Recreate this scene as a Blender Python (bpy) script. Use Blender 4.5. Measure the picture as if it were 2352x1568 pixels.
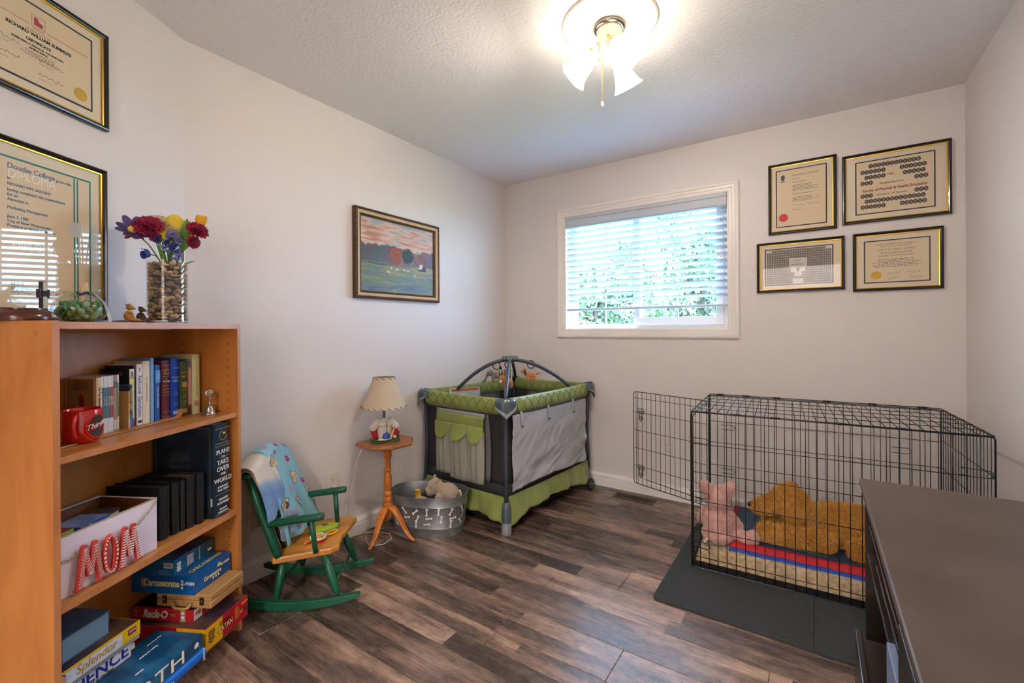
import bpy, bmesh, math, random
import numpy as np
from mathutils import Vector, Matrix, noise
for _o in list(bpy.data.objects): bpy.data.objects.remove(_o, do_unlink=True)
SC = bpy.context.scene; COL = SC.collection
PI = math.pi
rnd = random.Random(7)

# ------------------------------------------------------------------ camera
YAW, PITCH, ROLL, FPX, CYP, CAMH = 0.595253, -3.287e-4, -5.8405e-3, 1027.481, 756.267, 1.1928
_F = Vector((-math.sin(YAW)*math.cos(PITCH), math.cos(YAW)*math.cos(PITCH), math.sin(PITCH)))
_R = Vector((math.cos(YAW), math.sin(YAW), 0)); _U = _R.cross(_F)
_c, _s = math.cos(ROLL), math.sin(ROLL)
_R2 = _c*_R + _s*_U; _U2 = -_s*_R + _c*_U
cam_d = bpy.data.cameras.new('camera'); cam = bpy.data.objects.new('camera', cam_d); COL.objects.link(cam)
cam.matrix_world = Matrix(((_R2.x, _U2.x, -_F.x, 0), (_R2.y, _U2.y, -_F.y, 0), (_R2.z, _U2.z, -_F.z, CAMH), (0, 0, 0, 1)))
cam_d.sensor_width = 36; cam_d.sensor_fit = 'HORIZONTAL'; cam_d.lens = 36*FPX/2352
cam_d.shift_y = (CYP-784)/2352; cam_d.clip_start = .02
SC.camera = cam

# ------------------------------------------------------------------ world, sun, exposure
w = bpy.data.worlds.new('world'); SC.world = w; w.use_nodes = True
_nt = w.node_tree; _nt.nodes.clear()
_out = _nt.nodes.new('ShaderNodeOutputWorld'); _bg = _nt.nodes.new('ShaderNodeBackground')
_bg.inputs[0].default_value = (0.44, 0.66, 1.0, 1); _bg.inputs[1].default_value = 15.5
_nt.links.new(_bg.outputs[0], _out.inputs[0])
sun_d = bpy.data.lights.new('sun', 'SUN'); sun_d.energy = 3.0; sun_d.angle = .02; sun_d.color = (1, .95, .88)
sun = bpy.data.objects.new('sun', sun_d); COL.objects.link(sun); sun.rotation_euler = (math.radians(-38), 0, math.radians(-12))
sun.rotation_euler = (math.radians(40), 0, math.radians(-15))
por_d = bpy.data.lights.new('window_portal', 'AREA'); por_d.shape = 'RECTANGLE'; por_d.size = 1.2; por_d.size_y = .92
por_d.cycles.is_portal = True
por = bpy.data.objects.new('window_portal', por_d); COL.objects.link(por); por.location = (-1.06, 3.42, 1.64); por.rotation_euler = (math.radians(-90), 0, 0)
SC.view_settings.view_transform = 'Standard'; SC.view_settings.look = 'None'; SC.view_settings.gamma = 1
SC.view_settings.use_curve_mapping = False; SC.view_settings.exposure = 1.28
SC.cycles.max_bounces = 10; SC.cycles.diffuse_bounces = 6; SC.cycles.transparent_max_bounces = 24
SC.cycles.sample_clamp_indirect = 6; SC.cycles.use_denoising = True
SC.cycles.caustics_reflective = False; SC.cycles.caustics_refractive = False

# ------------------------------------------------------------------ helpers
def lin(c):
    if isinstance(c, str):
        c = c.lstrip('#'); c = [int(c[i:i+2], 16)/255 for i in (0, 2, 4)]
        c = [x/12.92 if x <= .04045 else ((x+.055)/1.055)**2.4 for x in c]
    return (c[0], c[1], c[2], 1)
MATS = {}
def mat(name, col='#808080', rough=.6, metal=0, col2=None, nscale=20, nstretch=(1, 1, 1), ndetail=3, bump=0, bscale=60, bstretch=None,
        sheen=0, coat=0, trans=0, ior=1.45, emit=None, estr=0, alpha=1, spec=.5, fac=(.35, .65), coord='Object', subs=0, subcol=None):
    if name in MATS: return MATS[name]
    m = bpy.data.materials.new(name); m.use_nodes = True; MATS[name] = m
    nt = m.node_tree; b = nt.nodes['Principled BSDF']; L = nt.links.new
    b.inputs['Base Color'].default_value = lin(col); b.inputs['Roughness'].default_value = rough
    b.inputs['Metallic'].default_value = metal; b.inputs['Specular IOR Level'].default_value = spec
    b.inputs['IOR'].default_value = ior
    if sheen: b.inputs['Sheen Weight'].default_value = sheen; b.inputs['Sheen Roughness'].default_value = .5
    if coat: b.inputs['Coat Weight'].default_value = coat; b.inputs['Coat Roughness'].default_value = .08
    if trans: b.inputs['Transmission Weight'].default_value = trans
    if emit: b.inputs['Emission Color'].default_value = lin(emit); b.inputs['Emission Strength'].default_value = estr
    if alpha < 1: b.inputs['Alpha'].default_value = alpha
    if subs:
        b.inputs['Subsurface Weight'].default_value = subs; b.inputs['Subsurface Radius'].default_value = (.01, .01, .01)
    if col2 or bump:
        tc = nt.nodes.new('ShaderNodeTexCoord')
    if col2:
        mp = nt.nodes.new('ShaderNodeMapping'); mp.inputs['Scale'].default_value = nstretch
        n = nt.nodes.new('ShaderNodeTexNoise'); n.inputs['Scale'].default_value = nscale; n.inputs['Detail'].default_value = ndetail
        r = nt.nodes.new('ShaderNodeValToRGB'); r.color_ramp.elements[0].position = fac[0]; r.color_ramp.elements[1].position = fac[1]
        r.color_ramp.elements[0].color = lin(col); r.color_ramp.elements[1].color = lin(col2)
        L(tc.outputs[coord], mp.inputs[0]); L(mp.outputs[0], n.inputs['Vector']); L(n.outputs['Fac'], r.inputs[0]); L(r.outputs[0], b.inputs['Base Color'])
    if bump:
        mp = nt.nodes.new('ShaderNodeMapping'); mp.inputs['Scale'].default_value = bstretch or (1, 1, 1)
        n = nt.nodes.new('ShaderNodeTexNoise'); n.inputs['Scale'].default_value = bscale; n.inputs['Detail'].default_value = 4
        bp = nt.nodes.new('ShaderNodeBump'); bp.inputs['Strength'].default_value = bump; bp.inputs['Distance'].default_value = .004
        L(tc.outputs[coord], mp.inputs[0]); L(mp.outputs[0], n.inputs['Vector']); L(n.outputs['Fac'], bp.inputs['Height']); L(bp.outputs[0], b.inputs['Normal'])
    return m

def frame(dirv, up=(0, 0, 1)):
    d = Vector(dirv).normalized(); u = Vector(up)
    if abs(d.dot(u)) > .99: u = Vector((1, 0, 0))
    x = u.cross(d).normalized(); y = d.cross(x)
    return x, y, d

class MB:
    def __init__(s): s.v = []; s.f = []
    def add(s, vs, fs):
        o = len(s.v); s.v += [tuple(p) for p in vs]; s.f += [tuple(i+o for i in f) for f in fs]; return s
    def box(s, c, d, rz=0, M=None):
        hx, hy, hz = d[0]/2, d[1]/2, d[2]/2
        vs = [Vector((x, y, z)) for x in (-hx, hx) for y in (-hy, hy) for z in (-hz, hz)]
        R = M if M is not None else Matrix.Rotation(rz, 3, 'Z')
        vs = [R @ p + Vector(c) for p in vs]
        return s.add(vs, [(0, 1, 3, 2), (4, 6, 7, 5), (0, 4, 5, 1), (2, 3, 7, 6), (0, 2, 6, 4), (1, 5, 7, 3)])
    def bx(s, x0, x1, y0, y1, z0, z1):
        return s.box(((x0+x1)/2, (y0+y1)/2, (z0+z1)/2), (abs(x1-x0), abs(y1-y0), abs(z1-z0)))
    def tube(s, pts, r, n=8, closed=False, flat=1.0, up=(0, 0, 1)):
        pts = [Vector(p) for p in pts]; N = len(pts); rs = r if isinstance(r, (list, tuple)) else [r]*N
        vs = []; px = None
        for i, p in enumerate(pts):
            if closed: d = pts[(i+1) % N]-pts[i-1]
            else: d = pts[min(i+1, N-1)]-pts[max(i-1, 0)]
            if d.length < 1e-9: d = Vector((0, 0, 1))
            d.normalize()
            if px is None: x, y, _ = frame(d, up)
            else:
                x = px - d*px.dot(d)
                x = x.normalized() if x.length > 1e-6 else frame(d, up)[0]
                y = d.cross(x)
            px = x
            for k in range(n):
                a = 2*PI*k/n; vs.append(p + x*(math.cos(a)*rs[i]) + y*(math.sin(a)*rs[i]*flat))
        fs = []
        for i in range(N if closed else N-1):
            j = (i+1) % N
            for k in range(n):
                k2 = (k+1) % n; fs.append((i*n+k, i*n+k2, j*n+k2, j*n+k))
        if not closed: fs += [tuple(range(n-1, -1, -1)), tuple((N-1)*n+k for k in range(n))]
        return s.add(vs, fs)
    def cyl(s, p0, p1, r0, r1=None, n=16): return s.tube([p0, p1], [r0, r0 if r1 is None else r1], n)
    def lathe(s, prof, n=24, c=(0, 0, 0), M=None, sx=1, sy=1, caps=True, wav=None):
        vs = []
        for i, (r, z) in enumerate(prof):
            for k in range(n):
                a = 2*PI*k/n; rr = r*(1 if wav is None else 1+wav(i, a))
                p = Vector((rr*math.cos(a)*sx, rr*math.sin(a)*sy, z))
                if M is not None: p = M @ p
                vs.append(p+Vector(c))
        fs = [(i*n+k, i*n+(k+1) % n, (i+1)*n+(k+1) % n, (i+1)*n+k) for i in range(len(prof)-1) for k in range(n)]
        if caps: fs += [tuple(range(n-1, -1, -1)), tuple((len(prof)-1)*n+k for k in range(n))]
        return s.add(vs, fs)
    def ell(s, c, r, M=None, n=14, m=9):
        if not isinstance(r, (tuple, list)): r = (r, r, r)
        vs = [Vector((0, 0, -r[2]))]
        for i in range(1, m):
            t = -PI/2+PI*i/m
            for k in range(n):
                a = 2*PI*k/n; vs.append(Vector((math.cos(t)*math.cos(a)*r[0], math.cos(t)*math.sin(a)*r[1], math.sin(t)*r[2])))
        vs.append(Vector((0, 0, r[2])))
        fs = [(0, 1+(k+1) % n, 1+k) for k in range(n)]
        for i in range(m-2):
            for k in range(n): fs.append((1+i*n+k, 1+i*n+(k+1) % n, 1+(i+1)*n+(k+1) % n, 1+(i+1)*n+k))
        e = len(vs)-1; fs += [(1+(m-2)*n+k, 1+(m-2)*n+(k+1) % n, e) for k in range(n)]
        if M is not None: vs = [M @ p for p in vs]
        return s.add([p+Vector(c) for p in vs], fs)
    def limb(s, p0, p1, r0, r1, k=5):
        p0 = Vector(p0); p1 = Vector(p1)
        for i in range(k+1):
            t = i/k; s.ell(p0.lerp(p1, t), r0+(r1-r0)*t, n=12, m=8)
        return s
    def prism(s, poly, z0, z1, M=None, c=(0, 0, 0)):
        n = len(poly); vs = [Vector((x, y, z0)) for x, y in poly]+[Vector((x, y, z1)) for x, y in poly]
        if M is not None: vs = [M @ p for p in vs]
        return s.add([p+Vector(c) for p in vs], [tuple(range(n-1, -1, -1)), tuple(range(n, 2*n))]+[(k, (k+1) % n, n+(k+1) % n, n+k) for k in range(n)])
    def grid(s, fn, nu, nv, loop=False):
        vs = [fn(i/nu, j/nv) for j in range(nv+1) for i in range(nu+1)]
        fs = [(j*(nu+1)+i, j*(nu+1)+i+1, (j+1)*(nu+1)+i+1, (j+1)*(nu+1)+i) for j in range(nv) for i in range(nu)]
        return s.add(vs, fs)
    def build(s, name, m, parent=None, smooth=None, bevel=0, solid=0, kind=None, label=None, loc=None, rz=0, subsurf=0, world=False):
        me = bpy.data.meshes.new(name)
        v = s.v
        if world and parent is not None:
            Mi = parent.matrix_basis.inverted()
            if parent.parent: Mi = Mi @ parent.parent.matrix_basis.inverted()
            v = [tuple(Mi @ Vector(p)) for p in v]
        me.from_pydata(v, [], s.f); me.update()
        return link(name, me, m, parent, smooth, bevel, solid, kind, label, loc, rz, subsurf)

def link(name, me, m, parent=None, smooth=None, bevel=0, solid=0, kind=None, label=None, loc=None, rz=0, subsurf=0):
    o = bpy.data.objects.new(name, me); COL.objects.link(o)
    if m is not None and not me.materials:
        for q in (m if isinstance(m, (list, tuple)) else [m]): me.materials.append(q)
    if parent is not None: o.parent = parent
    if loc is not None: o.location = loc
    if rz: o.rotation_euler.z = rz
    if smooth: me.polygons.foreach_set('use_smooth', [True]*len(me.polygons)); me.update()
    if smooth == 'auto':
        try: me.set_sharp_from_angle(angle=math.radians(40))
        except Exception: pass
    if bevel:
        b = o.modifiers.new('b', 'BEVEL'); b.width = bevel; b.segments = 2; b.limit_method = 'ANGLE'
    if solid:
        b = o.modifiers.new('s', 'SOLIDIFY'); b.thickness = solid; b.offset = 0
    if subsurf:
        b = o.modifiers.new('ss', 'SUBSURF'); b.levels = subsurf; b.render_levels = subsurf
    if kind: o['kind'] = kind
    if label: o['label'] = label
    return o

def thing(name, label, cat, loc=(0, 0, 0), rz=0, group=None):
    o = bpy.data.objects.new(name, None); COL.objects.link(o); o.location = loc; o.rotation_euler = (0, 0, rz); o.empty_display_size = .05
    o['label'] = label; o['category'] = cat
    if group: o['group'] = group
    o.matrix_basis = Matrix.Translation(loc) @ Matrix.Rotation(rz, 4, 'Z')
    return o
def tag(o, label, cat, group=None):
    o['label'] = label; o['category'] = cat
    if group: o['group'] = group
    return o
def struct(o): o['kind'] = 'structure'; return o

def text_mesh(s, size, ext=.0006, align='CENTER', shear=0, bold=0, sx=1, space=1):
    cu = bpy.data.curves.new('t', 'FONT'); cu.body = s; cu.size = size; cu.extrude = ext; cu.align_x = align; cu.align_y = 'CENTER'
    cu.shear = shear; cu.offset = bold; cu.space_character = space; cu.resolution_u = 3
    o = bpy.data.objects.new('t', cu); COL.objects.link(o)
    dg = bpy.context.evaluated_depsgraph_get(); me = bpy.data.meshes.new_from_object(o.evaluated_get(dg))
    bpy.data.objects.remove(o, do_unlink=True); bpy.data.curves.remove(cu)
    if sx != 1: me.transform(Matrix.Diagonal((sx, 1, 1, 1)))
    return me
def text(s, size, m, parent, P, X, Y, name='lettering', **k):
    """lettering lying on a face: origin P, reading direction X, up direction Y (parent space)"""
    me = text_mesh(s, size, **k); X = Vector(X).normalized(); Y = Vector(Y).normalized(); Z = X.cross(Y)
    me.transform(Matrix(((X.x, Y.x, Z.x, P[0]), (X.y, Y.y, Z.y, P[1]), (X.z, Y.z, Z.z, P[2]), (0, 0, 0, 1))))
    me.materials.clear(); me.materials.append(m)
    return link(name, me, None, parent)
def scrib(mb, P, X, Y, w, h, lines, fill=.9, seed=1, th=.35, center=False):
    """rows of tiny word strokes for print too small to read"""
    r = random.Random(seed); X = Vector(X).normalized(); Y = Vector(Y).normalized(); Z = X.cross(Y); P = Vector(P)
    for i in range(lines):
        y = -(i+.5)*h/lines; L = w*fill*r.uniform(.7, 1); x = (w-L)/2 if center else 0; e = x+L
        while x < e:
            l = min(r.uniform(.03, .11)*w, e-x); t = h/lines*th
            q = [P+X*x+Y*(y-t/2), P+X*(x+l)+Y*(y-t/2), P+X*(x+l)+Y*(y+t/2), P+X*x+Y*(y+t/2)]
            mb.add([p+Z*.0004 for p in q], [(0, 1, 2, 3)]); x += l+.018*w
    return mb
def meshed(mb, vox, smooth=4, name='m'):
    """fuse the lumps in mb into ONE continuous surface"""
    me = bpy.data.meshes.new(name); me.from_pydata(mb.v, [], mb.f); me.update()
    o = bpy.data.objects.new(name, me); COL.objects.link(o)
    r = o.modifiers.new('r', 'REMESH'); r.mode = 'VOXEL'; r.voxel_size = vox; r.use_smooth_shade = True
    s = o.modifiers.new('s', 'SMOOTH'); s.iterations = smooth; s.factor = .6
    dg = bpy.context.evaluated_depsgraph_get(); out = bpy.data.meshes.new_from_object(o.evaluated_get(dg))
    bpy.data.objects.remove(o, do_unlink=True)
    out.polygons.foreach_set('use_smooth', [True]*len(out.polygons))
    return out
def fur_mesh(me, n, length, width, lay=(0, 0, 0), seed=1, curl=.3):
    """short tufts growing from a mesh surface"""
    rg = np.random.default_rng(seed); me.calc_loop_triangles()
    T = np.array([t.vertices[:] for t in me.loop_triangles]); V = np.array([v.co[:] for v in me.vertices]); NN = np.array([v.normal[:] for v in me.vertices])
    a, b, c = V[T[:, 0]], V[T[:, 1]], V[T[:, 2]]; ar = np.linalg.norm(np.cross(b-a, c-a), axis=1); p = ar/ar.sum()
    k = rg.choice(len(T), n, p=p); u = rg.random((n, 1)); v = rg.random((n, 1)); m = u+v > 1; u = np.where(m, 1-u, u); v = np.where(m, 1-v, v)
    P = a[k]*(1-u-v)+b[k]*u+c[k]*v; N = NN[T[k, 0]]
    D = N*.6+np.array(lay)+rg.normal(0, curl, (n, 3)); D -= np.minimum((D*N).sum(1, keepdims=True)-.15, 0)*N
    D /= np.linalg.norm(D, axis=1, keepdims=True); S = np.cross(D, rg.normal(0, 1, (n, 3))); S /= np.linalg.norm(S, axis=1, keepdims=True)
    Ln = length*rg.uniform(.6, 1.2, (n, 1)); P0 = P-N*.001
    vs = np.stack([P0-S*width/2, P0+S*width/2, P0+D*Ln*.6+S*width*.35, P0+D*Ln], 1).reshape(-1, 3)
    i = np.arange(n)*4; f = np.concatenate([np.stack([i, i+1, i+2], 1), np.stack([i, i+2, i+3], 1)])
    out = bpy.data.meshes.new('fur'); out.from_pydata(vs.tolist(), [], f.tolist()); out.update(); return out
def copy_tree(o, parent=None):
    c = o.copy(); COL.objects.link(c); c.parent = parent
    for ch in o.children: copy_tree(ch, c)
    return c

def thin_glass(name, tint=(1, 1, 1), rough=0, f0=.05, k=.9):
    m = bpy.data.materials.new(name); m.use_nodes = True; nt = m.node_tree; nt.nodes.clear(); N = nt.nodes.new; L = nt.links.new; MATS[name] = m
    o = N('ShaderNodeOutputMaterial'); mx = N('ShaderNodeMixShader'); t = N('ShaderNodeBsdfTransparent'); g = N('ShaderNodeBsdfGlossy'); lw = N('ShaderNodeLayerWeight'); pw = N('ShaderNodeMath'); ma = N('ShaderNodeMath')
    lw.inputs['Blend'].default_value = .5; pw.operation = 'POWER'; pw.inputs[1].default_value = 5; ma.operation = 'MULTIPLY_ADD'; ma.inputs[1].default_value = k; ma.inputs[2].default_value = f0; ma.use_clamp = True
    g.inputs['Roughness'].default_value = rough; t.inputs[0].default_value = (*tint, 1)
    L(lw.outputs['Facing'], pw.inputs[0]); L(pw.outputs[0], ma.inputs[0]); L(ma.outputs[0], mx.inputs[0]); L(t.outputs[0], mx.inputs[1]); L(g.outputs[0], mx.inputs[2]); L(mx.outputs[0], o.inputs[0]); return m

black = mat('black plastic', '#0c0c0d', .4)
ink = mat('ink', '#1b1b1d', .7)
inkgrey = mat('grey ink', '#6d6a62', .8)
white = mat('white paint', '#e9e6e1', .45)
gold = mat('gold', '#d0a030', .28, .9)
silver = mat('silver', '#b8b8ba', .3, 1)
# ------------------------------------------------------------------ room shell
XL, XR, YB, YN, CH = -2.2336, .6425, 3.2061, .8033, 2.44
WA = math.radians(29.5)                                   # the angled wall turns in from the left wall
UX = Vector((-math.sin(WA), math.cos(WA), 0)); NX = Vector((math.cos(WA), math.sin(WA), 0))
wallm = mat('wall paint', '#d8d2cf', .55, bump=.05, bscale=350)
ceilm = mat('ceiling texture', '#e8e6e7', .8, bump=.9, bscale=70)
WX0, WX1, WZ0, WZ1 = -1.655, -.465, 1.188, 2.087           # window opening
YF = -1.0                                                  # wall behind the camera
A1 = Vector((XL, YN, 0)) - UX*2.05                          # far end of the angled wall
b = MB(); b.bx(XL-.12, WX0, YB, YB+.16, 0, CH); b.bx(WX1, XR+.12, YB, YB+.16, 0, CH); b.bx(WX0, WX1, YB, YB+.16, 0, WZ0); b.bx(WX0, WX1, YB, YB+.16, WZ1, CH)
struct(b.build('wall_back', wallm))
struct(MB().bx(XL-.12, XL, YN, YB, 0, CH).build('wall_left', wallm))
struct(MB().bx(XR, XR+.12, YF-.1, YB, 0, CH).build('wall_right', wallm))
c0 = Vector((XL, YN, 0)); b = MB(); p = [c0, A1, A1-NX*.12, c0-NX*.12-Vector((0.0, 0.0, 0))]
b.prism([(q.x, q.y) for q in p], 0, CH); struct(b.build('wall_angled', wallm))
b = MB(); b.bx(A1.x-.15, -.62, YF-.12, YF, 0, CH); b.bx(.30, XR+.12, YF-.12, YF, 0, CH); b.bx(-.62, .30, YF-.12, YF, 2.05, CH); struct(b.build('wall_front', wallm))
b = MB(); b.bx(-1.6, -1.5, YF-1.4, YF-.12, 0, CH); b.bx(.9, 1.0, YF-1.4, YF-.12, 0, CH); b.bx(-1.6, 1.0, YF-1.5, YF-1.4, 0, CH); struct(b.build('wall_hall', wallm))
struct(MB().bx(XL-.3, 1.1, YF-1.6, YB+.16, CH, CH+.12).build('ceiling', ceilm))

# ---- floor: laminate planks, each its own board
def plank_mat():
    m = bpy.data.materials.new('plank'); m.use_nodes = True; nt = m.node_tree; L = nt.links.new; N = nt.nodes.new
    b = nt.nodes['Principled BSDF']
    geo = N('ShaderNodeNewGeometry'); sep = N('ShaderNodeSeparateXYZ'); L(geo.outputs['Position'], sep.inputs[0])
    def mth(op, a, bb=None, c=None):
        n = N('ShaderNodeMath'); n.operation = op
        for i, q in enumerate((a, bb, c)):
            if q is None: continue
            if isinstance(q, (int, float)): n.inputs[i].default_value = q
            else: L(q, n.inputs[i])
        return n.outputs[0]
    # printed strips, two to a board, broken at irregular lengths
    row = mth('FLOOR', mth('DIVIDE', mth('SUBTRACT', sep.outputs['Y'], .891), .1785/2))
    wn = N('ShaderNodeTexWhiteNoise'); wn.noise_dimensions = '1D'; L(row, wn.inputs['W'])
    xo = mth('ADD', sep.outputs['X'], mth('MULTIPLY', wn.outputs['Value'], 3.1))
    ln = mth('MULTIPLY_ADD', wn.outputs['Value'], .35, .58)
    cell = mth('FLOOR', mth('DIVIDE', xo, ln))
    cmb = N('ShaderNodeCombineXYZ'); L(cell, cmb.inputs[0]); L(row, cmb.inputs[1])
    w2 = N('ShaderNodeTexWhiteNoise'); w2.noise_dimensions = '3D'; L(cmb.outputs[0], w2.inputs['Vector'])
    cv = N('ShaderNodeCombineXYZ'); L(sep.outputs['X'], cv.inputs[0]); L(sep.outputs['Y'], cv.inputs[1]); L(mth('MULTIPLY', w2.outputs['Value'], 17.0), cv.inputs[2])
    def noi(sc, st, det=5, dist=0):
        mp = N('ShaderNodeMapping'); mp.inputs['Scale'].default_value = st; L(cv.outputs[0], mp.inputs[0])
        n = N('ShaderNodeTexNoise'); n.inputs['Scale'].default_value = sc; n.inputs['Detail'].default_value = det; n.inputs['Distortion'].default_value = dist
        L(mp.outputs[0], n.inputs['Vector']); return n.outputs['Fac']
    big = noi(1.0, (2.2, 14, 1), 6, .5); fine = noi(1.0, (7, 150, 1), 4); mid = noi(1.0, (26, 60, 1), 6, 1.0)
    v = mth('ADD', mth('MULTIPLY', w2.outputs['Value'], .36), mth('MULTIPLY', big, 1.25)); v = mth('SUBTRACT', v, .45)
    v = mth('ADD', v, mth('MULTIPLY', mth('SUBTRACT', fine, .5), .26)); v = mth('ADD', v, mth('MULTIPLY', mth('SUBTRACT', mid, .5), .6))
    r = N('ShaderNodeValToRGB'); e = r.color_ramp.elements
    e[0].position = .12; e[0].color = lin('#382b25'); e[1].position = .95; e[1].color = lin('#c2a58c')
    for pp, cc in ((.3, '#54433a'), (.47, '#735b4d'), (.64, '#927767'), (.8, '#ab8d78')):
        q = e.new(pp); q.color = lin(cc)
    L(v, r.inputs[0]); L(r.outputs[0], b.inputs['Base Color'])
    b.inputs['Roughness'].default_value = .42
    b.inputs['Specular IOR Level'].default_value = .7; rr = mth('MULTIPLY_ADD', fine, .16, .20); L(rr, b.inputs['Roughness'])
    bp = N('ShaderNodeBump'); bp.inputs['Strength'].default_value = .25; bp.inputs['Distance'].default_value = .002
    L(mth('ADD', fine, mid), bp.inputs['Height']); L(bp.outputs[0], b.inputs['Normal'])
    return m
plm = plank_mat()
floor = struct(MB().bx(XL-.12, 1.0, YF-1.5, YB+.16, -.06, -.008).build('floor', mat('floor underlay', '#75675b', .8)))
_offs = (-1.81, -1.352, -1.045); k = -12; PL = 1.2165; PW = .1785
while .891+k*PW < YB:
    y0 = .891+k*PW; y1 = min(y0+PW, YB)
    if y1-y0 > .01:
        o = _offs[k % 3] if k != 6 else -.75
        x = o - PL*2
        while x < 1.0:
            a, c = max(x, XL-.0), min(x+PL, .95)
            if c-a > .03:
                g = .0007; q = MB(); h = .0012
                q.add([(a+g, y0+g, -.008), (c-g, y0+g, -.008), (c-g, y1-g, -.008), (a+g, y1-g, -.008), (a+g, y0+g, -h), (c-g, y0+g, -h), (c-g, y1-g, -h), (a+g, y1-g, -h),
                       (a+g+h, y0+g+h, 0), (c-g-h, y0+g+h, 0), (c-g-h, y1-g-h, 0), (a+g+h, y1-g-h, 0)],
                      [(0, 1, 5, 4), (1, 2, 6, 5), (2, 3, 7, 6), (3, 0, 4, 7), (4, 5, 9, 8), (5, 6, 10, 9), (6, 7, 11, 10), (7, 4, 8, 11), (8, 9, 10, 11)])
                q.build('plank', plm, floor)
            x += PL
    k += 1

# ---- baseboards
bbm = mat('baseboard paint', '#e6e0da', .35)
BBP = [(0, 0), (.016, 0), (.016, .058), (.014, .062), (.0155, .066), (.0155, .078), (.011, .088), (.006, .094), (.006, .1), (0, .1)]
def baseboard(name, p0, p1, nrm):
    p0, p1, n = Vector(p0), Vector(p1), Vector(nrm).normalized(); b = MB(); k = len(BBP); vs = []
    for p in (p0, p1):
        for d, z in BBP: vs.append((p.x+n.x*d, p.y+n.y*d, z))
    b.add(vs, [(i, (i+1) % k, k+(i+1) % k, k+i) for i in range(k)]+[tuple(range(k-1, -1, -1)), tuple(range(k, 2*k))])
    return struct(b.build(name, bbm))
baseboard('baseboard_left', (XL, YN, 0), (XL, YB, 0), (1, 0, 0)); baseboard('baseboard_back', (XL, YB, 0), (XR, YB, 0), (0, -1, 0))
baseboard('baseboard_right', (XR, YF, 0), (XR, YB, 0), (-1, 0, 0)); baseboard('baseboard_angled', c0, A1, NX)

# ---- window: casing, lining, sliding sashes, glass
win = thing('window_1', '', '', (-1.06, YB, WZ0)); del win['label']; del win['category']; win['kind'] = 'structure'
winm = mat('vinyl window', '#eef0f2', .35)
CO = (-1.724, -.399, 1.123, 2.148)  # casing outline
prof = [(0, 0), (0, .012), (.008, .018), (.020, .019), (.026, .014), (.040, .013), (.046, .009), (.058, .009), (.0665, .006), (.0665, 0)]
def casing(name, parent, outer, prof, y, m):
    x0, x1, z0, z1 = outer; b = MB(); n = len(prof); vs = []
    for cx, cz, sx, sz in ((x0, z0, 1, 1), (x1, z0, -1, 1), (x1, z1, -1, -1), (x0, z1, 1, -1)):
        for d, t in prof: vs.append((cx+sx*d, y-t, cz+sz*d))
    fs = []
    for c in range(4):
        for i in range(n-1): fs.append((c*n+i, c*n+i+1, ((c+1) % 4)*n+i+1, ((c+1) % 4)*n+i))
    return b.add(vs, fs).build(name, m, parent, world=True)
casing('casing', win, CO, prof, YB, bbm)
b = MB(); b.bx(WX0-.002, WX0+.006, YB-.002, YB+.16, WZ0, WZ1); b.bx(WX1-.006, WX1+.002, YB-.002, YB+.16, WZ0, WZ1); b.bx(WX0, WX1, YB-.002, YB+.16, WZ1-.006, WZ1+.002); b.bx(WX0, WX1, YB-.002, YB+.16, WZ0-.002, WZ0+.006)
b.build('lining', bbm, win, world=True)
wy = YB+.115
b = MB()
for q in ((WX0, WX0+.05, WZ0, WZ1), (WX1-.05, WX1, WZ0, WZ1), (WX0+.05, WX1-.05, WZ0, WZ0+.04), (WX0+.05, WX1-.05, WZ1-.04, WZ1), (-1.115, -1.075, WZ0+.04, WZ1-.04)): b.bx(q[0], q[1], wy-.02, wy+.03, q[2], q[3])
b.build('window_frame', winm, win, world=True, bevel=.002)
sx0, sx1 = -1.12, -.505
b = MB()
for q in ((sx0, sx0+.045, WZ0+.03, WZ1-.03), (sx1-.045, sx1, WZ0+.03, WZ1-.03), (sx0+.045, sx1-.045, WZ0+.03, WZ0+.085), (sx0+.045, sx1-.045, WZ1-.085, WZ1-.03)): b.bx(q[0], q[1], wy-.045, wy-.021, q[2], q[3])
b.build('sash', winm, win, world=True, bevel=.002)
b = MB(); b.bx(WX0+.05, -1.10, wy+.004, wy+.007, WZ0+.03, WZ1-.03); b.bx(sx0+.02, sx1-.02, wy-.035, wy-.032, WZ0+.05, WZ1-.05)
gm = thin_glass('window glass', (.95, .98, .99))
b.build('pane', gm, win, world=True)
for x in (-1.36, -.81):
    MB().bx(x-.008, x+.008, wy-.032 if x > -1 else wy+.006, (wy-.032 if x > -1 else wy+.006)+.006, WZ0+.04, WZ1-.04).build('muntin', winm, win, world=True)
for z in (1.49, 1.79):
    MB().bx(WX0+.05, -1.10, wy+.006, wy+.012, z-.008, z+.008).build('muntin', winm, win, world=True); MB().bx(sx0+.03, sx1-.03, wy-.032, wy-.026, z-.008, z+.008).build('muntin', winm, win, world=True)

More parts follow.
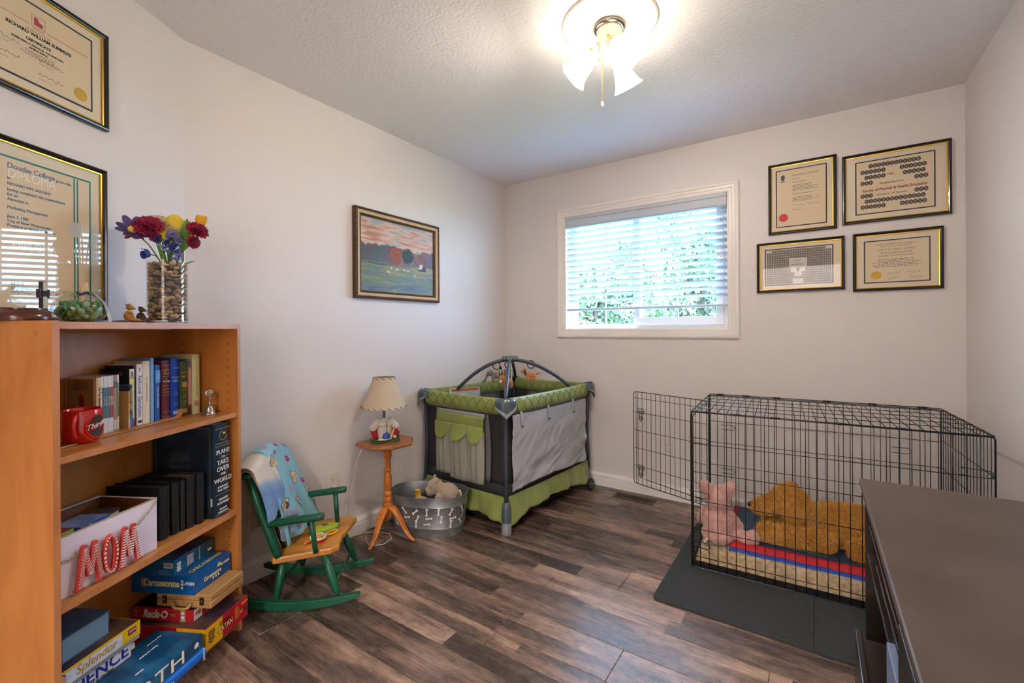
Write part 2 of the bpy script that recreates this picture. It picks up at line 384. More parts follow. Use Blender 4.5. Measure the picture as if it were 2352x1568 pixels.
# ---- slatted blind (half open slats)
blind = thing('window_blind', 'white horizontal slat blind lowered most of the way over the window', 'blind', (-1.06, YB+.035, 1.33))
slm = mat('blind slat', '#c6ccd4', .45)
_n = slm.node_tree; _t = _n.nodes.new('ShaderNodeBsdfTranslucent'); _t.inputs[0].default_value = (.8, .86, .9, 1); _m = _n.nodes.new('ShaderNodeMixShader'); _m.inputs[0].default_value = .16
_n.links.new(_n.nodes['Principled BSDF'].outputs[0], _m.inputs[1]); _n.links.new(_t.outputs[0], _m.inputs[2]); _n.links.new(_m.outputs[0], _n.nodes['Material Output'].inputs[0])
by = YB+.032
b = MB(); b.bx(WX0+.008, WX1-.008, YB-.004, YB+.006, 1.992, WZ1-.004); b.bx(WX0+.008, WX1-.008, YB-.012, YB-.004, 2.0, 2.012); b.bx(WX0+.008, WX1-.008, YB-.011, YB-.004, 2.055, 2.076); b.bx(WX0+.012, WX1-.012, YB+.012, YB+.055, 2.04, WZ1-.006)
b.build('valance', slm, blind, world=True, bevel=.003)
z = 2.003; sl = None; tilt = math.radians(-17)
zs = []
while z > 1.375: zs.append(z); z -= .0452
for z in zs:
    if sl is None:
        q = MB(); prf = [(-.025, 0), (-.0125, .0022), (0, .003), (.0125, .0022), (.025, 0)]; vs = []
        for x in (-.583, .583):
            for d, t in prf: vs.append((x, d*math.cos(tilt)-t*math.sin(tilt)*0, d*math.sin(tilt)+t))
            for d, t in reversed(prf): vs.append((x, d*math.cos(tilt), d*math.sin(tilt)+t-.0028))
        q.add(vs, [(i, (i+1) % 10, 10+(i+1) % 10, 10+i) for i in range(10)]+[tuple(range(9, -1, -1)), tuple(range(10, 20))])
        sl = q.build('slat', slm, blind, smooth='auto', loc=(0, by-YB-.035, z-1.33))
    else:
        c = sl.copy(); COL.objects.link(c); c.location = (0, by-YB-.035, z-1.33)
MB().bx(WX0+.012, WX1-.010, by-.026, by+.026, 1.334, 1.352).build('bottom_rail', slm, blind, world=True, bevel=.004)
cordm = mat('blind cord', '#d9dadc', .7)
b = MB()
for x in (-1.585, -1.36, -1.115, -.86, -.585):
    for y in (by-.027, by+.027): b.cyl((x, y, 1.34), (x, y, 2.05), .0008, n=5)
    b.tube([(x-.006, by-.028, 1.335), (x, by-.030, 1.328), (x+.006, by-.028, 1.336), (x+.008, by-.027, 1.35)], .001, 5)
b.build('ladder_cord', cordm, blind, world=True)
for x, z1 in ((-.532, 1.835), (-.515, 1.66), (-.505, 1.655), (-1.632, 1.72), (-1.618, 1.727)):
    yy = YB-.008 if x > -1 else YB-.004
    b = MB().cyl((x+.003, yy, z1+.02), (x, yy, 2.0), .0008, n=5); cd = b.build('pull_cord', cordm, blind, world=True)
    MB().lathe([(.003, .028), (.004, .022), (.0075, .004), (.0075, 0)], 10, (x+.003, yy, z1)).build('tassel', winm, cd, world=True)

# ---- ceiling lamp
LX, LY = -.690, 1.742
lamp = thing('ceiling_light', 'cream three-shade ceiling light lit beneath a round moulded medallion, with pull chains', 'ceiling light', (LX, LY, CH))
crm = mat('cream metal', '#d8cfbc', .35); brass = mat('brass', '#c8932c', .25, 1)
b = MB(); b.lathe([(.192, 0), (.192, -.006), (.183, -.010), (.160, -.009), (.140, -.013), (.132, -.008), (.120, -.010), (.112, -.018), (.104, -.014), (.098, -.022), (.088, -.024), (.080, -.015), (.07, -.010), (.0, -.010)], 64)
b.build('medallion', mat('medallion plaster', '#e6dfd3', .6), lamp, smooth=True)
b = MB(); b.lathe([(.060, -.008), (.066, -.020), (.058, -.030), (.052, -.030)], 48); b.build('canopy_ring', mat('brushed steel', '#8c8781', .25, 1), lamp, smooth=True)
b = MB(); b.lathe([(.050, -.012), (.050, -.075), (.048, -.080), (.048, -.084), (.046, -.086), (.046, -.12), (.040, -.132), (.022, -.142), (0, -.145)], 40); hs = b.build('housing', crm, lamp, smooth='auto')
for a in (-2.6, -1.3, .2): MB().ell((.0475*math.cos(a), .0475*math.sin(a), -.079), .005).build('screw', brass, lamp, smooth=True)
bulbm = bpy.data.materials.new('lit glass shade'); bulbm.use_nodes = True; nt = bulbm.node_tree; pb = nt.nodes['Principled BSDF']
pb.inputs['Base Color'].default_value = lin('#fff4e0'); pb.inputs['Roughness'].default_value = .3; pb.inputs['Emission Color'].default_value = (1, .85, .68, 1); pb.inputs['Emission Strength'].default_value = 8.5
SHA = ((math.radians(238), 55), (math.radians(-52), 55), (math.radians(8+0), 55))
SHADES = []
for az, tl in ((math.radians(200), 48), (math.radians(-44), 44), (math.radians(75), 38)):
    d = Vector((math.cos(az)*math.sin(math.radians(tl)), math.sin(az)*math.sin(math.radians(tl)), -math.cos(math.radians(tl))))
    c = Vector((math.cos(az)*.038, math.sin(az)*.038, -.098)); x, y, dd = frame(d); M = Matrix((x, y, dd)).transposed()
    MB().tube([Vector((0, 0, -.09))+d*.015, c+d*.02], [.012, .012], 12).build('arm', crm, lamp, smooth=True)
    c2 = c+d*.016
    MB().lathe([(.012, 0), (.026, .004), (.029, .012), (.029, .024), (.026, .026)], 24, c2, M, caps=False).build('socket_cup', crm, lamp, smooth=True)
    def wv(i, a): return 0 if i < 7 else .045*math.cos(6*a)*(i-6)/3
    sh = MB().lathe([(.024, .020), (.027, .030), (.031, .045), (.036, .065), (.040, .085), (.045, .103), (.051, .118), (.058, .128), (.064, .135), (.062, .1345), (.049, .116), (.038, .085), (.029, .045), (.022, .022)], 36, c2, M, caps=False, wav=lambda i, a: wv(min(i, 9), a) if i < 9 else wv(9, a) if i == 9 else 0).build('shade', bulbm, lamp, smooth=True)
    for t in range(3):
        aa = t*2.1+.5; e = c2+M @ Vector((.031*math.cos(aa), .031*math.sin(aa), .018)); MB().ell(e, .0045).build('thumb_screw', brass, lamp, smooth=True)
    pl = bpy.data.lights.new('bulb', 'POINT'); pl.energy = 8.0; pl.color = (1, .885, .80); pl.shadow_soft_size = .022
    po = bpy.data.objects.new('bulb', pl); COL.objects.link(po); po.parent = lamp; po.location = c2+d*.100
for (x, y, z0, z1, knob) in ((-.012, -.050, -.12, -.335, 1), (.020, -.044, -.12, -.20, 0)):
    b = MB(); z = z0
    while z > z1: b.ell((x, y, z), .0016, n=6, m=4); z -= .0042
    b.cyl((x, y, z0), (x, y, z1), .0005, n=4)
    ch_ = b.build('pull_chain', brass, lamp, smooth=True)
    if knob: MB().lathe([(.0025, 0), (.0055, -.006), (.007, -.018), (.006, -.024), (.003, -.027), (0, -.028)], 12, (x, y, z1)).build('knob', winm, ch_, smooth=True)

# added fill light, unseen beyond the doorway, to brighten camera-facing sides
hl = bpy.data.lights.new('fill_light', 'AREA'); hl.shape = 'DISK'; hl.size = .9; hl.energy = 125; hl.color = (1, .95, .90)
ho = bpy.data.objects.new('fill_light', hl); COL.objects.link(ho); ho.location = (-.16, YF-.75, CH-.02)
# ------------------------------------------------------------------ framed pictures
frm = mat('black frame moulding', '#14120f', .25, coat=.4); cream_mat = mat('cream mat board', '#dccfb4', .85)
navy = mat('navy mat edge', '#2c3140', .8); paper = mat('parchment paper', '#d9c6a6', .85); paperp = mat('pink paper', '#d8bfa8', .85)
glz = thin_glass('picture glass', f0=.045)
def moulding(parent, W, H, prof, m, name='frame'):
    """prof: (inset, height toward viewer); local x right, z up, -y to viewer"""
    b = MB(); n = len(prof); vs = []
    for cx, cz, sx, sz in ((0, 0, 1, 1), (W, 0, -1, 1), (W, H, -1, -1), (0, H, 1, -1)):
        for d, t in prof: vs.append((cx+sx*d, -t, cz+sz*d))
    fs = [(c*n+i, c*n+i+1, ((c+1) % 4)*n+i+1, ((c+1) % 4)*n+i) for c in range(4) for i in range(n-1)]
    return b.add(vs, fs).build(name, m, parent)
def sheet(name, parent, x0, x1, z0, z1, t, m): return MB().bx(x0, x1, -t, -t+.001, z0, z1).build(name, m, parent)
def certificate(label, loc, rz, W, H, inner, draw, name='framed_certificate', fw=.017, group=None):
    t = thing(name, label, 'picture frame', loc, rz, group)
    moulding(t, W, H, [(0, 0), (0, .012), (.003, .017), (.007, .018), (.010, .014), (fw-.003, .012), (fw, .009), (fw, .004)], frm)
    moulding(t, W, H, [(fw-.001, .004), (fw-.001, .0105), (fw+.0028, .0098), (fw+.0028, .004)], gold, 'gilt_edge')
    sheet('mat_board', t, fw, W-fw, fw, H-fw, .0045, cream_mat)
    x0, x1, z0, z1 = inner; e = .0060
    sheet('mat_edge', t, x0-e, x1+e, z0-e, z1+e, .0052, navy); pp = sheet('document', t, x0, x1, z0, z1, .0059, paper)
    draw(t, pp, x0, x1, z0, z1, -.0062)
    MB().add([(fw, -.0088, fw), (W-fw, -.0088, fw), (W-fw, -.0088, H-fw), (fw, -.0088, H-fw)], [(0, 1, 2, 3)]).build('glass', glz, t)
    return t
X1 = (1, 0, 0); Z1 = (0, 0, 1)
def disc(mb, x, z, r, y, n=24, sc=0, ry=None):
    ry = ry or r; vs = [(x, y, z)]+[(x+r*(1+sc*(i % 2))*math.cos(2*PI*i/n), y, z+ry*(1+sc*(i % 2))*math.sin(2*PI*i/n)) for i in range(n)]
    return mb.add(vs, [(0, 1+i, 1+(i+1) % n) for i in range(n)])
def sig(mb, x, z, w, h, y, seed):
    r = random.Random(seed); p = [(x+w*i/14, y, z+h*r.uniform(-.5, .6)*(1 if i % 3 else .3)) for i in range(15)]; return mb.tube(p, .0007, 4)
goldseal = mat('gold foil seal', '#c9a13a', .4, .7, bump=.6, bscale=400); redseal = mat('red wax seal', '#c4352c', .6); silverseal = mat('silver seal', '#c9c6c0', .35, .8, bump=.6, bscale=400)
maroonink = mat('maroon ink', '#8c2f3c', .8); brownink = mat('brown ink', '#3c2a26', .8); blueink = mat('blue ink', '#5a7d92', .8); tealink = mat('teal stripe', '#2b7f76', .7); greytone = mat('portrait photograph', '#4a4644', .8); facetone = mat('portrait face', '#a9978a', .8)
def d_toronto(t, pp, x0, x1, z0, z1, y):
    w, h = x1-x0, z1-z0
    text('University of Toronto', .0158, inkgrey, pp, (x0+w*.32, y, z1-.035), X1, Z1, align='LEFT', sx=.95)
    text('Judith E. Nemeth', .010, inkgrey, pp, (x0+w*.33, y, z1-.077), X1, Z1, align='LEFT', shear=.4)
    b = MB()
    scrib(b, (x0+w*.33, y, z1-.055), X1, Z1, w*.25, .008, 1); scrib(b, (x0+w*.33, y, z1-.092), X1, Z1, w*.6, .040, 5); scrib(b, (x0+w*.33, y, z1-.145), X1, Z1, w*.6, .009, 1); scrib(b, (x0+w*.33, y, z1-.165), X1, Z1, w*.6, .032, 4)
    sig(b, x0+w*.33, z1-.218, w*.26, .014, y, 1); sig(b, x0+w*.63, z1-.218, w*.25, .018, y, 2); sig(b, x0+w*.33, z1-.243, w*.22, .014, y, 3)
    b.build('small_print', inkgrey, pp)
    b = MB(); disc(b, x0+.032, z1-.036, .010, y); b.add([(x0+.021, y, z1-.042), (x0+.043, y, z1-.042), (x0+.040, y, z1-.056), (x0+.032, y, z1-.064), (x0+.024, y, z1-.056)], [(0, 1, 2, 3, 4)]); b.add([(x0+.017, y, z1-.066), (x0+.047, y, z1-.066), (x0+.045, y, z1-.070), (x0+.019, y, z1-.070)], [(0, 1, 2, 3)])
    b.build('crest', mat('crest blue', '#46536a', .8), pp)
    disc(MB(), x0+.034, z0+.052, .024, y-.0006).build('red_seal', redseal, pp)
def d_class(t, pp, x0, x1, z0, z1, y):
    w, h = x1-x0, z1-z0; k = .0105
    R_ = [(0, [(2, 14)]), (1, [(0, 6), (9.3, 15.3)]), (2, [(1, 6), (10, 15)]), (3, [(0, 3), (12.6, 15.6)]), (5.3, [(0, 3), (12.6, 15.6)]), (6.3, [(1, 14.5)]), (7.3, [(0, 6), (9.3, 15.3)])]
    pb = MB(); fb = MB(); c = 0
    for r, rg in R_:
        z = z1-.026-r*h*.108
        for a, bb in rg:
            q = a
            while q < bb-.01:
                x = x0+.027+q*(w-.05)/15.1; disc(pb, x, z, .0098, y, 18, 0, .0120); disc(fb, x+rnd.uniform(-.001, .001), z+.001, .003, y-.0003, 10, 0, .0042)
                fb.add([(x-.004, y-.0003, z-.0062), (x+.004, y-.0003, z-.0062), (x, y-.0003, z-.003)], [(0, 1, 2)]); q += 1
    pb.build('oval_portraits', greytone, pp, kind='stuff'); fb.build('portrait_faces', facetone, pp, kind='stuff')
    text('1987', .016, brownink, pp, (x0+w*.455, y, z1-h*.30), X1, Z1); text('Graduating Class', .0145, brownink, pp, (x0+w*.47, y, z1-h*.45), X1, Z1)
    text('Faculty of Physical & Health Education', .0205, maroonink, pp, (x0+w*.5, y, z1-h*.565), X1, Z1, bold=.0004, sx=.86); text('University of Toronto', .0145, brownink, pp, (x0+w*.47, y, z1-h*.665), X1, Z1)
def d_grid(t, pp, x0, x1, z0, z1, y):
    b = MB(); f = MB(); nx, nz = 36, 15; w, h = x1-x0-.008, z1-z0-.008
    sheet('white_ground', pp, x0+.001, x1-.001, z0+.001, z1-.001, -y-.0002, mat('white card', '#cfc8bd', .85))
    for i in range(nx):
        for j in range(nz):
            u, v = (i+.5)/nx, (j+.5)/nz
            if (abs(u-.5) < .13 and .28 < v < .56) or (abs(u-.5) < .105 and .56 <= v < .68) or (abs(u-.5) < .06 and .68 <= v < .80) or (abs(u-.5) < .07 and v > .88) or (v < .05 and (u < .07 or u > .93)): continue
            x, z = x0+.004+u*w, z1-.004-v*h; s = (w/nx*.42, h/nz*.42)
            b.add([(x-s[0], y-.0004, z-s[1]), (x+s[0], y-.0004, z-s[1]), (x+s[0], y-.0004, z+s[1]), (x-s[0], y-.0004, z+s[1])], [(0, 1, 2, 3)])
            f.add([(x-s[0]*.4, y-.0007, z-s[1]*.3), (x+s[0]*.4, y-.0007, z-s[1]*.3), (x+s[0]*.3, y-.0007, z+s[1]*.6), (x-s[0]*.3, y-.0007, z+s[1]*.6)], [(0, 1, 2, 3)])
    b.build('portrait_grid', greytone, pp, kind='stuff'); f.build('portrait_faces', facetone, pp, kind='stuff')
    cx = (x0+x1)/2
    text('FACULTY', .0085, ink, pp, (cx, y-.0006, z1-h*.36), X1, Z1); text('OF', .005, ink, pp, (cx, y-.0006, z1-h*.42), X1, Z1); text('EDUCATION', .0115, ink, pp, (cx, y-.0006, z1-h*.48), X1, Z1)
    text('88', .008, ink, pp, (cx-.022, y-.0006, z1-h*.60), X1, Z1); text('89', .008, ink, pp, (cx+.022, y-.0006, z1-h*.60), X1, Z1)
    MB().add([(cx-.009, y-.0006, z1-h*.57), (cx+.009, y-.0006, z1-h*.57), (cx+.006, y-.0006, z1-h*.65), (cx, y-.0006, z1-h*.70), (cx-.006, y-.0006, z1-h*.65)], [(0, 1, 2, 3, 4)]).build('emblem', ink, pp)
def d_alberta(t, pp, x0, x1, z0, z1, y):
    w, h = x1-x0, z1-z0; cx = (x0+x1)/2
    for s, sz, f in (('THE UNIVERSITY OF ALBERTA', .0115, .09), ('JUDITH ELIZABETH NEMETH', .0115, .22), ('BACHELOR OF EDUCATION', .0105, .37)): text(s, sz, inkgrey, pp, (cx, y, z1-h*f), X1, Z1, sx=1.1)
    b = MB(); scrib(b, (cx-w*.36, y, z1-h*.13), X1, Z1, w*.72, .006, 1, center=True); scrib(b, (cx-w*.38, y, z1-h*.27), X1, Z1, w*.76, .012, 2, center=True); scrib(b, (cx-w*.43, y, z1-h*.44), X1, Z1, w*.86, .048, 6, center=True)
    for i, (u, v) in enumerate(((.36, .80), (.66, .78), (.36, .91), (.70, .90))): sig(b, x0+w*u, z1-h*v, w*.2, .012, y, 20+i); scrib(b, (x0+w*u, y, z1-h*v-.005), X1, Z1, w*.2, .003, 1)
    b.build('small_print', inkgrey, pp); disc(MB(), x0+.048, z0+.038, .0235, y-.0006, 48, .05, .021).build('gold_seal', goldseal, pp)
yb = YB-.003
certificate('black framed upright certificate with red seal, top left of the four on the window wall', (-.236, yb, 1.765), 0, .344, .430, (.046, .292, .046, .384), d_toronto)
certificate('black framed class photograph of oval portraits with red title, top right of the four', (.133, yb, 1.778), 0, .458, .392, (.066, .390, .053, .340), d_class, 'framed_class_photograph')
certificate('black framed grid of tiny square portraits, bottom left of the four on the window wall', (-.301, yb, 1.410), 0, .445, .309, (.050, .386, .048, .262), d_grid, 'framed_class_photograph')
certificate('black framed landscape certificate with gold seal, bottom right of the four', (.180, yb, 1.393), 0, .379, .328, (.056, .322, .050, .275), d_alberta)

RA = math.radians(90)+WA          # local x runs along UX (away from camera), -y faces the room
def onangled(u, z, off=.002): 
    p = UX*u+NX*((Vector((XL, YN, 0))).dot(NX)+off); return (p.x, p.y, z)
def d_cert(t, pp, x0, x1, z0, z1, y):
    w, h = x1-x0, z1-z0; cx = (x0+x1)/2
    b = MB(); b.bx(x0+.01, cx-.026, y-.0003, y, z1-.062, z1-.0605); b.bx(cx+.026, x1-.01, y-.0003, y, z1-.062, z1-.0605)
    b.bx(cx-.018, cx+.018, y-.0003, y, z1-.028, z1-.0272); b.bx(cx-.018, cx+.018, y-.0003, y, z1-.0608, z1-.060); b.bx(cx-.018, cx-.0172, y-.0003, y, z1-.0608, z1-.0272); b.bx(cx+.0172, cx+.018, y-.0003, y, z1-.0608, z1-.0272)
    b.build('red_rule', mat('faded red ink', '#a4545c', .8), pp)
    b = MB(); b.add([(cx-.012, y, z1-.056), (cx+.012, y, z1-.056), (cx+.012, y, z1-.044), (cx+.003, y, z1-.042), (cx-.002, y, z1-.032), (cx-.012, y, z1-.032)], [(0, 1, 2, 3, 4, 5)]); scrib(b, (cx-.025, y, z1-.063), X1, Z1, .05, .008, 2, center=True); b.build('red_emblem', mat('emblem red', '#b0475c', .8), pp)
    text('RICHARD WILLIAM SUMMERS', .0135, ink, pp, (cx+.005, y, z1-.088), X1, Z1, bold=.0002); text('CERTIFICATE', .0115, ink, pp, (cx, y, z1-.108), X1, Z1, bold=.0002)
    text('EMERGENCY MEDICAL TECHNICIAN', .0085, ink, pp, (cx, y, z1-.122), X1, Z1); text('AMBULANCE', .0085, ink, pp, (cx, y, z1-.132), X1, Z1)
    b = MB(); scrib(b, (cx-.05, y, z1-.074), X1, Z1, .1, .006, 1, center=True); scrib(b, (cx-.055, y, z1-.138), X1, Z1, .12, .02, 4, center=True)
    for i, (u, v) in enumerate(((.12, .55), (.12, .74), (.5, .62), (.5, .82))): sig(b, x0+w*u, z1-h*v-.01, w*.22, .012, y, 50+i); scrib(b, (x0+w*u, y, z1-h*v-.02), X1, Z1, w*.2, .004, 1)
    b.build('small_print', inkgrey, pp); disc(MB(), x1-.034, z0+.034, .020, y-.0006, 48, .05).build('gold_seal', goldseal, pp)
certificate('black framed certificate with gold seal and red rule, upper one above the bookcase', onangled(1.03, 1.893), RA, .424, .335, (.056, .368, .052, .283), d_cert)
def d_dip(t, pp, x0, x1, z0, z1, y):
    w, h = x1-x0, z1-z0
    for s, sz, zz in (('Douglas College', .022, .022), ('grants this', .0125, .026), ('to', .012, .058), ('RICHARD WM. SARGENT', .0118, .074), ('having completed the requirements', .0125, .091), ('for an', .0125, .105), ('Associate in', .0125, .118), ('Marketing Management', .0128, .142), ('June 3, 1987', .0125, .168), ('City of New Westminster', .0125, .181), ('Province of British Columbia', .0125, .194)):
        text(s, sz, blueink, pp, (x0+(.022 if s != 'grants this' else .150), y, z1-zz), X1, Z1, align='LEFT', sx=.86)
    text('DIPLOMA', .037, mat('pale lettering', '#efe9dc', .8), pp, (x0+.022, y, z1-.044), X1, Z1, align='LEFT', sx=.80); text('DIPLOMA', .034, MATS['pale lettering'], pp, (x0+.034, y, z1-.250), X1, Z1, align='LEFT', sx=.80)
    text('May 8', .013, blueink, pp, (x0+.03, y, z1-.36), X1, Z1, align='LEFT'); text('City of New Westminster', .0125, blueink, pp, (x0+.03, y, z1-.373), X1, Z1, align='LEFT', sx=.86)
    b = MB(); b.bx(x1-.050, x1-.0455, y-.0003, y, z0, z1-.002); b.bx(x1-.040, x1-.0355, y-.0003, y, z0, z1-.002); b.build('teal_ribbon_stripes', tealink, pp)
    disc(MB(), x1-.043, z1-.168, .024, y-.0008, 48, .04).build('silver_seal', silverseal, pp)
    b = MB()
    for i in range(3): sig(b, x0+.03+i*.08, z0+.045, .05, .014, y, 70+i)
    b.build('signature', ink, pp)
t = certificate('black framed diploma with teal stripes behind the ornaments on the bookcase', onangled(1.072, 1.232), RA, .374, .522, (.066, .318, .032, .462), d_dip)
for o in t.children:
    if o.name.startswith('mat_edge'): o.data.materials.clear(); o.data.materials.append(tealink)

# landscape painting in a gilt wood frame
t = thing('landscape_painting', 'brown and gilt framed autumn landscape painting on the left wall', 'painting', (XL+.002, 1.640, 1.382), RA-WA)
PW_, PH_ = .700, .538
wdm = mat('frame wood brown', '#5e3d20', .5, col2='#3d2614', nscale=8, nstretch=(1, 8, 8), bump=.5, bscale=200)
moulding(t, PW_, PH_, [(0, 0), (0, .026), (.004, .032), (.010, .028), (.016, .030)], wdm)
moulding(t, PW_, PH_, [(.016, .030), (.018, .027), (.034, .024)], mat('pale gilt', '#b79a6c', .5, .3, bump=.4, bscale=300), 'gilt_moulding')
moulding(t, PW_, PH_, [(.034, .024), (.036, .026), (.044, .018), (.048, .016), (.048, .01)], wdm, 'inner_moulding')
CW, CHh = PW_-.096, PH_-.096
cv = bpy.data.materials.new('painted landscape'); cv.use_nodes = True; nt = cv.node_tree; L_ = nt.links.new; N_ = nt.nodes.new; pb = nt.nodes['Principled BSDF']; pb.inputs['Roughness'].default_value = .45
tc = N_('ShaderNodeTexCoord'); sp = N_('ShaderNodeSeparateXYZ'); L_(tc.outputs['Object'], sp.inputs[0])
def noi_(sc, st=(1, 1, 1), det=5, dist=0):
    mp = N_('ShaderNodeMapping'); mp.inputs['Scale'].default_value = st; L_(tc.outputs['Object'], mp.inputs[0]); n = N_('ShaderNodeTexNoise'); n.inputs['Scale'].default_value = sc; n.inputs['Detail'].default_value = det; n.inputs['Distortion'].default_value = dist; L_(mp.outputs[0], n.inputs['Vector']); return n.outputs['Fac']
def ramp_(f, cols):
    r = N_('ShaderNodeValToRGB'); e = r.color_ramp.elements; e[0].position = cols[0][0]; e[0].color = lin(cols[0][1]); e[1].position = cols[-1][0]; e[1].color = lin(cols[-1][1])
    for p, c in cols[1:-1]: q = e.new(p); q.color = lin(c)
    L_(f, r.inputs[0]); return r.outputs[0]
def mt_(op, a, b_=0., c_=None):
    n = N_('ShaderNodeMath'); n.operation = op
    for i, q in enumerate((a, b_, c_)):
        if q is None: continue
        if isinstance(q, (int, float)): n.inputs[i].default_value = q
        else: L_(q, n.inputs[i])
    return n.outputs[0]
def mixc(f, a, b_):
    n = N_('ShaderNodeMix'); n.data_type = 'RGBA'; L_(f, n.inputs[0]); L_(a, n.inputs[6]); L_(b_, n.inputs[7]); return n.outputs[2]
zz = mt_('DIVIDE', sp.outputs['Z'], CHh)
sky_ = ramp_(mt_('ADD', noi_(3, (2, 1, 14), 5, .5), mt_('MULTIPLY', mt_('SUBTRACT', zz, .8), .25)), [(.35, '#a87056'), (.47, '#c0937a'), (.54, '#c8ac9c'), (.62, '#989a98'), (.8, '#7f8a8c')])
tre_ = ramp_(mt_('ADD', mt_('MULTIPLY', noi_(4.5, (1, 1, .35), 2), .9), mt_('MULTIPLY', mt_('SUBTRACT', noi_(90, (1, 1, 1), 3), .5), .35)), [(.25, '#2f3d38'), (.38, '#3d4a3c'), (.46, '#4a3c3e'), (.54, '#6d4438'), (.60, '#8c5040'), (.68, '#5a4a50')])
gra_ = ramp_(mt_('ADD', noi_(5, (1.2, 1, 9), 6, 1.0), mt_('MULTIPLY', mt_('SUBTRACT', zz, .25), .6)), [(.22, '#3f4652'), (.38, '#5a6462'), (.48, '#5f6a3c'), (.58, '#7d7c46'), (.68, '#9a7a52'), (.8, '#6e6a58')])
hor = mt_('ADD', .645, mt_('MULTIPLY', mt_('SUBTRACT', noi_(22, (1, 1, 0.6), 6), .5), .26)); fld = mt_('ADD', .385, mt_('MULTIPLY', mt_('SUBTRACT', noi_(3, (1, 1, .01), 1), .5), .22))
mA = mixc(mt_('GREATER_THAN', zz, hor), tre_, sky_); mB = mixc(mt_('GREATER_THAN', zz, fld), gra_, mA); L_(mB, pb.inputs['Base Color'])
cvo = MB().bx(0, CW, -.012, -.0115, 0, CHh).build('canvas', cv, t, loc=(.048, 0, .048))
def blob(mb, x, z, rx, rz, seed, n=22, y=-.0125):
    r = random.Random(seed); vs = [(x, y, z)]+[(x+rx*r.uniform(.75, 1.1)*math.cos(2*PI*i/n), y, z+rz*r.uniform(.75, 1.1)*math.sin(2*PI*i/n)) for i in range(n)]; return mb.add(vs, [(0, 1+i, 1+(i+1) % n) for i in range(n)])
b = MB(); blob(b, .27, .235, .052, .065, 1); b.bx(.268, .272, -.0125, -.012, .16, .2); b.build('orange_tree', mat('paint orange', '#a4563a', .6, col2='#7c4434', nscale=120), cvo)
b = MB(); blob(b, .50, .215, .046, .060, 2, y=-.0126); b.build('rose_tree', mat('paint rose', '#8f6660', .6, col2='#6b4a50', nscale=120), cvo)
b = MB(); blob(b, .37, .245, .055, .050, 3, 40, y=-.0124); b.build('green_tree', mat('paint green', '#3f5145', .6, col2='#2c3b3a', nscale=120), cvo)
b = MB(); y = -.0128; b.add([(.462, y, .170), (.495, y, .172), (.510, y, .205), (.480, y, .205)], [(0, 1, 2, 3)]); b.build('barn_roof', mat('paint white', '#cfc8c0', .6), cvo)
b = MB(); b.add([(.495, y, .158), (.530, y, .158), (.530, y, .175), (.512, y, .203), (.495, y, .172)], [(0, 1, 2, 3, 4)]); b.add([(.462, y, .160), (.495, y, .158), (.495, y, .172), (.464, y, .170)], [(0, 1, 2, 3)]); b.build('barn_wall', mat('paint slate', '#3c4a58', .6), cvo)
b = MB()
for x, z in ((.23, .155), (.27, .150), (.285, .150), (.34, .150), (.37, .147), (.20, .130), (.215, .128), (.43, .125)): blob(b, x, z, .009, .006, int(x*999), 9, y)
for x in range(14): b.bx(.02+x*.014, .022+x*.014, -.0125, -.012, .176, .183)
b.build('grazing_animals', mat('paint cream', '#cdb9a2', .6), cvo)
# ------------------------------------------------------------------ bookcase (local x along its front, y into its depth)
BA = math.radians(28); BU = Vector((-math.sin(BA), math.cos(BA), 0)); BN = Vector((math.cos(BA), math.sin(BA), 0)); BRZ = math.radians(118)
BU0, BCF = .999, -1.274
def BC(a, d, z): p = BU*(BU0+a)+BN*(BCF-d); return (p.x, p.y, z)
def wood(name, c1, c2, axis=2, scale=3.2, rough=.42, k=12):
    if name in MATS: return MATS[name]
    m = bpy.data.materials.new(name); m.use_nodes = True; MATS[name] = m; nt = m.node_tree; L = nt.links.new; b = nt.nodes['Principled BSDF']
    tc = nt.nodes.new('ShaderNodeTexCoord'); mp = nt.nodes.new('ShaderNodeMapping'); s = [k, k, k]; s[axis] = 1; mp.inputs['Scale'].default_value = s
    n = nt.nodes.new('ShaderNodeTexNoise'); n.inputs['Scale'].default_value = scale; n.inputs['Detail'].default_value = 6; n.inputs['Distortion'].default_value = 1.2
    r = nt.nodes.new('ShaderNodeValToRGB'); r.color_ramp.elements[0].position = .36; r.color_ramp.elements[1].position = .66; r.color_ramp.elements[0].color = lin(c1); r.color_ramp.elements[1].color = lin(c2)
    L(tc.outputs['Object'], mp.inputs[0]); L(mp.outputs[0], n.inputs['Vector']); L(n.outputs['Fac'], r.inputs[0]); L(r.outputs[0], b.inputs['Base Color']); b.inputs['Roughness'].default_value = rough
    return m
mpl = wood('maple veneer upright', '#a8662a', '#bc7a38', 2, 2.2, .42, 5); mplx = wood('maple veneer shelf', '#a9692f', '#c08340', 0, 2.2, .30, 5); edge = wood('maple edge band', '#a86c40', '#bd8255', 2, 2, .35, 4)
bk = thing('bookcase', 'orange maple veneer bookcase with books and games against the angled wall', 'bookcase', BC(0, 0, 0), BRZ)
bk['label'] = 'orange maple veneer bookcase holding books and games at the left'
TZ = 1.219; DP = .288
for x0 in (0, .652):
    p = MB().bx(x0, x0+.017, .0006, DP, 0, TZ+(.003 if x0 == 0 else 0)).build('side_panel', mpl, bk)
    MB().bx(x0, x0+.017, 0, .0006, 0, TZ+(.003 if x0 == 0 else 0)).build('edge_band', edge, p)
sp_ = [o for o in bk.children if o.name.startswith('side_panel')]
for dd in (.04, .24):
    b = MB(); z = .15
    while z < 1.15: b.cyl((.6517, dd, z), (.6523, dd, z), .0026, n=8); z += .032
    b.build('peg_holes', mat('dark hole', '#3a2110', .9), sp_[1], kind='stuff')
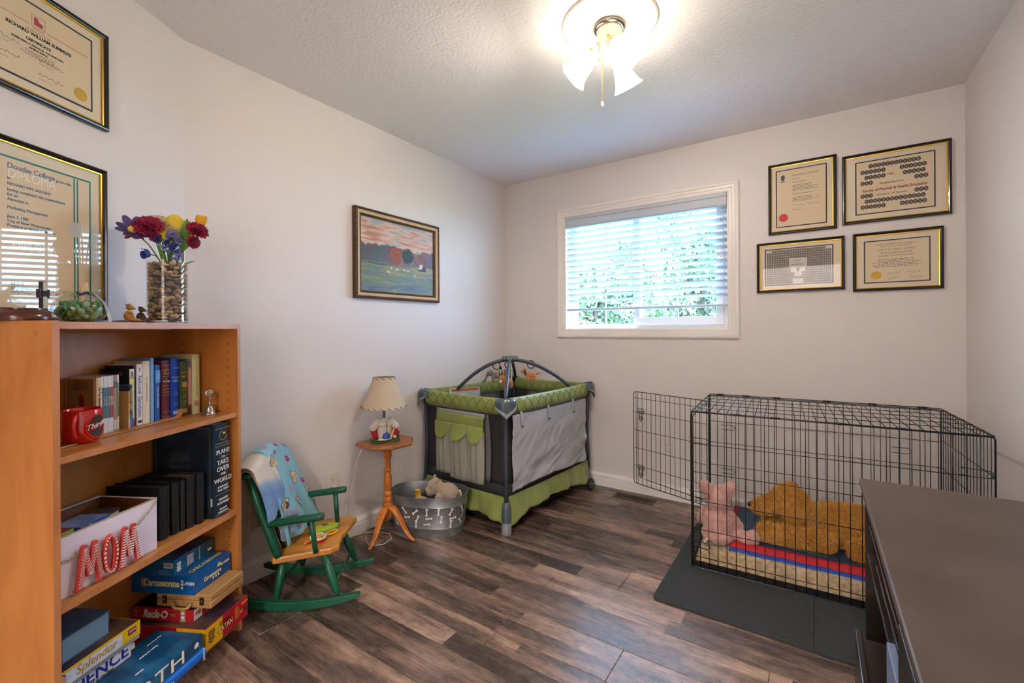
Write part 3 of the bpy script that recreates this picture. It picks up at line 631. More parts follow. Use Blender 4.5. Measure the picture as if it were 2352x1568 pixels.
b = MB(); b.cyl((-.0003, .05, 1.19), (-.0015, .05, 1.19), .007, n=16); b.build('screw_cover', mpl, sp_[0])
def shelf(z1, th, d0, name='shelf'):
    s = MB().bx(.0172, .6518, d0+.0006, DP-.008, z1-th, z1).build(name, mplx, bk); MB().bx(.0172, .6518, d0, d0+.0006, z1-th, z1).build('edge_band', edge, s); return s
shelf(TZ, .018, 0, 'top_board'); shelf(.870, .018, .004); shelf(.486, .020, .004); shelf(.075, .018, .010, 'bottom_board')
MB().bx(.0172, .6518, .03, .045, 0, .057).build('kick_board', mpl, bk)
MB().bx(.005, .664, DP-.006, DP, .02, TZ-.019).build('back_panel', mpl, bk)

# ---- books
pagem = mat('page block', '#d8cdb4', .85, col2='#bfb294', nscale=200, nstretch=(1, 30, 30), fac=(.3, .7))
def book(label, a, d, z, th, h, dep, col, rough=.5, tilt=0, spine=(), cover=None, group='books on the top shelf', name='book', rz=0, hard=True, pages=None):
    dep = min(dep, .2805-d); t = thing(name, label, 'book', BC(a, d, z), BRZ+rz, group)
    cm = mat('cover '+col, col, rough) if isinstance(col, str) else col; o = .003 if hard else .0008; ct = .0022 if hard else .0007
    b = MB(); b.bx(0, ct, 0, dep, 0, h); b.bx(th-ct, th, 0, dep, 0, h)
    n = 6; vs = []
    bul = .12*th if th > .012 else 0
    for i in range(n+1):
        f = i/n; x = th*f; y = -bul*math.sin(PI*f); vs += [(x, y, 0), (x, y, h), (x, y+ct*1.2, 0), (x, y+ct*1.2, h)]
    fs = []
    for i in range(n): k = 4*i; fs += [(k, k+4, k+5, k+1), (k+2, k+3, k+7, k+6), (k+1, k+5, k+7, k+3), (k, k+2, k+6, k+4)]
    b.add(vs, fs)
    cv_ = b.build('cover', cm, t)
    MB().bx(ct*1.2, th-ct*1.2, ct*1.3, dep-o, o, h-o).build('pages', pages or pagem, t)
    yb_ = -bul-.0005
    for (s, size, zc, m, mode) in spine:
        if mode == 'v': text(s, size, m, cv_, (th/2, yb_, zc), (0, 0, -1), (1, 0, 0))
        elif mode == 'h': text(s, size, m, cv_, (th/2, yb_, zc), (1, 0, 0), (0, 0, 1))
        elif mode == 'band': MB().bx(.0004, th-.0004, yb_+.0001-.0002, yb_+.002, zc-size/2, zc+size/2).build('spine_band', m, cv_)
        elif mode == 'spot': MB().bx(th*.2, th*.8, yb_-.0001, yb_+.002, zc-size/2, zc+size/2).build('emblem', m, cv_)
    if cover: cover(cv_, th, h, dep)
    return t
wink = mat('white ink', '#e6e2da', .7); gink = mat('gold ink', '#b89a4e', .5, .4); bink = mat('blue print', '#3f6fa8', .7); redi = mat('red print', '#b53a2e', .7); pinki = mat('magenta print', '#b3254f', .6)
def cov1(cv_, th, h, dep):
    x = -.0006
    MB().bx(x, 0, .010, dep-.004, .055, h-.004).build('cover_picture', mat('sepia cover picture', '#94784c', .6, col2='#5c452c', nscale=14, fac=(.4, .7)), cv_)
    MB().ell((x, .052, .105), (.0008, .010, .022)).build('red_figure', mat('dark red robe', '#7c2018', .7), cv_, smooth=True)
    b = MB(); scrib(b, (x-.0004, dep-.02, h-.012), (0, -1, 0), Z1, .07, .028, 6, center=True, th=.3); scrib(b, (x-.0004, .045, .052), (0, -1, 0), Z1, .04, .03, 8, th=.3); b.build('small_print', ink, cv_)
    text('Galilee', .014, ink, cv_, (x-.0003, .028, .012), (0, -1, 0), Z1)
def covb(cv_, th, h, dep):
    b = MB()
    for yy in (.025, .10):
        for k in range(5): b.tube([(-.0006, yy+k*.003, h-.022), (-.0006, yy+(k-2)*.0045+.006, h-.008)], .0008, 4)
    b.build('hand_print', mat('dark tan print', '#7c4b38', .7), cv_)
Zs = .8702
book('cream paperback with a sepia cover of a robed figure, leftmost book on the shelf', .253, .168, Zs, .017, .178, .108, '#dcc49a', hard=False, spine=(('The Two Gospels / Margaret Holmes', .0085, .085, ink, 'v'), ), cover=cov1)
_thin = [(.2705, .0062, '#6d4a86', 'purple'), (.2770, .0050, '#4f7d5c', 'leaf green'), (.2823, .0062, '#3c6fae', 'mid blue'), (.2888, .0042, '#4d8a84', 'teal'), (.2933, .0048, '#8a3c38', 'brick red'), (.2984, .0040, '#5d6d80', 'slate blue'), (.3027, .0052, '#a83028', 'bright red')]
for i, (a, th, c, nm) in enumerate(_thin):
    book(f'very thin white booklet with a {nm} spine, beside the cream paperback', a, .170, Zs, th, .180, .125, mat('booklet white', '#dfdde0', .5), hard=False, spine=(('', .098, .095, mat('band '+nm, c, .5), 'band'), ('Journey in Faith', .0045, .10, wink, 'v')), name='booklet')
book('thin grey-brown paperback with a white foot between booklets and the tan booklet', .3082, .172, Zs, .014, .181, .125, '#9c8c80', hard=False, spine=(('', .03, .02, mat('pale card', '#c9bfb0', .6), 'band'), ('', .022, .150, mat('dark taupe', '#6d6360', .6), 'band')))
book('thin paperback with a green and white spine beside the short tan booklet', .3224, .171, Zs, .0058, .181, .125, mat('booklet white', '#dfdde0', .5), hard=False, spine=(('', .11, .10, mat('band green', '#7c9468', .5), 'band'), ))
book('short tan and ochre booklet, lowest in the row', .3400, .150, Zs, .0060, .124, .085, mat('tan cover', '#c09a5a', .6), hard=False, spine=(('', .04, .105, mat('ochre', '#b8822a', .6), 'band'), ('', .03, .018, mat('pale card', '#c9bfb0', .6), 'band')), name='booklet')
book('dark navy paperback titled Moments for Leaders, shorter than its neighbours', .3475, .156, Zs, .0125, .144, .10, '#1c3047', hard=False, spine=(('Moments for Leaders', .0082, .095, wink, 'v'), ('', .045, .025, mat('mid blue foot', '#3c6390', .5), 'band')))
book('pale yellow spined book with black cover and a purple emblem at its top', .3615, .170, Zs, .0165, .196, .145, mat('black cover', '#141212', .35), spine=(('', .160, .090, mat('pale yellow', '#d9cf86', .5), 'band'), ('', .035, .178, mat('cream top', '#e0d8c6', .5), 'band'), ('', .018, .178, mat('purple emblem', '#6d2f66', .5), 'spot'), ('', .028, .014, pinki, 'band'), ('3', .012, .014, wink, 'h')), cover=covb)
book('narrow navy book between the yellow spine and the white catholic title', .3790, .172, Zs, .0085, .206, .15, '#263654', spine=(('', .012, .195, mat('dark navy', '#1c2440', .5), 'band'), ))
book('white book with the blue title Rediscover Catholicism', .3885, .170, Zs, .0200, .210, .15, '#e3dcd8', hard=False, spine=(('Rediscover Catholicism', .0150, .100, bink, 'v'), ('KELLY', .006, .190, ink, 'v'), ('', .008, .012, ink, 'spot')))
book('thick cream book with faint grey lettering beside the white one', .4110, .170, Zs, .0265, .219, .15, '#dbd0bb', spine=(('Five Faces of the Church', .0085, .120, mat('faint grey print', '#b8ae9c', .8), 'v'), ))
book('tall narrow pale blue book standing against the cream one', .4395, .168, Zs, .0125, .228, .17, '#7ba6cc', spine=(('Leading with Grace', .0065, .12, mat('pale blue print', '#b8d2e6', .8), 'v'), ))
book('blue paperback with a light blue panel titled Modern Saints and Blessed', .4540, .166, Zs, .0195, .202, .14, '#1f5aa6', hard=False, spine=(('', .045, .160, mat('light blue panel', '#4f93d2', .5), 'band'), ('Modern Saints and Blessed', .0070, .085, wink, 'v'), ('PETERS', .007, .160, wink, 'v')))
book('maroon leather Holy Bible with gilt bands across its spine', .4780, .162, Zs, .0305, .216, .15, '#5e2030', .35, spine=(('HOLY', .010, .180, gink, 'h'), ('BIBLE', .010, .168, gink, 'h'), ('', .0012, .198, gink, 'band'), ('', .0012, .158, gink, 'band'), ('The Story', .007, .140, wink, 'h'), ('', .0012, .124, gink, 'band'), ('', .0012, .112, gink, 'band'), ('KING JAMES', .005, .100, gink, 'h'), ('', .0012, .09, gink, 'band'), ('', .0012, .028, gink, 'band'), ('', .0012, .010, gink, 'band')))
_bb = mat('blue print pale', '#8fa6cc', .6)
book('bright blue Holy Bible with pale lettering between the maroon and green ones', .5105, .158, Zs, .0350, .222, .15, '#123c9c', .35, spine=(('HOLY', .011, .150, _bb, 'h'), ('BIBLE', .011, .137, _bb, 'h'), ('GOOD NEWS', .0045, .185, _bb, 'h'), ('with', .0045, .10, _bb, 'h'), ('Deutero', .0045, .092, _bb, 'h'), ('canonicals', .0045, .085, _bb, 'h'), ('Catholic', .0045, .055, _bb, 'h'), ('Edition', .0045, .048, _bb, 'h'), ('', .012, .02, _bb, 'spot')))
book('dark green Holy Bible with gold lettering', .5475, .154, Zs, .0330, .208, .15, '#344a30', .5, spine=(('HOLY', .0125, .165, gink, 'h'), ('BIBLE', .0125, .150, gink, 'h'), ('', .020, .120, gink, 'spot'), ('NRSV', .009, .100, gink, 'h'), ('New', .005, .083, gink, 'h'), ('Revised', .005, .076, gink, 'h'), ('Standard', .005, .069, gink, 'h'), ('Catholic', .005, .055, gink, 'h'), ('Edition', .005, .048, gink, 'h'), ('', .014, .02, gink, 'spot')))
book('thin brown book with a pink and grey spine right of the green one', .5825, .152, Zs, .0125, .215, .15, '#8a6a5c', hard=False, spine=(('', .165, .100, mat('dusty pink', '#b98880', .6), 'band'), ('', .03, .195, mat('grey top', '#5c6470', .6), 'band'), ('', .04, .02, mat('dark rose', '#7c3440', .6), 'band')))
book('tall pale green book with faint gold title, rightmost book on the shelf', .5975, .148, Zs, .0365, .232, .17, '#b8bb8c', .6, spine=(('Journal of the Church Year', .012, .135, mat('faint gold print', '#a9a268', .6), 'v'), ('', .022, .040, mat('faint rust', '#a8865a', .6), 'spot')))

# curled bamboo strip in front of the books
t = thing('bamboo_strip', 'long thin bamboo tray strip with a curled up end in front of the books', 'tray', BC(.022, .085, .8702), BRZ)
dr = Vector((.548, .055, 0)).normalized(); pr = Vector((-dr.y, dr.x, 0)); b = MB(); prof = []
for i in range(26):
    s = .5*i/25; prof.append((s, .0015))
for i in range(1, 11):
    a = i/10*1.75; prof.append((.5+.022*math.sin(a), .0015+.022*(1-math.cos(a))))
vs = []
for s, z in prof:
    for wd in (0, 1):
        w_ = .022+.022*max(0, (s-.42)/.1); p = dr*s+pr*(wd*w_); vs += [(p.x, p.y, z), (p.x, p.y, z+.0035)]
fs = []
for i in range(len(prof)-1): k = i*4; fs += [(k, k+4, k+6, k+2), (k+1, k+3, k+7, k+5), (k, k+1, k+5, k+4), (k+2, k+6, k+7, k+3)]
b.add(vs, fs+[(0, 2, 3, 1)]).build('strip', wood('bamboo', '#a8672a', '#cf9450', 0, 3, .35, 20), t, smooth='auto')

# bell
t = thing('hand_bell', 'small pewter hand bell with a round medal handle on the top shelf', 'bell', BC(.600, .078, .8702), BRZ-.75)
pew = mat('pewter', '#9c948a', .32, .9)
MB().lathe([(.023, 0), (.0235, .002), (.020, .006), (.0165, .014), (.014, .026), (.011, .034), (.006, .037), (.0025, .038), (0, .038)], 28).build('bell_body', pew, t, smooth=True)
MB().lathe([(.004, .037), (.006, .039), (.0032, .042), (.003, .060), (.0055, .063), (.0035, .066), (0, .066)], 16).build('handle', pew, t, smooth=True)
M = Matrix.Rotation(math.radians(90), 3, 'X'); md = MB().lathe([(.009, -.0015), (.014, -.0022), (.0155, 0), (.014, .0022), (.009, .0015), (0, .0015)], 28, (0, 0, .0815), M).build('medal', pew, t, smooth=True)
b = MB().lathe([(.006, -.0035), (.007, 0), (.006, .003)], 20, (0, 0, .0815), M); b.build('medal_ring', mat('worn gold', '#b98d50', .3, .9), md, smooth=True)

# red mug
t = thing('mug', 'glossy red mug with a round emblem at the left end of the top shelf', 'mug', BC(.160, .090, .8702), BRZ)
t.location = BC(.168, .118, .8702)
red = mat('red glaze', '#c00d10', .12, coat=.6)
MB().lathe([(.030, 0), (.034, .001), (.041, .008), (.0455, .022), (.0465, .045), (.0455, .072), (.044, .094), (.0425, .098), (.041, .095), (.043, .050), (.041, .015), (.030, .006), (0, .006)], 40, wav=None).build('body', red, t, smooth=True)
aa = math.radians(215); hx, hy = math.cos(aa), math.sin(aa)
MB().tube([(hx*.042, hy*.042, .080), (hx*.060, hy*.060, .086), (hx*.072, hy*.072, .068), (hx*.072, hy*.072, .042), (hx*.060, hy*.060, .022), (hx*.043, hy*.043, .022)], [.008, .0075, .007, .007, .0075, .009], 10).build('handle', red, t, smooth=True, subsurf=1)
def on_mug(ang, z, r): return (math.cos(ang)*r, math.sin(ang)*r, z)
a0 = math.radians(-82); b = MB(); vs = [on_mug(a0, .048, .0470)]
for k in range(28): q = 2*PI*k/28; vs.append(on_mug(a0+math.cos(q)*.50, .048+math.sin(q)*.032, .0472))
b.add(vs, [(0, 1+k, 1+(k+1) % 28) for k in range(28)]).build('dark_emblem', mat('dark emblem', '#3a2c28', .3), t)
for rr, nm in ((.66, 'ring'), (.82, 'ring')):
    MB().tube([on_mug(a0+math.cos(2*PI*k/32)*rr, .048+math.sin(2*PI*k/32)*.044*rr/.8*.95, .0470) for k in range(32)], .0007, 5, closed=True).build('orange_ring', mat('orange line', '#e0501e', .3), t)
me = text_mesh('Thirstea', .021, ext=.0008, shear=.25, sx=.9)
for v in me.vertices: q = a0+v.co.x/.047; zz_ = .052+v.co.y+v.co.x*.25; v.co = on_mug(q, zz_, .0478+v.co.z)
me.materials.clear(); me.materials.append(wink); link('lettering', me, None, t)

# ---- second shelf: decorated box, black binders, big book
Z2 = .4862
t = thing('storage_box', 'white open box with red MOM letters hung on a cord across its front', 'box', BC(.022, .032, Z2), BRZ)
wl = mat('white lilac card', '#dcd4e4', .5); inn = wood('box inner wood', '#5a3418', '#7a4a24', 0, 3, .5, 12)
bw, bd, bh = .301, .205, .166
b = MB(); b.bx(0, bw, 0, .004, 0, bh); b.bx(0, bw, bd-.004, bd, 0, bh); b.bx(0, .004, .004, bd-.004, 0, bh); b.bx(bw-.004, bw, .004, bd-.004, 0, bh); b.bx(0, bw, 0, bd, 0, .004); b.build('walls', wl, t)
b = MB(); b.bx(.004, bw-.004, .004, .006, .004, bh-.002); b.bx(.004, bw-.004, bd-.006, bd-.004, .004, bh-.002); b.bx(.004, .006, .006, bd-.006, .004, bh-.002); b.bx(bw-.006, bw-.004, .006, bd-.006, .004, bh-.002); b.build('lining', inn, t)
b = MB(); b.tube([(0, 0, bh), (bw, 0, bh), (bw, bd, bh), (0, bd, bh)], .0022, 6, closed=True); b.build('corded_rim', mat('cord', '#a8987c', .9, bump=.8, bscale=400), t)
cd = mat('jute chain', '#b3a184', .9); 
def cordchain(p0, p1, sag, n, nm='cord'):
    b = MB(); P = []
    for i in range(n+1): f = i/n; P.append(Vector(p0).lerp(Vector(p1), f)-Vector((0, 0, sag*4*f*(1-f))))
    for i in range(n):
        m_ = (P[i]+P[i+1])/2; d = (P[i+1]-P[i]).normalized(); l = (P[i+1]-P[i]).length*.62; x, y, z = frame(d, (0, 1, 0)); q = [m_+d*l*math.cos(2*PI*k/10)+(x if i % 2 else (x*.8+y*.5))*.0042*math.sin(2*PI*k/10) for k in range(10)]; b.tube(q, .0012, 5, closed=True)
    b.build(nm, cd, t, smooth=True)
cordchain((.01, -.006, .105), (.070, -.008, .105), .004, 8); cordchain((.212, -.008, .105), (bw-.004, -.004, bh-.006), .006, 13)
lred = mat('red letter', '#b3362c', .4); ldot = mat('white dots', '#e6dcd8', .5)
def stroke_box(b, p, q, w_, y0, y1):
    p, q = Vector((p[0], 0, p[1])), Vector((q[0], 0, q[1])); d = (q-p).normalized(); n_ = Vector((-d.z, 0, d.x))*w_/2
    vs = [v+Vector((0, y, 0)) for y in (y0, y1) for v in (p-n_, p+n_, q+n_, q-n_)]; b.add(vs, [(3, 2, 1, 0), (4, 5, 6, 7), (0, 1, 5, 4), (1, 2, 6, 5), (2, 3, 7, 6), (3, 0, 4, 7)])
def letter_M(x0, z0, w_, h, deco):
    pts = [(x0, z0), (x0+w_*.24, z0+h), (x0+w_*.50, z0+h*.22), (x0+w_*.74, z0+h), (x0+w_, z0)]; b = MB()
    for i in range(4): stroke_box(b, pts[i], pts[i+1], .0145, -.010-.0002*i, -.020+.0002*i)
    for p in (pts[1], pts[3]): b.lathe([(.0072, -.005), (.0072, .005)], 14, (p[0], -.015, p[1]), Matrix.Rotation(PI/2, 3, 'X'))
    for p in (pts[0], pts[4]): b.bx(p[0]-.011, p[0]+.011, -.0205, -.0095, z0-.004, z0+.003)
    o = b.build('letter', lred, t, bevel=.0015); d = MB(); y = -.0215
    for i in range(4):
        p, q = Vector((pts[i][0], 0, pts[i][1])), Vector((pts[i+1][0], 0, pts[i+1][1])); L = (q-p).length; dr_ = (q-p)/L; n_ = Vector((-dr_.z, 0, dr_.x)); k = 0; s_ = .002
        while s_ < L-.002:
            c = p+dr_*s_
            if deco == 'dots':
                for o2 in ((-.0045, 0, .0045) if k % 2 else (-.0022, .0022)): e = c+n_*o2; disc(d, e.x, e.z, .0013, y, 7)
                s_ += .0040
            else:
                e = [c+n_*.0066, c-n_*.0066, c-n_*.0066+dr_*.0036, c+n_*.0066+dr_*.0036]; d.add([(v.x, y, v.z) for v in e], [(0, 1, 2, 3)]); s_ += .0075
            k += 1
    d.build('white_pattern', ldot, o, kind='stuff')
def letter_O(cx, cz, rx, rz_):
    b = MB(); d = MB(); n = 36; ro, ri = 1.0, .56; vs = []
    for k in range(n):
        a = 2*PI*k/n; c, s_ = math.cos(a), math.sin(a)
        for r_, y in ((1, -.010), (1, -.020), (.48, -.020), (.48, -.010)): vs.append((cx+rx*r_*c if r_ == 1 else cx+(rx-.013)*c, y, cz+rz_*s_ if r_ == 1 else cz+(rz_-.013)*s_))
    b.add(vs, [(4*k+j, 4*k+(j+1) % 4, 4*((k+1) % n)+(j+1) % 4, 4*((k+1) % n)+j) for k in range(n) for j in range(4)]); o = b.build('letter', lred, t, bevel=.001)
    for k in range(26):
        a = 2*PI*k/26; a2 = a+.12; q = [(cx+rx*.97*math.cos(u), -.0204, cz+rz_*.985*math.sin(u)) for u in (a, a2)]+[(cx+(rx-.0065)*math.cos(u), -.0204, cz+(rz_-.0065)*math.sin(u)) for u in (a2, a)]; d.add(q, [(0, 1, 2, 3)])
    d.build('white_pattern', ldot, o, kind='stuff')
letter_M(.050, .014, .058, .106, 'dots'); letter_O(.136, .068, .0215, .056); letter_M(.166, .012, .054, .106, 'stripes')
def smallbox(name, label, a, d, z, w_, dp, h, col, rz=0, cat='box', group=None, tilt=0, top=None):
    t = thing(name, label, cat, BC(a, d, z), BRZ+rz, group); t.rotation_euler.x = tilt
    MB().bx(0, w_, 0, dp, 0, h).build('carton', mat('carton '+col, col, .4), t, bevel=.0008)
    return t
g = smallbox('card_game_box', 'orange and green card game box inside the white box', .030, .048, Z2+.140, .075, .095, .024, '#7ca83c', .25, group=None)
MB().bx(.001, .074, .001, .094, .024, .0244).build('printed_top', mat('orange printed art', '#c4581e', .4, col2='#8a2c12', nscale=30), g); MB().bx(.02, .06, .04, .06, .0245, .0247).build('title_patch', mat('yellow patch', '#e0c030', .5), g)
g = smallbox('card_game_box', 'blue card game box lettered Phase 10 lying in the white box', .112, .056, Z2+.137, .095, .085, .024, '#1c55b0', .15)
MB().bx(.001, .094, .001, .084, .024, .0244).build('printed_top', mat('blue grey art', '#3f5a96', .4, col2='#7c8cae', nscale=25), g); text('Phase 10', .015, wink, g, (.066, -.0005, .012), X1, Z1, bold=.0003)
MB().bx(.012, .016, -.0006, 0, 0, .024).build('stripe', pinki, g); MB().bx(.020, .024, -.0006, 0, 0, .024).build('stripe', mat('teal p', '#2aa0a0', .5), g); MB().bx(.028, .032, -.0006, 0, 0, .024).build('stripe', mat('yellow patch', '#e0c030', .5), g)
g = smallbox('domino_box', 'cream domino tin lying under the card games in the white box', .10, .045, Z2+.114, .15, .10, .020, '#d0c39a', .05)
g = smallbox('toy_tin', 'small dark tin with a pale label at the right end inside the white box', .225, .10, Z2+.118, .06, .06, .032, '#2c2a2a', .3)
MB().bx(.005, .05, -.0004, 0, .006, .026).build('paper_label', mat('pale card', '#c9bfb0', .6), g)
MB().bx(.030, .315, .040, .225, Z2+.005, Z2+.09).build('x', None) if False else None

blk = mat('black leatherette', '#0e0e10', .45, bump=.5, bscale=300)
for i, (a, th, h, d, dep, nm) in enumerate(((.372, .036, .178, .070, .20, 'first and widest black album, nearest the white box'), (.4165, .0265, .180, .066, .19, 'second black album from the white box'), (.4470, .0150, .180, .060, .19, 'third and slimmest black album in the row'), (.4660, .0320, .184, .054, .19, 'fourth black album with a silver edged corner'), (.5020, .0285, .186, .046, .19, 'fifth black album, beside the tall plans book'))):
    t = thing('photo_album', nm, 'album', BC(a, d, Z2), BRZ, 'black albums on the middle shelf')
    b = MB(); b.bx(0, .003, 0, dep, 0, h); b.bx(th-.003, th, 0, dep, 0, h); b.grid(lambda u, v: (th*u, -.006*math.sin(PI*u), h*v), 6, 1); b.build('cover', blk, t)
    MB().bx(.003, th-.003, .004, dep-.003, .004, h-.003).build('pages', mat('dark page edge', '#1c1b1a', .7), t)
    b = MB(); b.bx(th-.0012, th+.0002, -.0012, .0004, 0, h); b.bx(0, th, -.0006, dep*.5, h, h+.0006) if i == 3 else None
    b.build('edge_trim', mat('worn bronze edge', '#5c4a34', .5, .4) if i != 1 else silver, t)
def covbig(cv_, th, h, dep):
    b = MB(); x = -.0006
    for q in ((.012, .014, .02, h-.012), ): b.bx(x, 0, q[0], q[1], q[2], q[3])
    b.bx(x, 0, .014, dep-.012, h-.014, h-.012); b.bx(x, 0, dep-.014, dep-.012, .02, h-.012); b.build('gold_frame', mat('dull gold', '#7d6434', .5, .5), cv_)
    b = MB(); scrib(b, (x-.0002, dep-.075, h-.105), (0, -1, 0), Z1, .12, .034, 4, th=.22); scrib(b, (x-.0002, dep-.075, h-.150), (0, -1, 0), Z1, .12, .055, 6, th=.22); b.build('small_print', mat('dim print', '#6a625a', .7), cv_)
    MB().bx(x, 0, .004, .010, .045, .075).build('price_label', mat('pale card', '#c9bfb0', .6), cv_)
_bt = book('huge black book titled Plans to Take Over the World, right of the albums', .5520, .024, Z2, .076, .352, .25, mat('black blue cover', '#101c28', .4, col2='#23435c', nscale=9, fac=(.4, .75)), cover=covbig, group=None, spine=(
    ('PLANS', .0230, .245, wink, 'h'), ('- TO -', .013, .225, wink, 'h'), ('TAKE', .0250, .205, wink, 'h'), ('OVER', .0250, .180, wink, 'h'), ('- THE -', .013, .160, wink, 'h'), ('WORLD', .0240, .138, wink, 'h'), ("IF I'M NOT", .011, .112, wink, 'h'), ('TOO TIRED', .011, .100, wink, 'h'), ('YAWNY', .013, .065, wink, 'h'), ('NODSHELF', .0125, .051, wink, 'h'), ('PUNCHY', .009, .028, wink, 'h'), ('PUBLISHING', .009, .017, wink, 'h'),
    ('', .0012, .335, gink, 'band'), ('', .0012, .278, gink, 'band'), ('', .0012, .268, gink, 'band'), ('', .0010, .085, gink, 'band'), ('', .0010, .010, gink, 'band')))
cvb = [o for o in _bt.children if o.name.startswith('cover')][0]
b = MB().tube([(.038+.018*math.cos(2*PI*k/20+1.9)*(1), -.0100, .308+.018*math.sin(2*PI*k/20+1.9)) for k in range(15)], .0009, 5); b.build('moon_arc', gink, cvb)
MB().add([(.036, -.0102, .312), (.050, -.0102, .312), (.048, -.0102, .322), (.043, -.0102, .316), (.038, -.0102, .323)], [(0, 1, 2, 3, 4)]).build('crown', mat('yellow patch', '#e0c030', .5), cvb)

# ---- bottom shelf: stacks of games
Z3 = .0752
def game(name, label, a0, a1, d0, d1, z0, z1, col, lid=1.0, top=None, group=None, rz=0, basecol='#cfc6b8', cat='board game', mc=None):
    t = thing(name, label, cat, BC(a0, d0, z0), BRZ+rz, group); w_, dp, h = a1-a0, d1-d0, z1-z0
    zl = h*(1-lid)
    l = MB().bx(0, w_, 0, dp, zl, h).build('lid', mc or mat('box '+col, col, .35), t, bevel=.0007)
    if lid < 1: MB().bx(.0015, w_-.0015, .0015, dp-.0015, 0, zl+.001).build('base', mat('box base '+basecol, basecol, .5), t)
    else: MB().bx(.001, w_-.001, .001, dp-.001, -.0001, .001).build('base', mat('box base '+basecol, basecol, .5), t)
    if top: MB().bx(.003, w_-.003, .003, dp-.003, h, h+.0004).build('printed_top', top, l)
    return t, l, w_, dp, h
FX = (1, 0, 0); LX_ = (0, -1, 0)
def ftext(s, size, m, l, x, z, y=-.0006, **k): return text(s, size, m, l, (x, y, z), X1, Z1, **k)       # on the front face
def ltext(s, size, m, l, y, z, x=-.0006, **k): return text(s, size, m, l, (x, y, z), LX_, Z1, **k)       # on the left face
yell = mat('printed yellow', '#dba80c', .35); darkart = mat('dark game art', '#2e2430', .4, col2='#6d4a34', nscale=9, fac=(.45, .7))
# tabletop game with red and yellow sides
t, l, w_, dp, h = game('board_game', 'red and yellow board game box lettered Settlers Catan, lowest of the right stack', .437, .648, -.042, .235, Z3, Z3+.079, '#b01226', top=darkart)
t.location = BC(.432, -.044, Z3)
for o in list(l.children): pass
MB().bx(0, .078, -.0005, 0, .0005, h-.0005).build('yellow_end', yell, l); MB().bx(-.0005, 0, 0, .11, .0005, h-.0005).build('yellow_end', yell, l)
ftext('SETTLERS', .017, mat('dark red ink', '#5e0e14', .6), l, .090, .056, y=-.0010, sx=.75); MB().bx(.055, .125, -.0009, -.0005, .0478, .0486).build('rule', MATS['dark red ink'], l)
ftext('CATAN', .029, mat('dark yellow ink', '#3e1c10', .6), l, .0905, .034, y=-.0010, sx=.72, bold=.0010); ftext('CATAN', .029, mat('cream gold ink', '#e8c872', .5), l, .0912, .0348, y=-.0016, sx=.72)
for i, s in enumerate(('THIS IS AN', 'EXPANSION', 'USE WITH', 'ORIGINAL', 'PRODUCTS', 'ONLY')): ftext(s, .0072, ink, l, .026, .060-.008*i, y=-.0010, sx=.8)
b = MB(); scrib(b, (.140, -.0010, .068), X1, Z1, .028, .045, 7, th=.4); b.build('small_print', mat('yellow print', '#d9a838', .6), l)
ftext('CATAN', .009, MATS['yellow print'], l, .192, .062); ftext('5-6', .012, MATS['yellow print'], l, .176, .035); disc(MB(), .193, .036, .008, -.0008).build('seal', MATS['dark red ink'], l)
ltext('SETTLERS', .014, mat('dull red ink', '#7c1c1e', .6), l, .16, .045)
# card rack game
t, l, w_, dp, h = game('board_game', 'red card game box lettered Rack-O under the wooden case', .462, .646, .030, .272, Z3+.0795, Z3+.124, '#a81c22', top=mat('black game top', '#141416', .35))
b = MB(); b.bx(-.0006, 0, .030, .048, .001, h-.001); b.build('grey_panel', mat('grey card', '#9c948c', .5), l); b = MB(); b.bx(-.0010, -.0005, .034, .044, .012, .034); b.build('logo_patch', wink, l)
ltext('MB', .011, redi, l, .039, .025, x=-.0014); ltext('Rack-O', .036, mat('cream print', '#dcd0c0', .6), l, .148, .022, shear=.25, bold=.0018, sx=.85); ltext('JEU', .012, gink, l, .225, .031); ltext('DE', .012, gink, l, .225, .014)
b = MB(); scrib(b, (-.0008, .088, .028), LX_, Z1, .032, .010, 2, th=.4); b.build('small_print', MATS['cream print'], l)
MB().bx(.004, .040, -.0010, -.0004, .004, h-.004).build('logo_patch', wink, l); ftext('MB', .018, redi, l, .021, .026, y=-.0014); ftext('Rack-O', .030, MATS['cream print'], l, .105, .022, shear=.25, bold=.0015)
# wooden case
ws = wood('pale ash case', '#9c7442', '#b48c58', 0, 4, .55, 10)
t = thing('wooden_case', 'pale wooden carrying case with brass handle in the right stack', 'case', BC(.474, -.030, Z3+.1245), BRZ); w_, dp, h = .166, .215, .050
cs_ = MB().bx(0, w_, 0, dp, 0, h*.52-.0004).build('tray', ws, t, bevel=.004); MB().bx(0, w_, 0, dp, h*.52+.0004, h).build('lid', ws, t, bevel=.004)
dkb = mat('dark brass', '#6d5a3a', .35, .9)
for y in (.035, .180):
    b = MB(); b.bx(-.0025, 0, y-.008, y+.008, h*.25, h*.8); b.tube([(-.004, y-.005, h*.52), (-.006, y, h*.62), (-.004, y+.005, h*.52)], .0014, 6); b.build('latch', dkb, t, smooth='auto')
b = MB(); b.tube([(-.002, .075, h*.30), (-.012, .078, h*.16), (-.014, .090, h*.08), (-.014, .125, h*.08), (-.012, .137, h*.16), (-.002, .140, h*.30)], .0045, 8); b.build('handle', mat('leather strap', '#b88c50', .5), t, smooth=True)
for y in (.075, .140): MB().tube([(-.002+.009*math.cos(q), y, h*.24+.009*math.sin(q)) for q in [2*PI*k/14 for k in range(14)]], .0012, 6, closed=True).build('ring', silver, t, smooth=True)
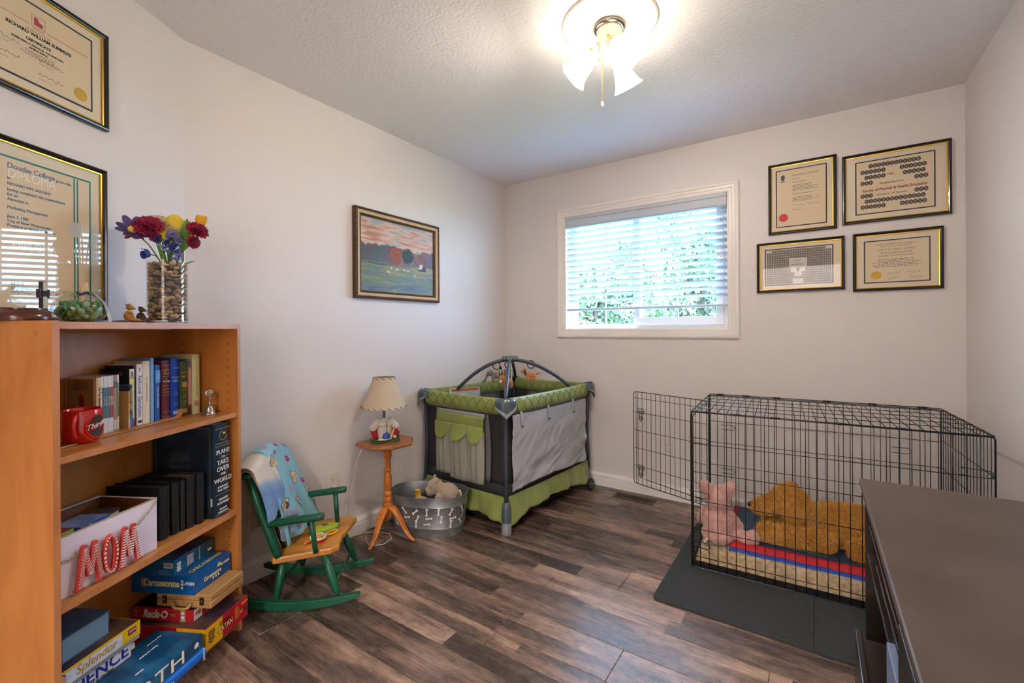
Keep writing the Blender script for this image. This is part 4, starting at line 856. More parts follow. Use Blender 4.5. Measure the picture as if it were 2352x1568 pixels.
# tile game, large blue box
blu = mat('printed blue', '#0d5a9c', .35, col2='#0a4682', nscale=12)
t, l, w_, dp, h = game('board_game', 'large blue board game box lettered Carcassonne on top of the wooden case', .466, .644, .028, .275, Z3+.175, Z3+.243, '#0d5a9c', mc=blu, basecol='#15395e')
gy = mat('pale gold print', '#d8c27c', .5)
ltext('Carcassonne', .034, gy, l, .128, .037, sx=.80, bold=.0008); MB().bx(-.0005, 0, .190, .208, .022, .054).build('initial_patch', mat('antique patch', '#9c8a5c', .6), l); ltext('Z-MAN', .018, wink, l, .024, .040, sx=.85)
b = MB(); b.bx(-.0006, 0, .044, .051, .045, .052); b.bx(-.0006, 0, .044, .051, .033, .041); b.bx(-.0006, 0, .044, .051, .020, .029); b.build('icon', wink, l)
ftext('Carcassonne', .020, gy, l, .085, .030, sx=.80, bold=.0006); ftext('Z-MAN', .013, wink, l, .148, .045); text('CARCASSONNE', .026, gy, l, (.095, .035, h+.0006), X1, (0, 1, 0), sx=.8)
b = MB(); [b.bx(x, x+.006, -.0006, 0, .012, .020) for x in (.085, .098, .110)]; b.build('icon', wink, l); MB().add([(.105, -.0007, .045), (.130, -.0007, .045), (.125, -.0007, .056), (.117, -.0007, .060), (.110, -.0007, .056)], [(0, 1, 2, 3, 4)]).build('castle_emblem', mat('castle yellow', '#c8c050', .5), l)
# jigsaw box
t, l, w_, dp, h = game('jigsaw_box', 'dark blue 500 piece jigsaw box on top of the right stack', .458, .640, .098, .270, Z3+.2435, Z3+.300, '#1a6a94', mc=mat('jigsaw blue', '#176089', .35, col2='#114a70', nscale=14), top=mat('dark jigsaw picture', '#1c2028', .4, col2='#3e5566', nscale=14))
text('500', .022, wink, l, (.018, -.0008, .026), (0, 0, -1), X1, bold=.001); MB().bx(.055, .085, -.0006, 0, .008, .046).build('picture_patch', mat('jigsaw patch', '#6d6f8c', .5, col2='#c0b8c0', nscale=60), l); MB().bx(.140, .182, -.0006, 0, 0, h).build('dark_end', mat('dark jigsaw picture', '#1c2028', .4), l); ftext('500', .013, wink, l, .160, .02, y=-.001)
text('Across the Bay', .008, gy, l, (.112, -.0008, .028), (0, 0, -1), X1)
MB().bx(-.0006, 0, .006, .040, .028, .046).build('barcode_patch', wink, l); b = MB()
for i in range(12): b.bx(-.0010, -.0006, .009+i*.0024, .0102+i*.0024, .031, .044)
b.build('barcode', ink, l); b = MB(); scrib(b, (-.0008, .06, .022), LX_, Z1, .055, .018, 3, th=.3); b.build('small_print', MATS['blue print pale'] if 'blue print pale' in MATS else _bb, l)
# atlas + blue book under
t = thing('picture_book', 'thick dark blue book with big white letters EARTH jutting over the bottom shelf', 'book', BC(.040, -.050, Z3+.0355), BRZ); 
ear = mat('ocean cover', '#0c3c62', .35, col2='#28668e', nscale=16, fac=(.4, .7)); w_, dp, h = .369, .172, .0485
b = MB(); b.bx(0, w_, 0, dp, 0, .0025); b.bx(0, w_, 0, dp, h-.0025, h); b.bx(0, w_, -.003, .0, 0.001, h-.001); cv_ = b.build('cover', ear, t, bevel=.0008); MB().bx(.004, w_-.004, .0005, dp-.004, .0026, h-.0026).build('pages', pagem, t)
text('EARTH', .058, wink, cv_, (.166, -.0036, .0235), X1, Z1, sx=1.42, space=1.06); MB().add([(.334, -.0038, .018), (.350, -.0038, .018), (.352, -.0038, .028), (.343, -.0038, .038), (.333, -.0038, .028)], [(0, 1, 2, 3, 4)]).build('publisher_mark', wink, cv_)
text('People and Society', .0085, wink, cv_, (.27, .10, h+.0006), (-1, 0, 0), (0, -1, 0), shear=.3); text('Climate', .0085, wink, cv_, (.19, .05, h+.0006), (-1, 0, 0), (0, -1, 0), shear=.3); text('Maps of the World', .0065, wink, cv_, (.32, .13, h+.0006), (-1, 0, 0), (0, -1, 0), shear=.3)
t = thing('picture_book', 'bright blue hardback lying directly on the bottom shelf under the EARTH book', 'book', BC(.035, -.052, Z3), BRZ); w_, dp, h = .380, .17, .0345
b = MB(); b.bx(0, w_, 0, dp, 0, .0022); b.bx(0, w_, 0, dp, h-.0022, h); n = 8
vs = []
for i in range(n+1): q = -PI/2+PI*i/n; vs += [(0, -.010*math.cos(q), h/2+h/2*math.sin(q)), (w_, -.010*math.cos(q), h/2+h/2*math.sin(q))]
b.add(vs, [(2*i, 2*i+1, 2*i+3, 2*i+2) for i in range(n)]); cv_ = b.build('cover', mat('bright blue cover', '#0c62c4', .3), t, smooth='auto'); MB().bx(.004, w_-.004, .001, dp-.004, .0023, h-.0023).build('pages', pagem, t)
text('Jennifer', .014, wink, cv_, (.368, -.0108, .017), (0, 0, 1), (-1, 0, 0), shear=.3); text('Family Atlas', .012, wink, cv_, (.22, -.0108, .017), X1, Z1, shear=.2)
# left stack
t, l, w_, dp, h = game('board_game', 'plain tan box at the bottom of the left game stack', .022, .288, .128, .275, Z3, Z3+.0845, '#c89a58', basecol='#a87c44')
t, l, w_, dp, h = game('board_game', 'white box with blue letters SEQUENCE under the yellow box', .022, .288, .090, .270, Z3+.0850, Z3+.130, '#e2e0e4', basecol='#c8c4c8')
ftext('SEQUENCE', .050, mat('royal blue print', '#1c2f9c', .5), l, .128, .026, sx=1.04, bold=.0006); ftext('GAME OF STRATEGY', .0085, ink, l, .17, .004)
MB().bx(w_+.0002, w_+.012, -.001, .020, .018, .034).build('torn_flap', mat('torn card', '#d0c8c4', .8), l)
t, l, w_, dp, h = game('board_game', 'yellow board game box lettered Splendor with a grey tray beneath its lid', .024, .310, .080, .272, Z3+.1305, Z3+.187, '#e0b808', lid=.78, basecol='#8c8f98', top=darkart)
t.location = BC(.024, .080, Z3+.1305)
MB().bx(.012, w_-.060, -.0005, 0, h*.24, h-.006).build('picture_strip', mat('silver sky art', '#b8c4d8', .5, col2='#dfe4ee', nscale=20), l)
ftext('Splendor', .034, mat('antique gold print', '#c49a2c', .5), l, .150, h*.62, y=-.0011, shear=.2, sx=.95)
b = MB(); b.add([(.245, -.0006, .030), (.272, -.0006, .030), (.272, -.0006, .048), (.245, -.0006, .048)], [(0, 1, 2, 3)]); b.build('publisher_patch', mat('plum patch', '#7c1f48', .5), l); ftext('SPACE', .0075, wink, l, .2585, .040, y=-.0011)
fb = MB(); disc(fb, .055, .033, .012, -.0010, 20, 0, .016); fb.build('portrait_face', mat('portrait skin', '#c49a84', .6), l); fb = MB(); disc(fb, .053, .042, .014, -.0008, 20, 0, .010); fb.build('portrait_hair', mat('portrait hair', '#5c3a24', .6), l); fb = MB(); disc(fb, .055, .016, .020, -.0007, 20, 0, .009); fb.build('portrait_coat', mat('portrait coat', '#4a4c66', .6), l)
t = thing('storage_box', 'blue-grey fabric covered box on top of the yellow game', 'box', BC(.105, .112, Z3+.1878), BRZ); w_, dp, h = .138, .160, .070
bgm = mat('blue grey cloth', '#7396b0', .45, bump=.3, bscale=500)
b = MB(); b.bx(.004, w_-.004, .003, dp, .003, h-.003); b.build('body', bgm, t); b = MB(); b.bx(0, w_, 0, dp, h-.003, h); b.bx(0, w_, 0, dp, 0, .003); b.bx(0, .004, 0, dp, 0, h); b.build('cover', mat('dark blue grey cloth', '#4c6478', .4), t, bevel=.0006)
MB().bx(w_-.004, w_, .004, dp, .003, h-.003).build('dark_end', mat('charcoal end', '#33383c', .5), t)
# ------------------------------------------------------------------ ornaments on top of the bookcase
TOP = TZ+.0032
bronze = mat('dark bronze', '#5a4c44', .35, .8)
t = thing('trophy_base', 'round dark wood plinth with a scripted oval badge, leftmost on the bookcase', 'plinth', BC(.045, .145, TOP), BRZ)
MB().lathe([(.060, 0), (.0615, .006), (.060, .016), (.053, .026), (.046, .030), (.046, .034), (0, .034)], 44).build('plinth', mat('mahogany', '#4a1e12', .25, coat=.4), t, smooth='auto')
def on_r(a, z, r): return (math.cos(a)*r, math.sin(a)*r, z)
ab = math.radians(-52)
MB().tube([on_r(ab+.28*math.cos(2*PI*k/24), .0145+.0085*math.sin(2*PI*k/24), .0618-.004*max(0, math.sin(2*PI*k/24))) for k in range(24)], .0007, 5, closed=True).build('oval_badge', mat('badge line', '#9c8478', .4, .6), t, smooth=True)
me = text_mesh('Disney', .013, ext=.0008, shear=.3)
for v in me.vertices: q = ab+v.co.x/.061; v.co = on_r(q, .0145+v.co.y, .0622+v.co.z-.004*max(0, v.co.y/.008))
me.materials.clear(); me.materials.append(wink); link('lettering', me, None, t)

t = thing('standing_cross', 'small dark wooden cross with a pale inlay on its own foot', 'cross', BC(.108, .165, TOP), BRZ+math.radians(12))
dkw = mat('black brown wood', '#2a1a14', .45)
b = MB(); b.bx(-.020, .020, -.012, .012, 0, .007); b.build('foot', dkw, t, bevel=.0006)
b = MB(); b.bx(-.0065, .0065, -.004, .006, .007, .112); b.bx(-.0145, -.0066, -.004, .006, .066, .090); b.bx(.0066, .0145, -.004, .006, .066, .090); b.build('cross', dkw, t)
MB().bx(-.0055, .0055, -.005, -.004, .010, .110).build('inlay', mat('pale inlay', '#b8b49a', .5), t); MB().bx(-.0095, .0125, -.0062, -.005, .070, .086).build('plate', mat('tarnished plate', '#3d4248', .35, .8, bump=.8, bscale=500), t)

# glass bowl with green glass pieces, rolled scroll in its neck
cg = thin_glass('clear glass', (.97, .985, .985), f0=.03, k=.7)
BWC = BC(.197, .155, TOP)
t = thing('glass_bowl', 'round clear glass bowl of green glass pieces with a wired scroll in its neck', 'bowl', BWC, BRZ)
pr_ = [(.028, 0), (.042, .003), (.056, .014), (.064, .030), (.064, .044), (.056, .062), (.042, .073), (.036, .077), (.037, .084), (.043, .089)]
MB().lathe(pr_+[(.042, .0895), (.035, .084), (.034, .077), (.041, .071), (.054, .061), (.062, .044), (.062, .030), (.054, .015), (.040, .005), (0, .004)], 48, caps=False).build('bowl', cg, t, smooth=True)
gg = mat('green glass piece', '#7cc078', .12, trans=.6, ior=1.3); gg2 = mat('pale green glass piece', '#b0dcae', .12, trans=.55, ior=1.3); gg3 = mat('olive glass piece', '#8a9a50', .15, trans=.4, ior=1.3)
me0 = None; r = random.Random(5); pieces = []
for i in range(110):
    for _ in range(30):
        z = r.uniform(.008, .058); R = np.interp(z, [.004, .014, .03, .044, .06], [.036, .050, .058, .058, .050])-.010; a = r.uniform(0, 2*PI); rr = R*math.sqrt(r.uniform(.25, 1)); p = Vector((rr*math.cos(a), rr*math.sin(a), z))
        if all((p-q).length > .0095 for q in pieces): break
    pieces.append(p)
    if me0 is None: me0 = {}
    g_ = [gg, gg2, gg3][0 if z > .03 and r.random() < .6 else (1 if r.random() < .6 else 2)]
    if g_.name not in me0: me0[g_.name] = MB().ell((0, 0, 0), (.010, .010, .0055), n=12, m=7).build('glass_piece', g_, t, smooth=True); o = me0[g_.name]
    else: o = me0[g_.name].copy(); COL.objects.link(o)
    o.location = p; o.rotation_euler = (r.uniform(0, 3), r.uniform(0, 3), 0)
t = thing('scroll_stick', 'pale rolled paper stick tied with blue cord leaning out of the glass bowl', 'ornament', BWC, BRZ)
dv = Vector((.026, .014, .075)).normalized(); p0 = Vector((.006, .004, .045))
sc = mat('pale driftwood', '#cfb08c', .7, bump=.6, bscale=120)
MB().tube([p0, p0+dv*.03, p0+dv*.055, p0+dv*.060, p0+dv*.064, p0+dv*.078, p0+dv*.082], [.0075, .0070, .0065, .0085, .0065, .0062, .003], 14).build('stick', sc, t, smooth=True)
b = MB(); c_ = Vector((.014, .006, .088)); 
for k in range(3): b.tube([c_+Vector((math.cos(q)*(.014+k*.001), math.sin(q)*(.013), -.002*k+.003*math.sin(q*3))) for q in [2*PI*i/20 for i in range(20)]], .0022, 6, closed=True)
b.build('blue_cord', mat('navy cord', '#2c4468', .8, bump=1, bscale=300), t, smooth=True)
b = MB(); b.grid(lambda u, v: (.022+.030*v+.006*math.sin(v*4)+u*.010, -.018-.024*v, .084-.082*v**1.3+.004*math.sin(u*5+v*3)), 3, 12); b.build('sheer_ribbon', mat('sheer ribbon', '#cfd4cc', .5, alpha=.75), t, smooth=True, solid=.0006)
b = MB(); b.tube([(.030, -.004, .086), (.044, -.008, .074), (.056, -.014, .055), (.066, -.018, .030), (.070, -.020, .006)], .0022, 6); b.build('dark_cord', mat('navy cord', '#2c4468', .8), t, smooth=True)

# pair of bear figurines on a driftwood slab
t = thing('bear_figurines', 'two tiny carved bears, one tan and one dark brown, seated on driftwood', 'figurine', BC(.318, .105, TOP), BRZ+math.radians(-20))
tanb = mat('tan carved resin', '#b8853c', .6, col2='#8a5a22', nscale=200, bump=.8, bscale=300); dkbr = mat('brown carved resin', '#4e3420', .55, col2='#2c1a10', nscale=200, bump=.8, bscale=300)
b = MB(); b.tube([(-.058, -.002, .003), (-.03, -.003, .004), (.01, 0, .0055), (.045, .002, .004), (.060, .002, .002)], [.003, .008, .012, .009, .003], 10, flat=.45); b.build('driftwood', mat('driftwood', '#6d4c30', .8, bump=.8, bscale=120), t, smooth=True)
def bear(x, y, s, m, face=1, name='bear'):
    b = MB(); b.ell((x, y, .020*s), (.0125*s, .011*s, .016*s)); b.ell((x+.003*s*face, y-.001, .046*s), (.0098*s, .009*s, .0092*s)); b.ell((x+.012*s*face, y-.003, .043*s), (.0058*s, .0048*s, .0042*s))
    for q in (-1, 1): b.ell((x-.001*face, y+q*.0075*s, .0545*s), .0034*s); b.limb((x+.002*face, y+q*.010*s, .030*s), (x+.010*face, y+q*.011*s, .014*s), .0048*s, .0038*s, 4); b.limb((x+.002*face, y+q*.008*s, .010*s), (x+.022*s*face, y+q*.010*s, .0075*s), .0062*s, .0048*s, 4)
    me = meshed(b, .0014, 2); return link(name, me, m, t)
bear(-.014, 0, 1.05, tanb); bear(.020, .003, .92, dkbr)
MB().ell((-.010, 0, .0365), (.0085, .0085, .0025)).build('collar', mat('white collar', '#d8d0c0', .7), t, smooth=True)

# vase of pebbles
VC = BC(.472, .130, TOP); VR, VH = .0615, .222
t = thing('glass_vase', 'tall clear glass cylinder packed with tan and grey pebbles', 'vase', VC, BRZ)
MB().lathe([(VR-.004, 0), (VR, .002), (VR, VH), (VR-.0022, VH), (VR-.0022, .010), (0, .010)], 56, caps=False).build('cylinder', cg, t, smooth='auto')
MB().lathe([(0, .0005), (VR-.005, .0005), (VR-.004, .003), (VR-.004, .009), (0, .0095)], 56, caps=False).build('thick_base', mat('base glass', '#e6f0f2', .03, trans=1, ior=1.45), t, smooth='auto')
pm = [mat('pebble %d' % i, c, .45, col2=c2, nscale=60) for i, (c, c2) in enumerate((('#b3926a', '#9a7850'), ('#a3845e', '#8a6a48'), ('#c2a47c', '#a98860'), ('#6d6458', '#58504a'), ('#5a4c44', '#46403c'), ('#8a6448', '#70503a')))]
protos = {}; r = random.Random(11); layers = []
z = .016; cnt = 0
MB().lathe([(0, .011), (VR-.016, .011), (VR-.016, VH-.022), (0, VH-.020)], 24, caps=False).build('pebble_core', pm[4], t, smooth=True, kind='stuff')
row = 0
while z < VH-.008:
    a = r.uniform(0, .5); e = a+2*PI-.12
    while a < e:
        sx, sy, sz = r.uniform(.0075, .012), r.uniform(.006, .008), r.uniform(.0050, .0078); rr = VR-.0035-sy
        kind_ = r.choices(range(6), [5, 4, 3, 1.2, .8, 1.2])[0] if not (.13 < z < .165 and math.sin(a*2) > .2) else r.choice((3, 4, 5))
        if kind_ not in protos: protos[kind_] = MB().ell((0, 0, 0), 1, n=14, m=9).build('pebble', pm[kind_], t, smooth=True); o = protos[kind_]
        else: o = protos[kind_].copy(); COL.objects.link(o)
        cnt += 1; o.location = (rr*math.cos(a), rr*math.sin(a), min(z+r.uniform(-.0045, .0045), VH-.010)); o.scale = (sx, sy, sz); o.rotation_euler = (0, 0, 0)
        o.rotation_mode = 'XYZ'; o.rotation_euler = (r.uniform(-.3, .3), r.uniform(-.7, .7), a+PI/2); a += 1.86*sx/rr
    z += .0128; row += 1
for i in range(26):
    k_ = r.choice((0, 1, 2)); a = r.uniform(0, 2*PI); rr = (VR-.022)*math.sqrt(r.random()); o = protos[k_].copy(); COL.objects.link(o); o.location = (rr*math.cos(a), rr*math.sin(a), VH-.013+r.uniform(-.002, .003)); o.scale = (.010, .008, .0055); o.rotation_euler = (0, 0, r.uniform(0, 3))

# artificial flowers standing in the pebbles (each stem with its flower is one thing)
stemm = mat('flower stem green', '#4c6e34', .5, col2='#6a8a44', nscale=20); leafm = mat('flower leaf', '#4a7a30', .45, col2='#6a9a40', nscale=15)
FR = math.radians(30)     # camera-facing frame of the bunch: x right, y away, z up
def flower(name, label, top, base, cat='flower'):
    t = thing(name, label, cat, (VC[0], VC[1], TOP+VH-.014), math.radians(34.1+31))
    q = Vector(base); p = Vector(top); mid = (p+q)/2+Vector((0, 0, .012))
    MB().tube([q-Vector((0, 0, .004)), q.lerp(mid, .6), mid, mid.lerp(p, .6), p], [.0022, .0021, .002, .0019, .0022], 8).build('stem', stemm, t, smooth=True)
    return t, p
def petal(L, W, cup=.3, n=6, m=5, tip=.0, y0=0):
    """petal growing along +x, cupped upward"""
    def f(u, v):
        w_ = math.sin(PI*min(max(u*.92+.04, 0), 1))**.55*W; s = (v-.5)*2; return (L*u, s*w_/2, cup*L*(u**2)*.5+cup*W*.4*s*s*math.sin(PI*u))
    return MB().grid(f, n, m)
def place(mb_dst, mb_src, M, c):
    mb_dst.add([M @ Vector(p)+Vector(c) for p in mb_src.v], mb_src.f)
def ring_petals(t, p, n, L, W, elev, cup, m, aim, name='petal', ph=0, base=.004, solid=.0006, var=.1, seed=1):
    """n separate petals around an axis 'aim'"""
    x, y, d = frame(aim); r = random.Random(seed); out = []
    for i in range(n):
        a = 2*PI*i/n+ph; radial = x*math.cos(a)+y*math.sin(a); e = elev+r.uniform(-var, var); dirv = (radial*math.cos(e)+d*math.sin(e)).normalized(); up = (d*math.cos(e)-radial*math.sin(e)).normalized(); side = up.cross(dirv)
        M = Matrix((dirv, side, up)).transposed(); b = MB(); s = r.uniform(.9, 1.08); place(b, petal(L*s, W*s, cup), M, Vector(p)+radial*base); out.append(b.build(name, m, t, smooth=True, solid=solid))
    return out
def F(px, py, dy=0):
    py = py*1.28; px = px*(.90 if px > .05 else 1)
    """vase picture offset in metres from the middle of the rim: right, up, away"""
    return (px, dy, py)
violet = mat('violet petal', '#5c4a86', .5, col2='#433468', nscale=30); yelp = mat('glitter yellow petal', '#d8b818', .5, col2='#e6cc40', nscale=300); crim = mat('crimson petal', '#a80f45', .6, col2='#7c0a34', nscale=40); lav = mat('lavender petal', '#7c7cc0', .5, col2='#9c9cd4', nscale=30); navyp = mat('navy petal', '#243c84', .4, col2='#34509c', nscale=30); orp = mat('orange tulip petal', '#e39a10', .5, col2='#e6b428', nscale=30); crp = mat('cream petal', '#cfc0a4', .7)
# violet wood flower with yellow centre
t, p = flower('violet_flower', 'violet long-petalled wooden flower with a yellow centre, leftmost in the vase', F(-.092, .088, -.01), (-.012, 0, .0))
ring_petals(t, p, 9, .052, .026, .25, .25, violet, (.1, -.8, .5)); MB().ell((p.x, p.y-.008, p.z+.004), (.016, .008, .013)).build('centre', yelp, t, smooth=True); ring_petals(t, p-Vector((0, -.006, .004)), 5, .040, .014, .1, .1, mat('red petal', '#b02c1c', .5), (.1, -.8, .5), 'under_petal', .4)
def carnation(name, label, pos, base, R, n=5, aim=(0, -.5, .8), seed=3):
    t, p = flower(name, label, pos, base); r = random.Random(seed); aim = Vector(aim).normalized()
    for k in range(n):
        f = k/(n-1); nn = int(9-4*f)
        b = MB(); x, y, d = frame(aim)
        for i in range(nn):
            a = 2*PI*i/nn+k*.5+r.uniform(-.15, .15); e = .15+f*1.1; radial = x*math.cos(a)+y*math.sin(a); dirv = (radial*math.cos(e)+d*math.sin(e)).normalized(); up = (d*math.cos(e)-radial*math.sin(e)).normalized(); side = up.cross(dirv); M = Matrix((dirv, side, up)).transposed()
            L = R*(1-.25*f); W = L*1.1
            def fn(u, v, L=L, W=W, ph=r.uniform(0, 6)): s = (v-.5)*2; w_ = W*(.15+.85*u); return (L*u, s*w_/2, .12*L*math.sin(v*17+ph)*u*u+.05*L*math.sin(v*31+ph)*u**3)
            g_ = MB().grid(fn, 5, 16); place(b, g_, M, p)
        b.build('petal_layer', crim if 'cream' not in label else crp, t, smooth=True, solid=.0006)
    MB().lathe([(.004, -.012), (.007, -.004), (.008, .004), (.004, .008)], 12, p, caps=True).build('calyx', stemm, t, smooth=True); return t, p
carnation('carnation', 'large crimson carnation left of the middle of the vase', F(-.048, .098, -.03), (-.010, -.01, 0), .042, 6, aim=(-.1, -.75, .6))
carnation('carnation', 'small crimson carnation bud below the large left one', F(-.030, .072, -.034), (-.006, -.014, 0), .018, 4, aim=(0, -.8, .2), seed=5)
carnation('carnation', 'crimson carnation at upper right just beneath the orange tulip', F(.098, .102, -.01), (.022, 0, 0), .034, 5, aim=(.35, -.6, .5), seed=8)
carnation('carnation', 'drooping crimson carnation at the lower right of the bunch', F(.086, .068, -.02), (.020, -.006, 0), .022, 4, aim=(.4, -.6, -.1), seed=9)
carnation('cream_carnation', 'large cream carnation behind the crimson ones', F(-.030, .112, .03), (-.004, .015, 0), .048, 5, aim=(0, -.4, .8), seed=10)
# yellow glitter orchid-like flower
t, p = flower('yellow_flower', 'big pale yellow glittered flower at the top middle of the bunch', F(.022, .098, .008), (.004, .01, 0))
ring_petals(t, p, 5, .060, .062, .15, .2, yelp, (.1, -.9, .25), ph=.35)
MB().ell((p.x, p.y-.006, p.z), (.007, .006, .007)).build('centre', navyp, t, smooth=True)
# rolled blue-violet roses
def rolled(name, label, pos, base, R, m, aim=(0, -.9, .3), seed=1):
    t, p = flower(name, label, pos, base); x, y, d = frame(aim); b = MB()
    def fn(u, v): a = u*4.6*PI; rr = R*(.18+.82*u); hh = R*1.15*v; fl = 1+.25*v*u; return p+x*(rr*fl*math.cos(a))+y*(rr*fl*math.sin(a))+d*(hh*(.8+.2*math.sin(a*.7)))
    b.grid(fn, 60, 4); b.build('rolled_petals', m, t, smooth=True, solid=.0008); return t
for i, (x_, z_, R_, m_, nm) in enumerate(((.026, .055, .017, navyp, 'navy rolled paper rose in the centre of the blue cluster'), (.046, .062, .013, lav, 'lavender rolled rose right of the navy one'), (.018, .078, .014, lav, 'lavender rolled rose above the navy one'), (.042, .040, .015, navyp, 'navy rolled rose at the lower right of the blue cluster'), (.014, .040, .013, lav, 'lavender rolled rose at the lower left of the blue cluster'), (.040, .020, .016, lav, 'lavender rolled rose hanging lowest over the rim'), (-.008, .062, .012, navyp, 'small navy rolled rose under the large carnation'), (.036, .080, .015, lav, 'pale lavender rolled rose topmost in the blue cluster'))):
    rolled('paper_rose', nm, F(x_-.012, z_, -.045+.006*(i % 3)), (.002+.003*(i % 3), -.012, 0), R_, m_, aim=((i % 3-1)*.3, -.9, .25))
rolled('paper_rose', 'single navy rolled flower drooping at the left of the rim', F(-.052, .026, -.035), (-.010, -.012, 0), .016, navyp, aim=(-.6, -.6, -.3))
# tulip and long leaf
t, p = flower('tulip', 'orange yellow tulip at the top right of the bunch', F(.108, .122, .0), (.018, .006, 0))
for k in range(2): ring_petals(t, p, 3, .036, .026, 1.35-.1*k, .35, orp, (.15, -.1, 1), ph=k*1.05, base=.012)
def leaf(t, p0, p1, W, nrm, name='leaf'):
    p0, p1 = Vector(p0), Vector(p1); d = (p1-p0); s = d.cross(Vector(nrm)).normalized(); n_ = s.cross(d).normalized()
    MB().grid(lambda u, v: p0+d*u+s*((v-.5)*W*math.sin(PI*min(1, u*.95+.05))**.8)+n_*(.1*d.length*math.sin(PI*u)+abs(v-.5)*W*.3), 10, 4).build(name, leafm, t, smooth=True, solid=.0005)
leaf(t, (.040, -.004, .070), (.060, -.002, .175), .026, (0, -1, 0)); leaf(t, (.038, -.012, .050), (.070, -.02, .108), .024, (0, -1, .2)); leaf(t, (.030, -.02, .004), (.038, -.03, .050), .008, (0, -1, 0)); leaf(t, (.045, -.02, .004), (.050, -.03, .048), .008, (0, -1, 0)); leaf(t, (.05, -.01, .004), (.085, -.02, .020), .005, (0, -1, .3)); leaf(t, (-.004, -.02, .010), (-.022, -.03, .066), .012, (0, -1, 0))
# ------------------------------------------------------------------ outside the window
lawn = mat('lawn', '#4c6638', .9, col2='#6a8450', nscale=3)
struct(MB().bx(-30, 20, YB+.5, 45, -.75, -.7).build('ground', lawn))
leafA = [mat('tree leaf %d' % i, c, .6, col2=c2, nscale=2.0) for i, (c, c2) in enumerate((('#465540', '#66765a'), ('#52644a', '#7c8c68'), ('#3c4c3a', '#5c6c50')))]
barkm = mat('bark', '#4a3c30', .9)
def tree(label, x, y, h, R, m, n=3400, seed=1, ls=.11, group='garden trees beyond the window'):
    t = thing('garden_tree', label, 'tree', (x, y, -.7), 0, group); rg = np.random.default_rng(seed)
    MB().tube([(0, 0, 0), (.03, 0, h*.35), (0, .05, h*.8)], [.14, .10, .04], 8).build('trunk', barkm, t, smooth=True)
    K = 16; cc = np.stack([rg.normal(0, R*.42, K), rg.normal(0, R*.42, K), rg.uniform(h*.18, h*.92, K)], 1); cr = rg.uniform(R*.30, R*.52, K)
    k = rg.integers(0, K, n); d = rg.normal(0, 1, (n, 3)); d /= np.linalg.norm(d, axis=1, keepdims=True); P = cc[k]+d*cr[k, None]*rg.uniform(.75, 1.05, (n, 1))
    a = rg.normal(0, 1, (n, 3)); a /= np.linalg.norm(a, axis=1, keepdims=True); b = np.cross(a, d); b /= np.linalg.norm(b, axis=1, keepdims=True)
    s = ls*rg.uniform(.6, 1.3, (n, 1)); vs = np.stack([P-a*s, P-b*s*.5, P+a*s, P+b*s*.5], 1).reshape(-1, 3); i = np.arange(n)*4
    me = bpy.data.meshes.new('leaves'); me.from_pydata(vs.tolist(), [], np.stack([i, i+1, i+2, i+3], 1).tolist()); me.update(); link('leaves', me, m, t, kind='stuff')
for i, (x, y, h, R, lb) in enumerate(((-7.0, 14.0, 4.3, 1.4, 'leafy green tree seen low through the left window pane'), (-4.9, 11.2, 3.8, 1.2, 'broad green shrub tree behind the middle of the window'), (-3.0, 15.2, 5.4, 1.5, 'tall leafy tree filling the right window pane'), (-.8, 12.2, 5.4, 1.2, 'dark leafy tree at the far right of the window view'), (-10.0, 18.0, 4.4, 1.6, 'farther leafy tree behind the left blind cords'), (-6.4, 19.0, 6.0, 1.7, 'pale leafy tree standing behind the centre window rail'))):
    tree(lb, x, y, h, R, leafA[i % 3], seed=i+2)
# neighbour's house with white eave, seen top left
t = thing('neighbour_house', 'pale neighbouring house with white eaves at the upper left of the window', 'house', (-11.5, 10.5, -.7), .25)
b = MB(); b.bx(-3, 2.2, 0, 4, 0, 3.55); b.build('wall', mat('pale siding', '#c9c4ba', .8), t)
b = MB(); b.bx(-3.5, 3.0, -.6, 4.4, 3.55, 3.72); b.build('eave', winm, t); b = MB(); b.prism([(-.6, 3.72), (4.4, 3.72), (1.9, 5.2)], -3.5, 3.0, Matrix(((0, 0, 1), (1, 0, 0), (0, 1, 0)))); b.build('roof', mat('shingle grey', '#8a8884', .9), t)
for x in (-1.6, .9): MB().bx(x-.5, x+.5, -.02, 0, 1.5, 2.6).build('window', mat('dark pane', '#5a6c7c', .2), t)
b = MB(); b.bx(2.25, 2.35, -.05, .05, 0, 3.55); b.build('downpipe', winm, t)
# ------------------------------------------------------------------ small wall and floor fittings
outm = mat('outlet plastic', '#d8d0c6', .35); dk = mat('slot black', '#1a1816', .7)
def outlet(label, loc, rz, plug=False):
    t = thing('wall_outlet', label, 'outlet', loc, rz)
    MB().bx(-.036, .036, -.006, 0, -.058, .058).build('cover_plate', outm, t, bevel=.002)
    for z in (.020, -.020):
        f = MB().lathe([(.0165, 0), (.0165, .002), (0, .002)], 20, (0, -.006, z), Matrix.Rotation(PI/2, 3, 'X')).build('receptacle', outm, t)
        for x, h in ((-.006, .004), (.006, .003)): MB().bx(x-.0011, x+.0011, -.0088, -.0079, z+.002-h+.002, z+.002+h+.002).build('slot', dk, f)
        MB().lathe([(.0024, 0), (.0024, .0008), (0, .0008)], 10, (0, -.0079, z-.007), Matrix.Rotation(PI/2, 3, 'X')).build('slot', dk, f)
    MB().ell((0, -.0062, 0), (.0025, .001, .0025)).build('screw', silver, t)
    return t
outlet('white wall outlet with two empty sockets behind the open crate door', (-.861, YB, .356), 0)
outlet('white wall outlet with a plug in its lower socket, behind the rocking chair', (XL, 1.500, .344), PI/2)
cordw = mat('white cord', '#d0ccc6', .5)
t = thing('plug_cord', 'thin white cord with plug hanging from the outlet behind the rocking chair', 'cord', (XL, 1.5, .0))
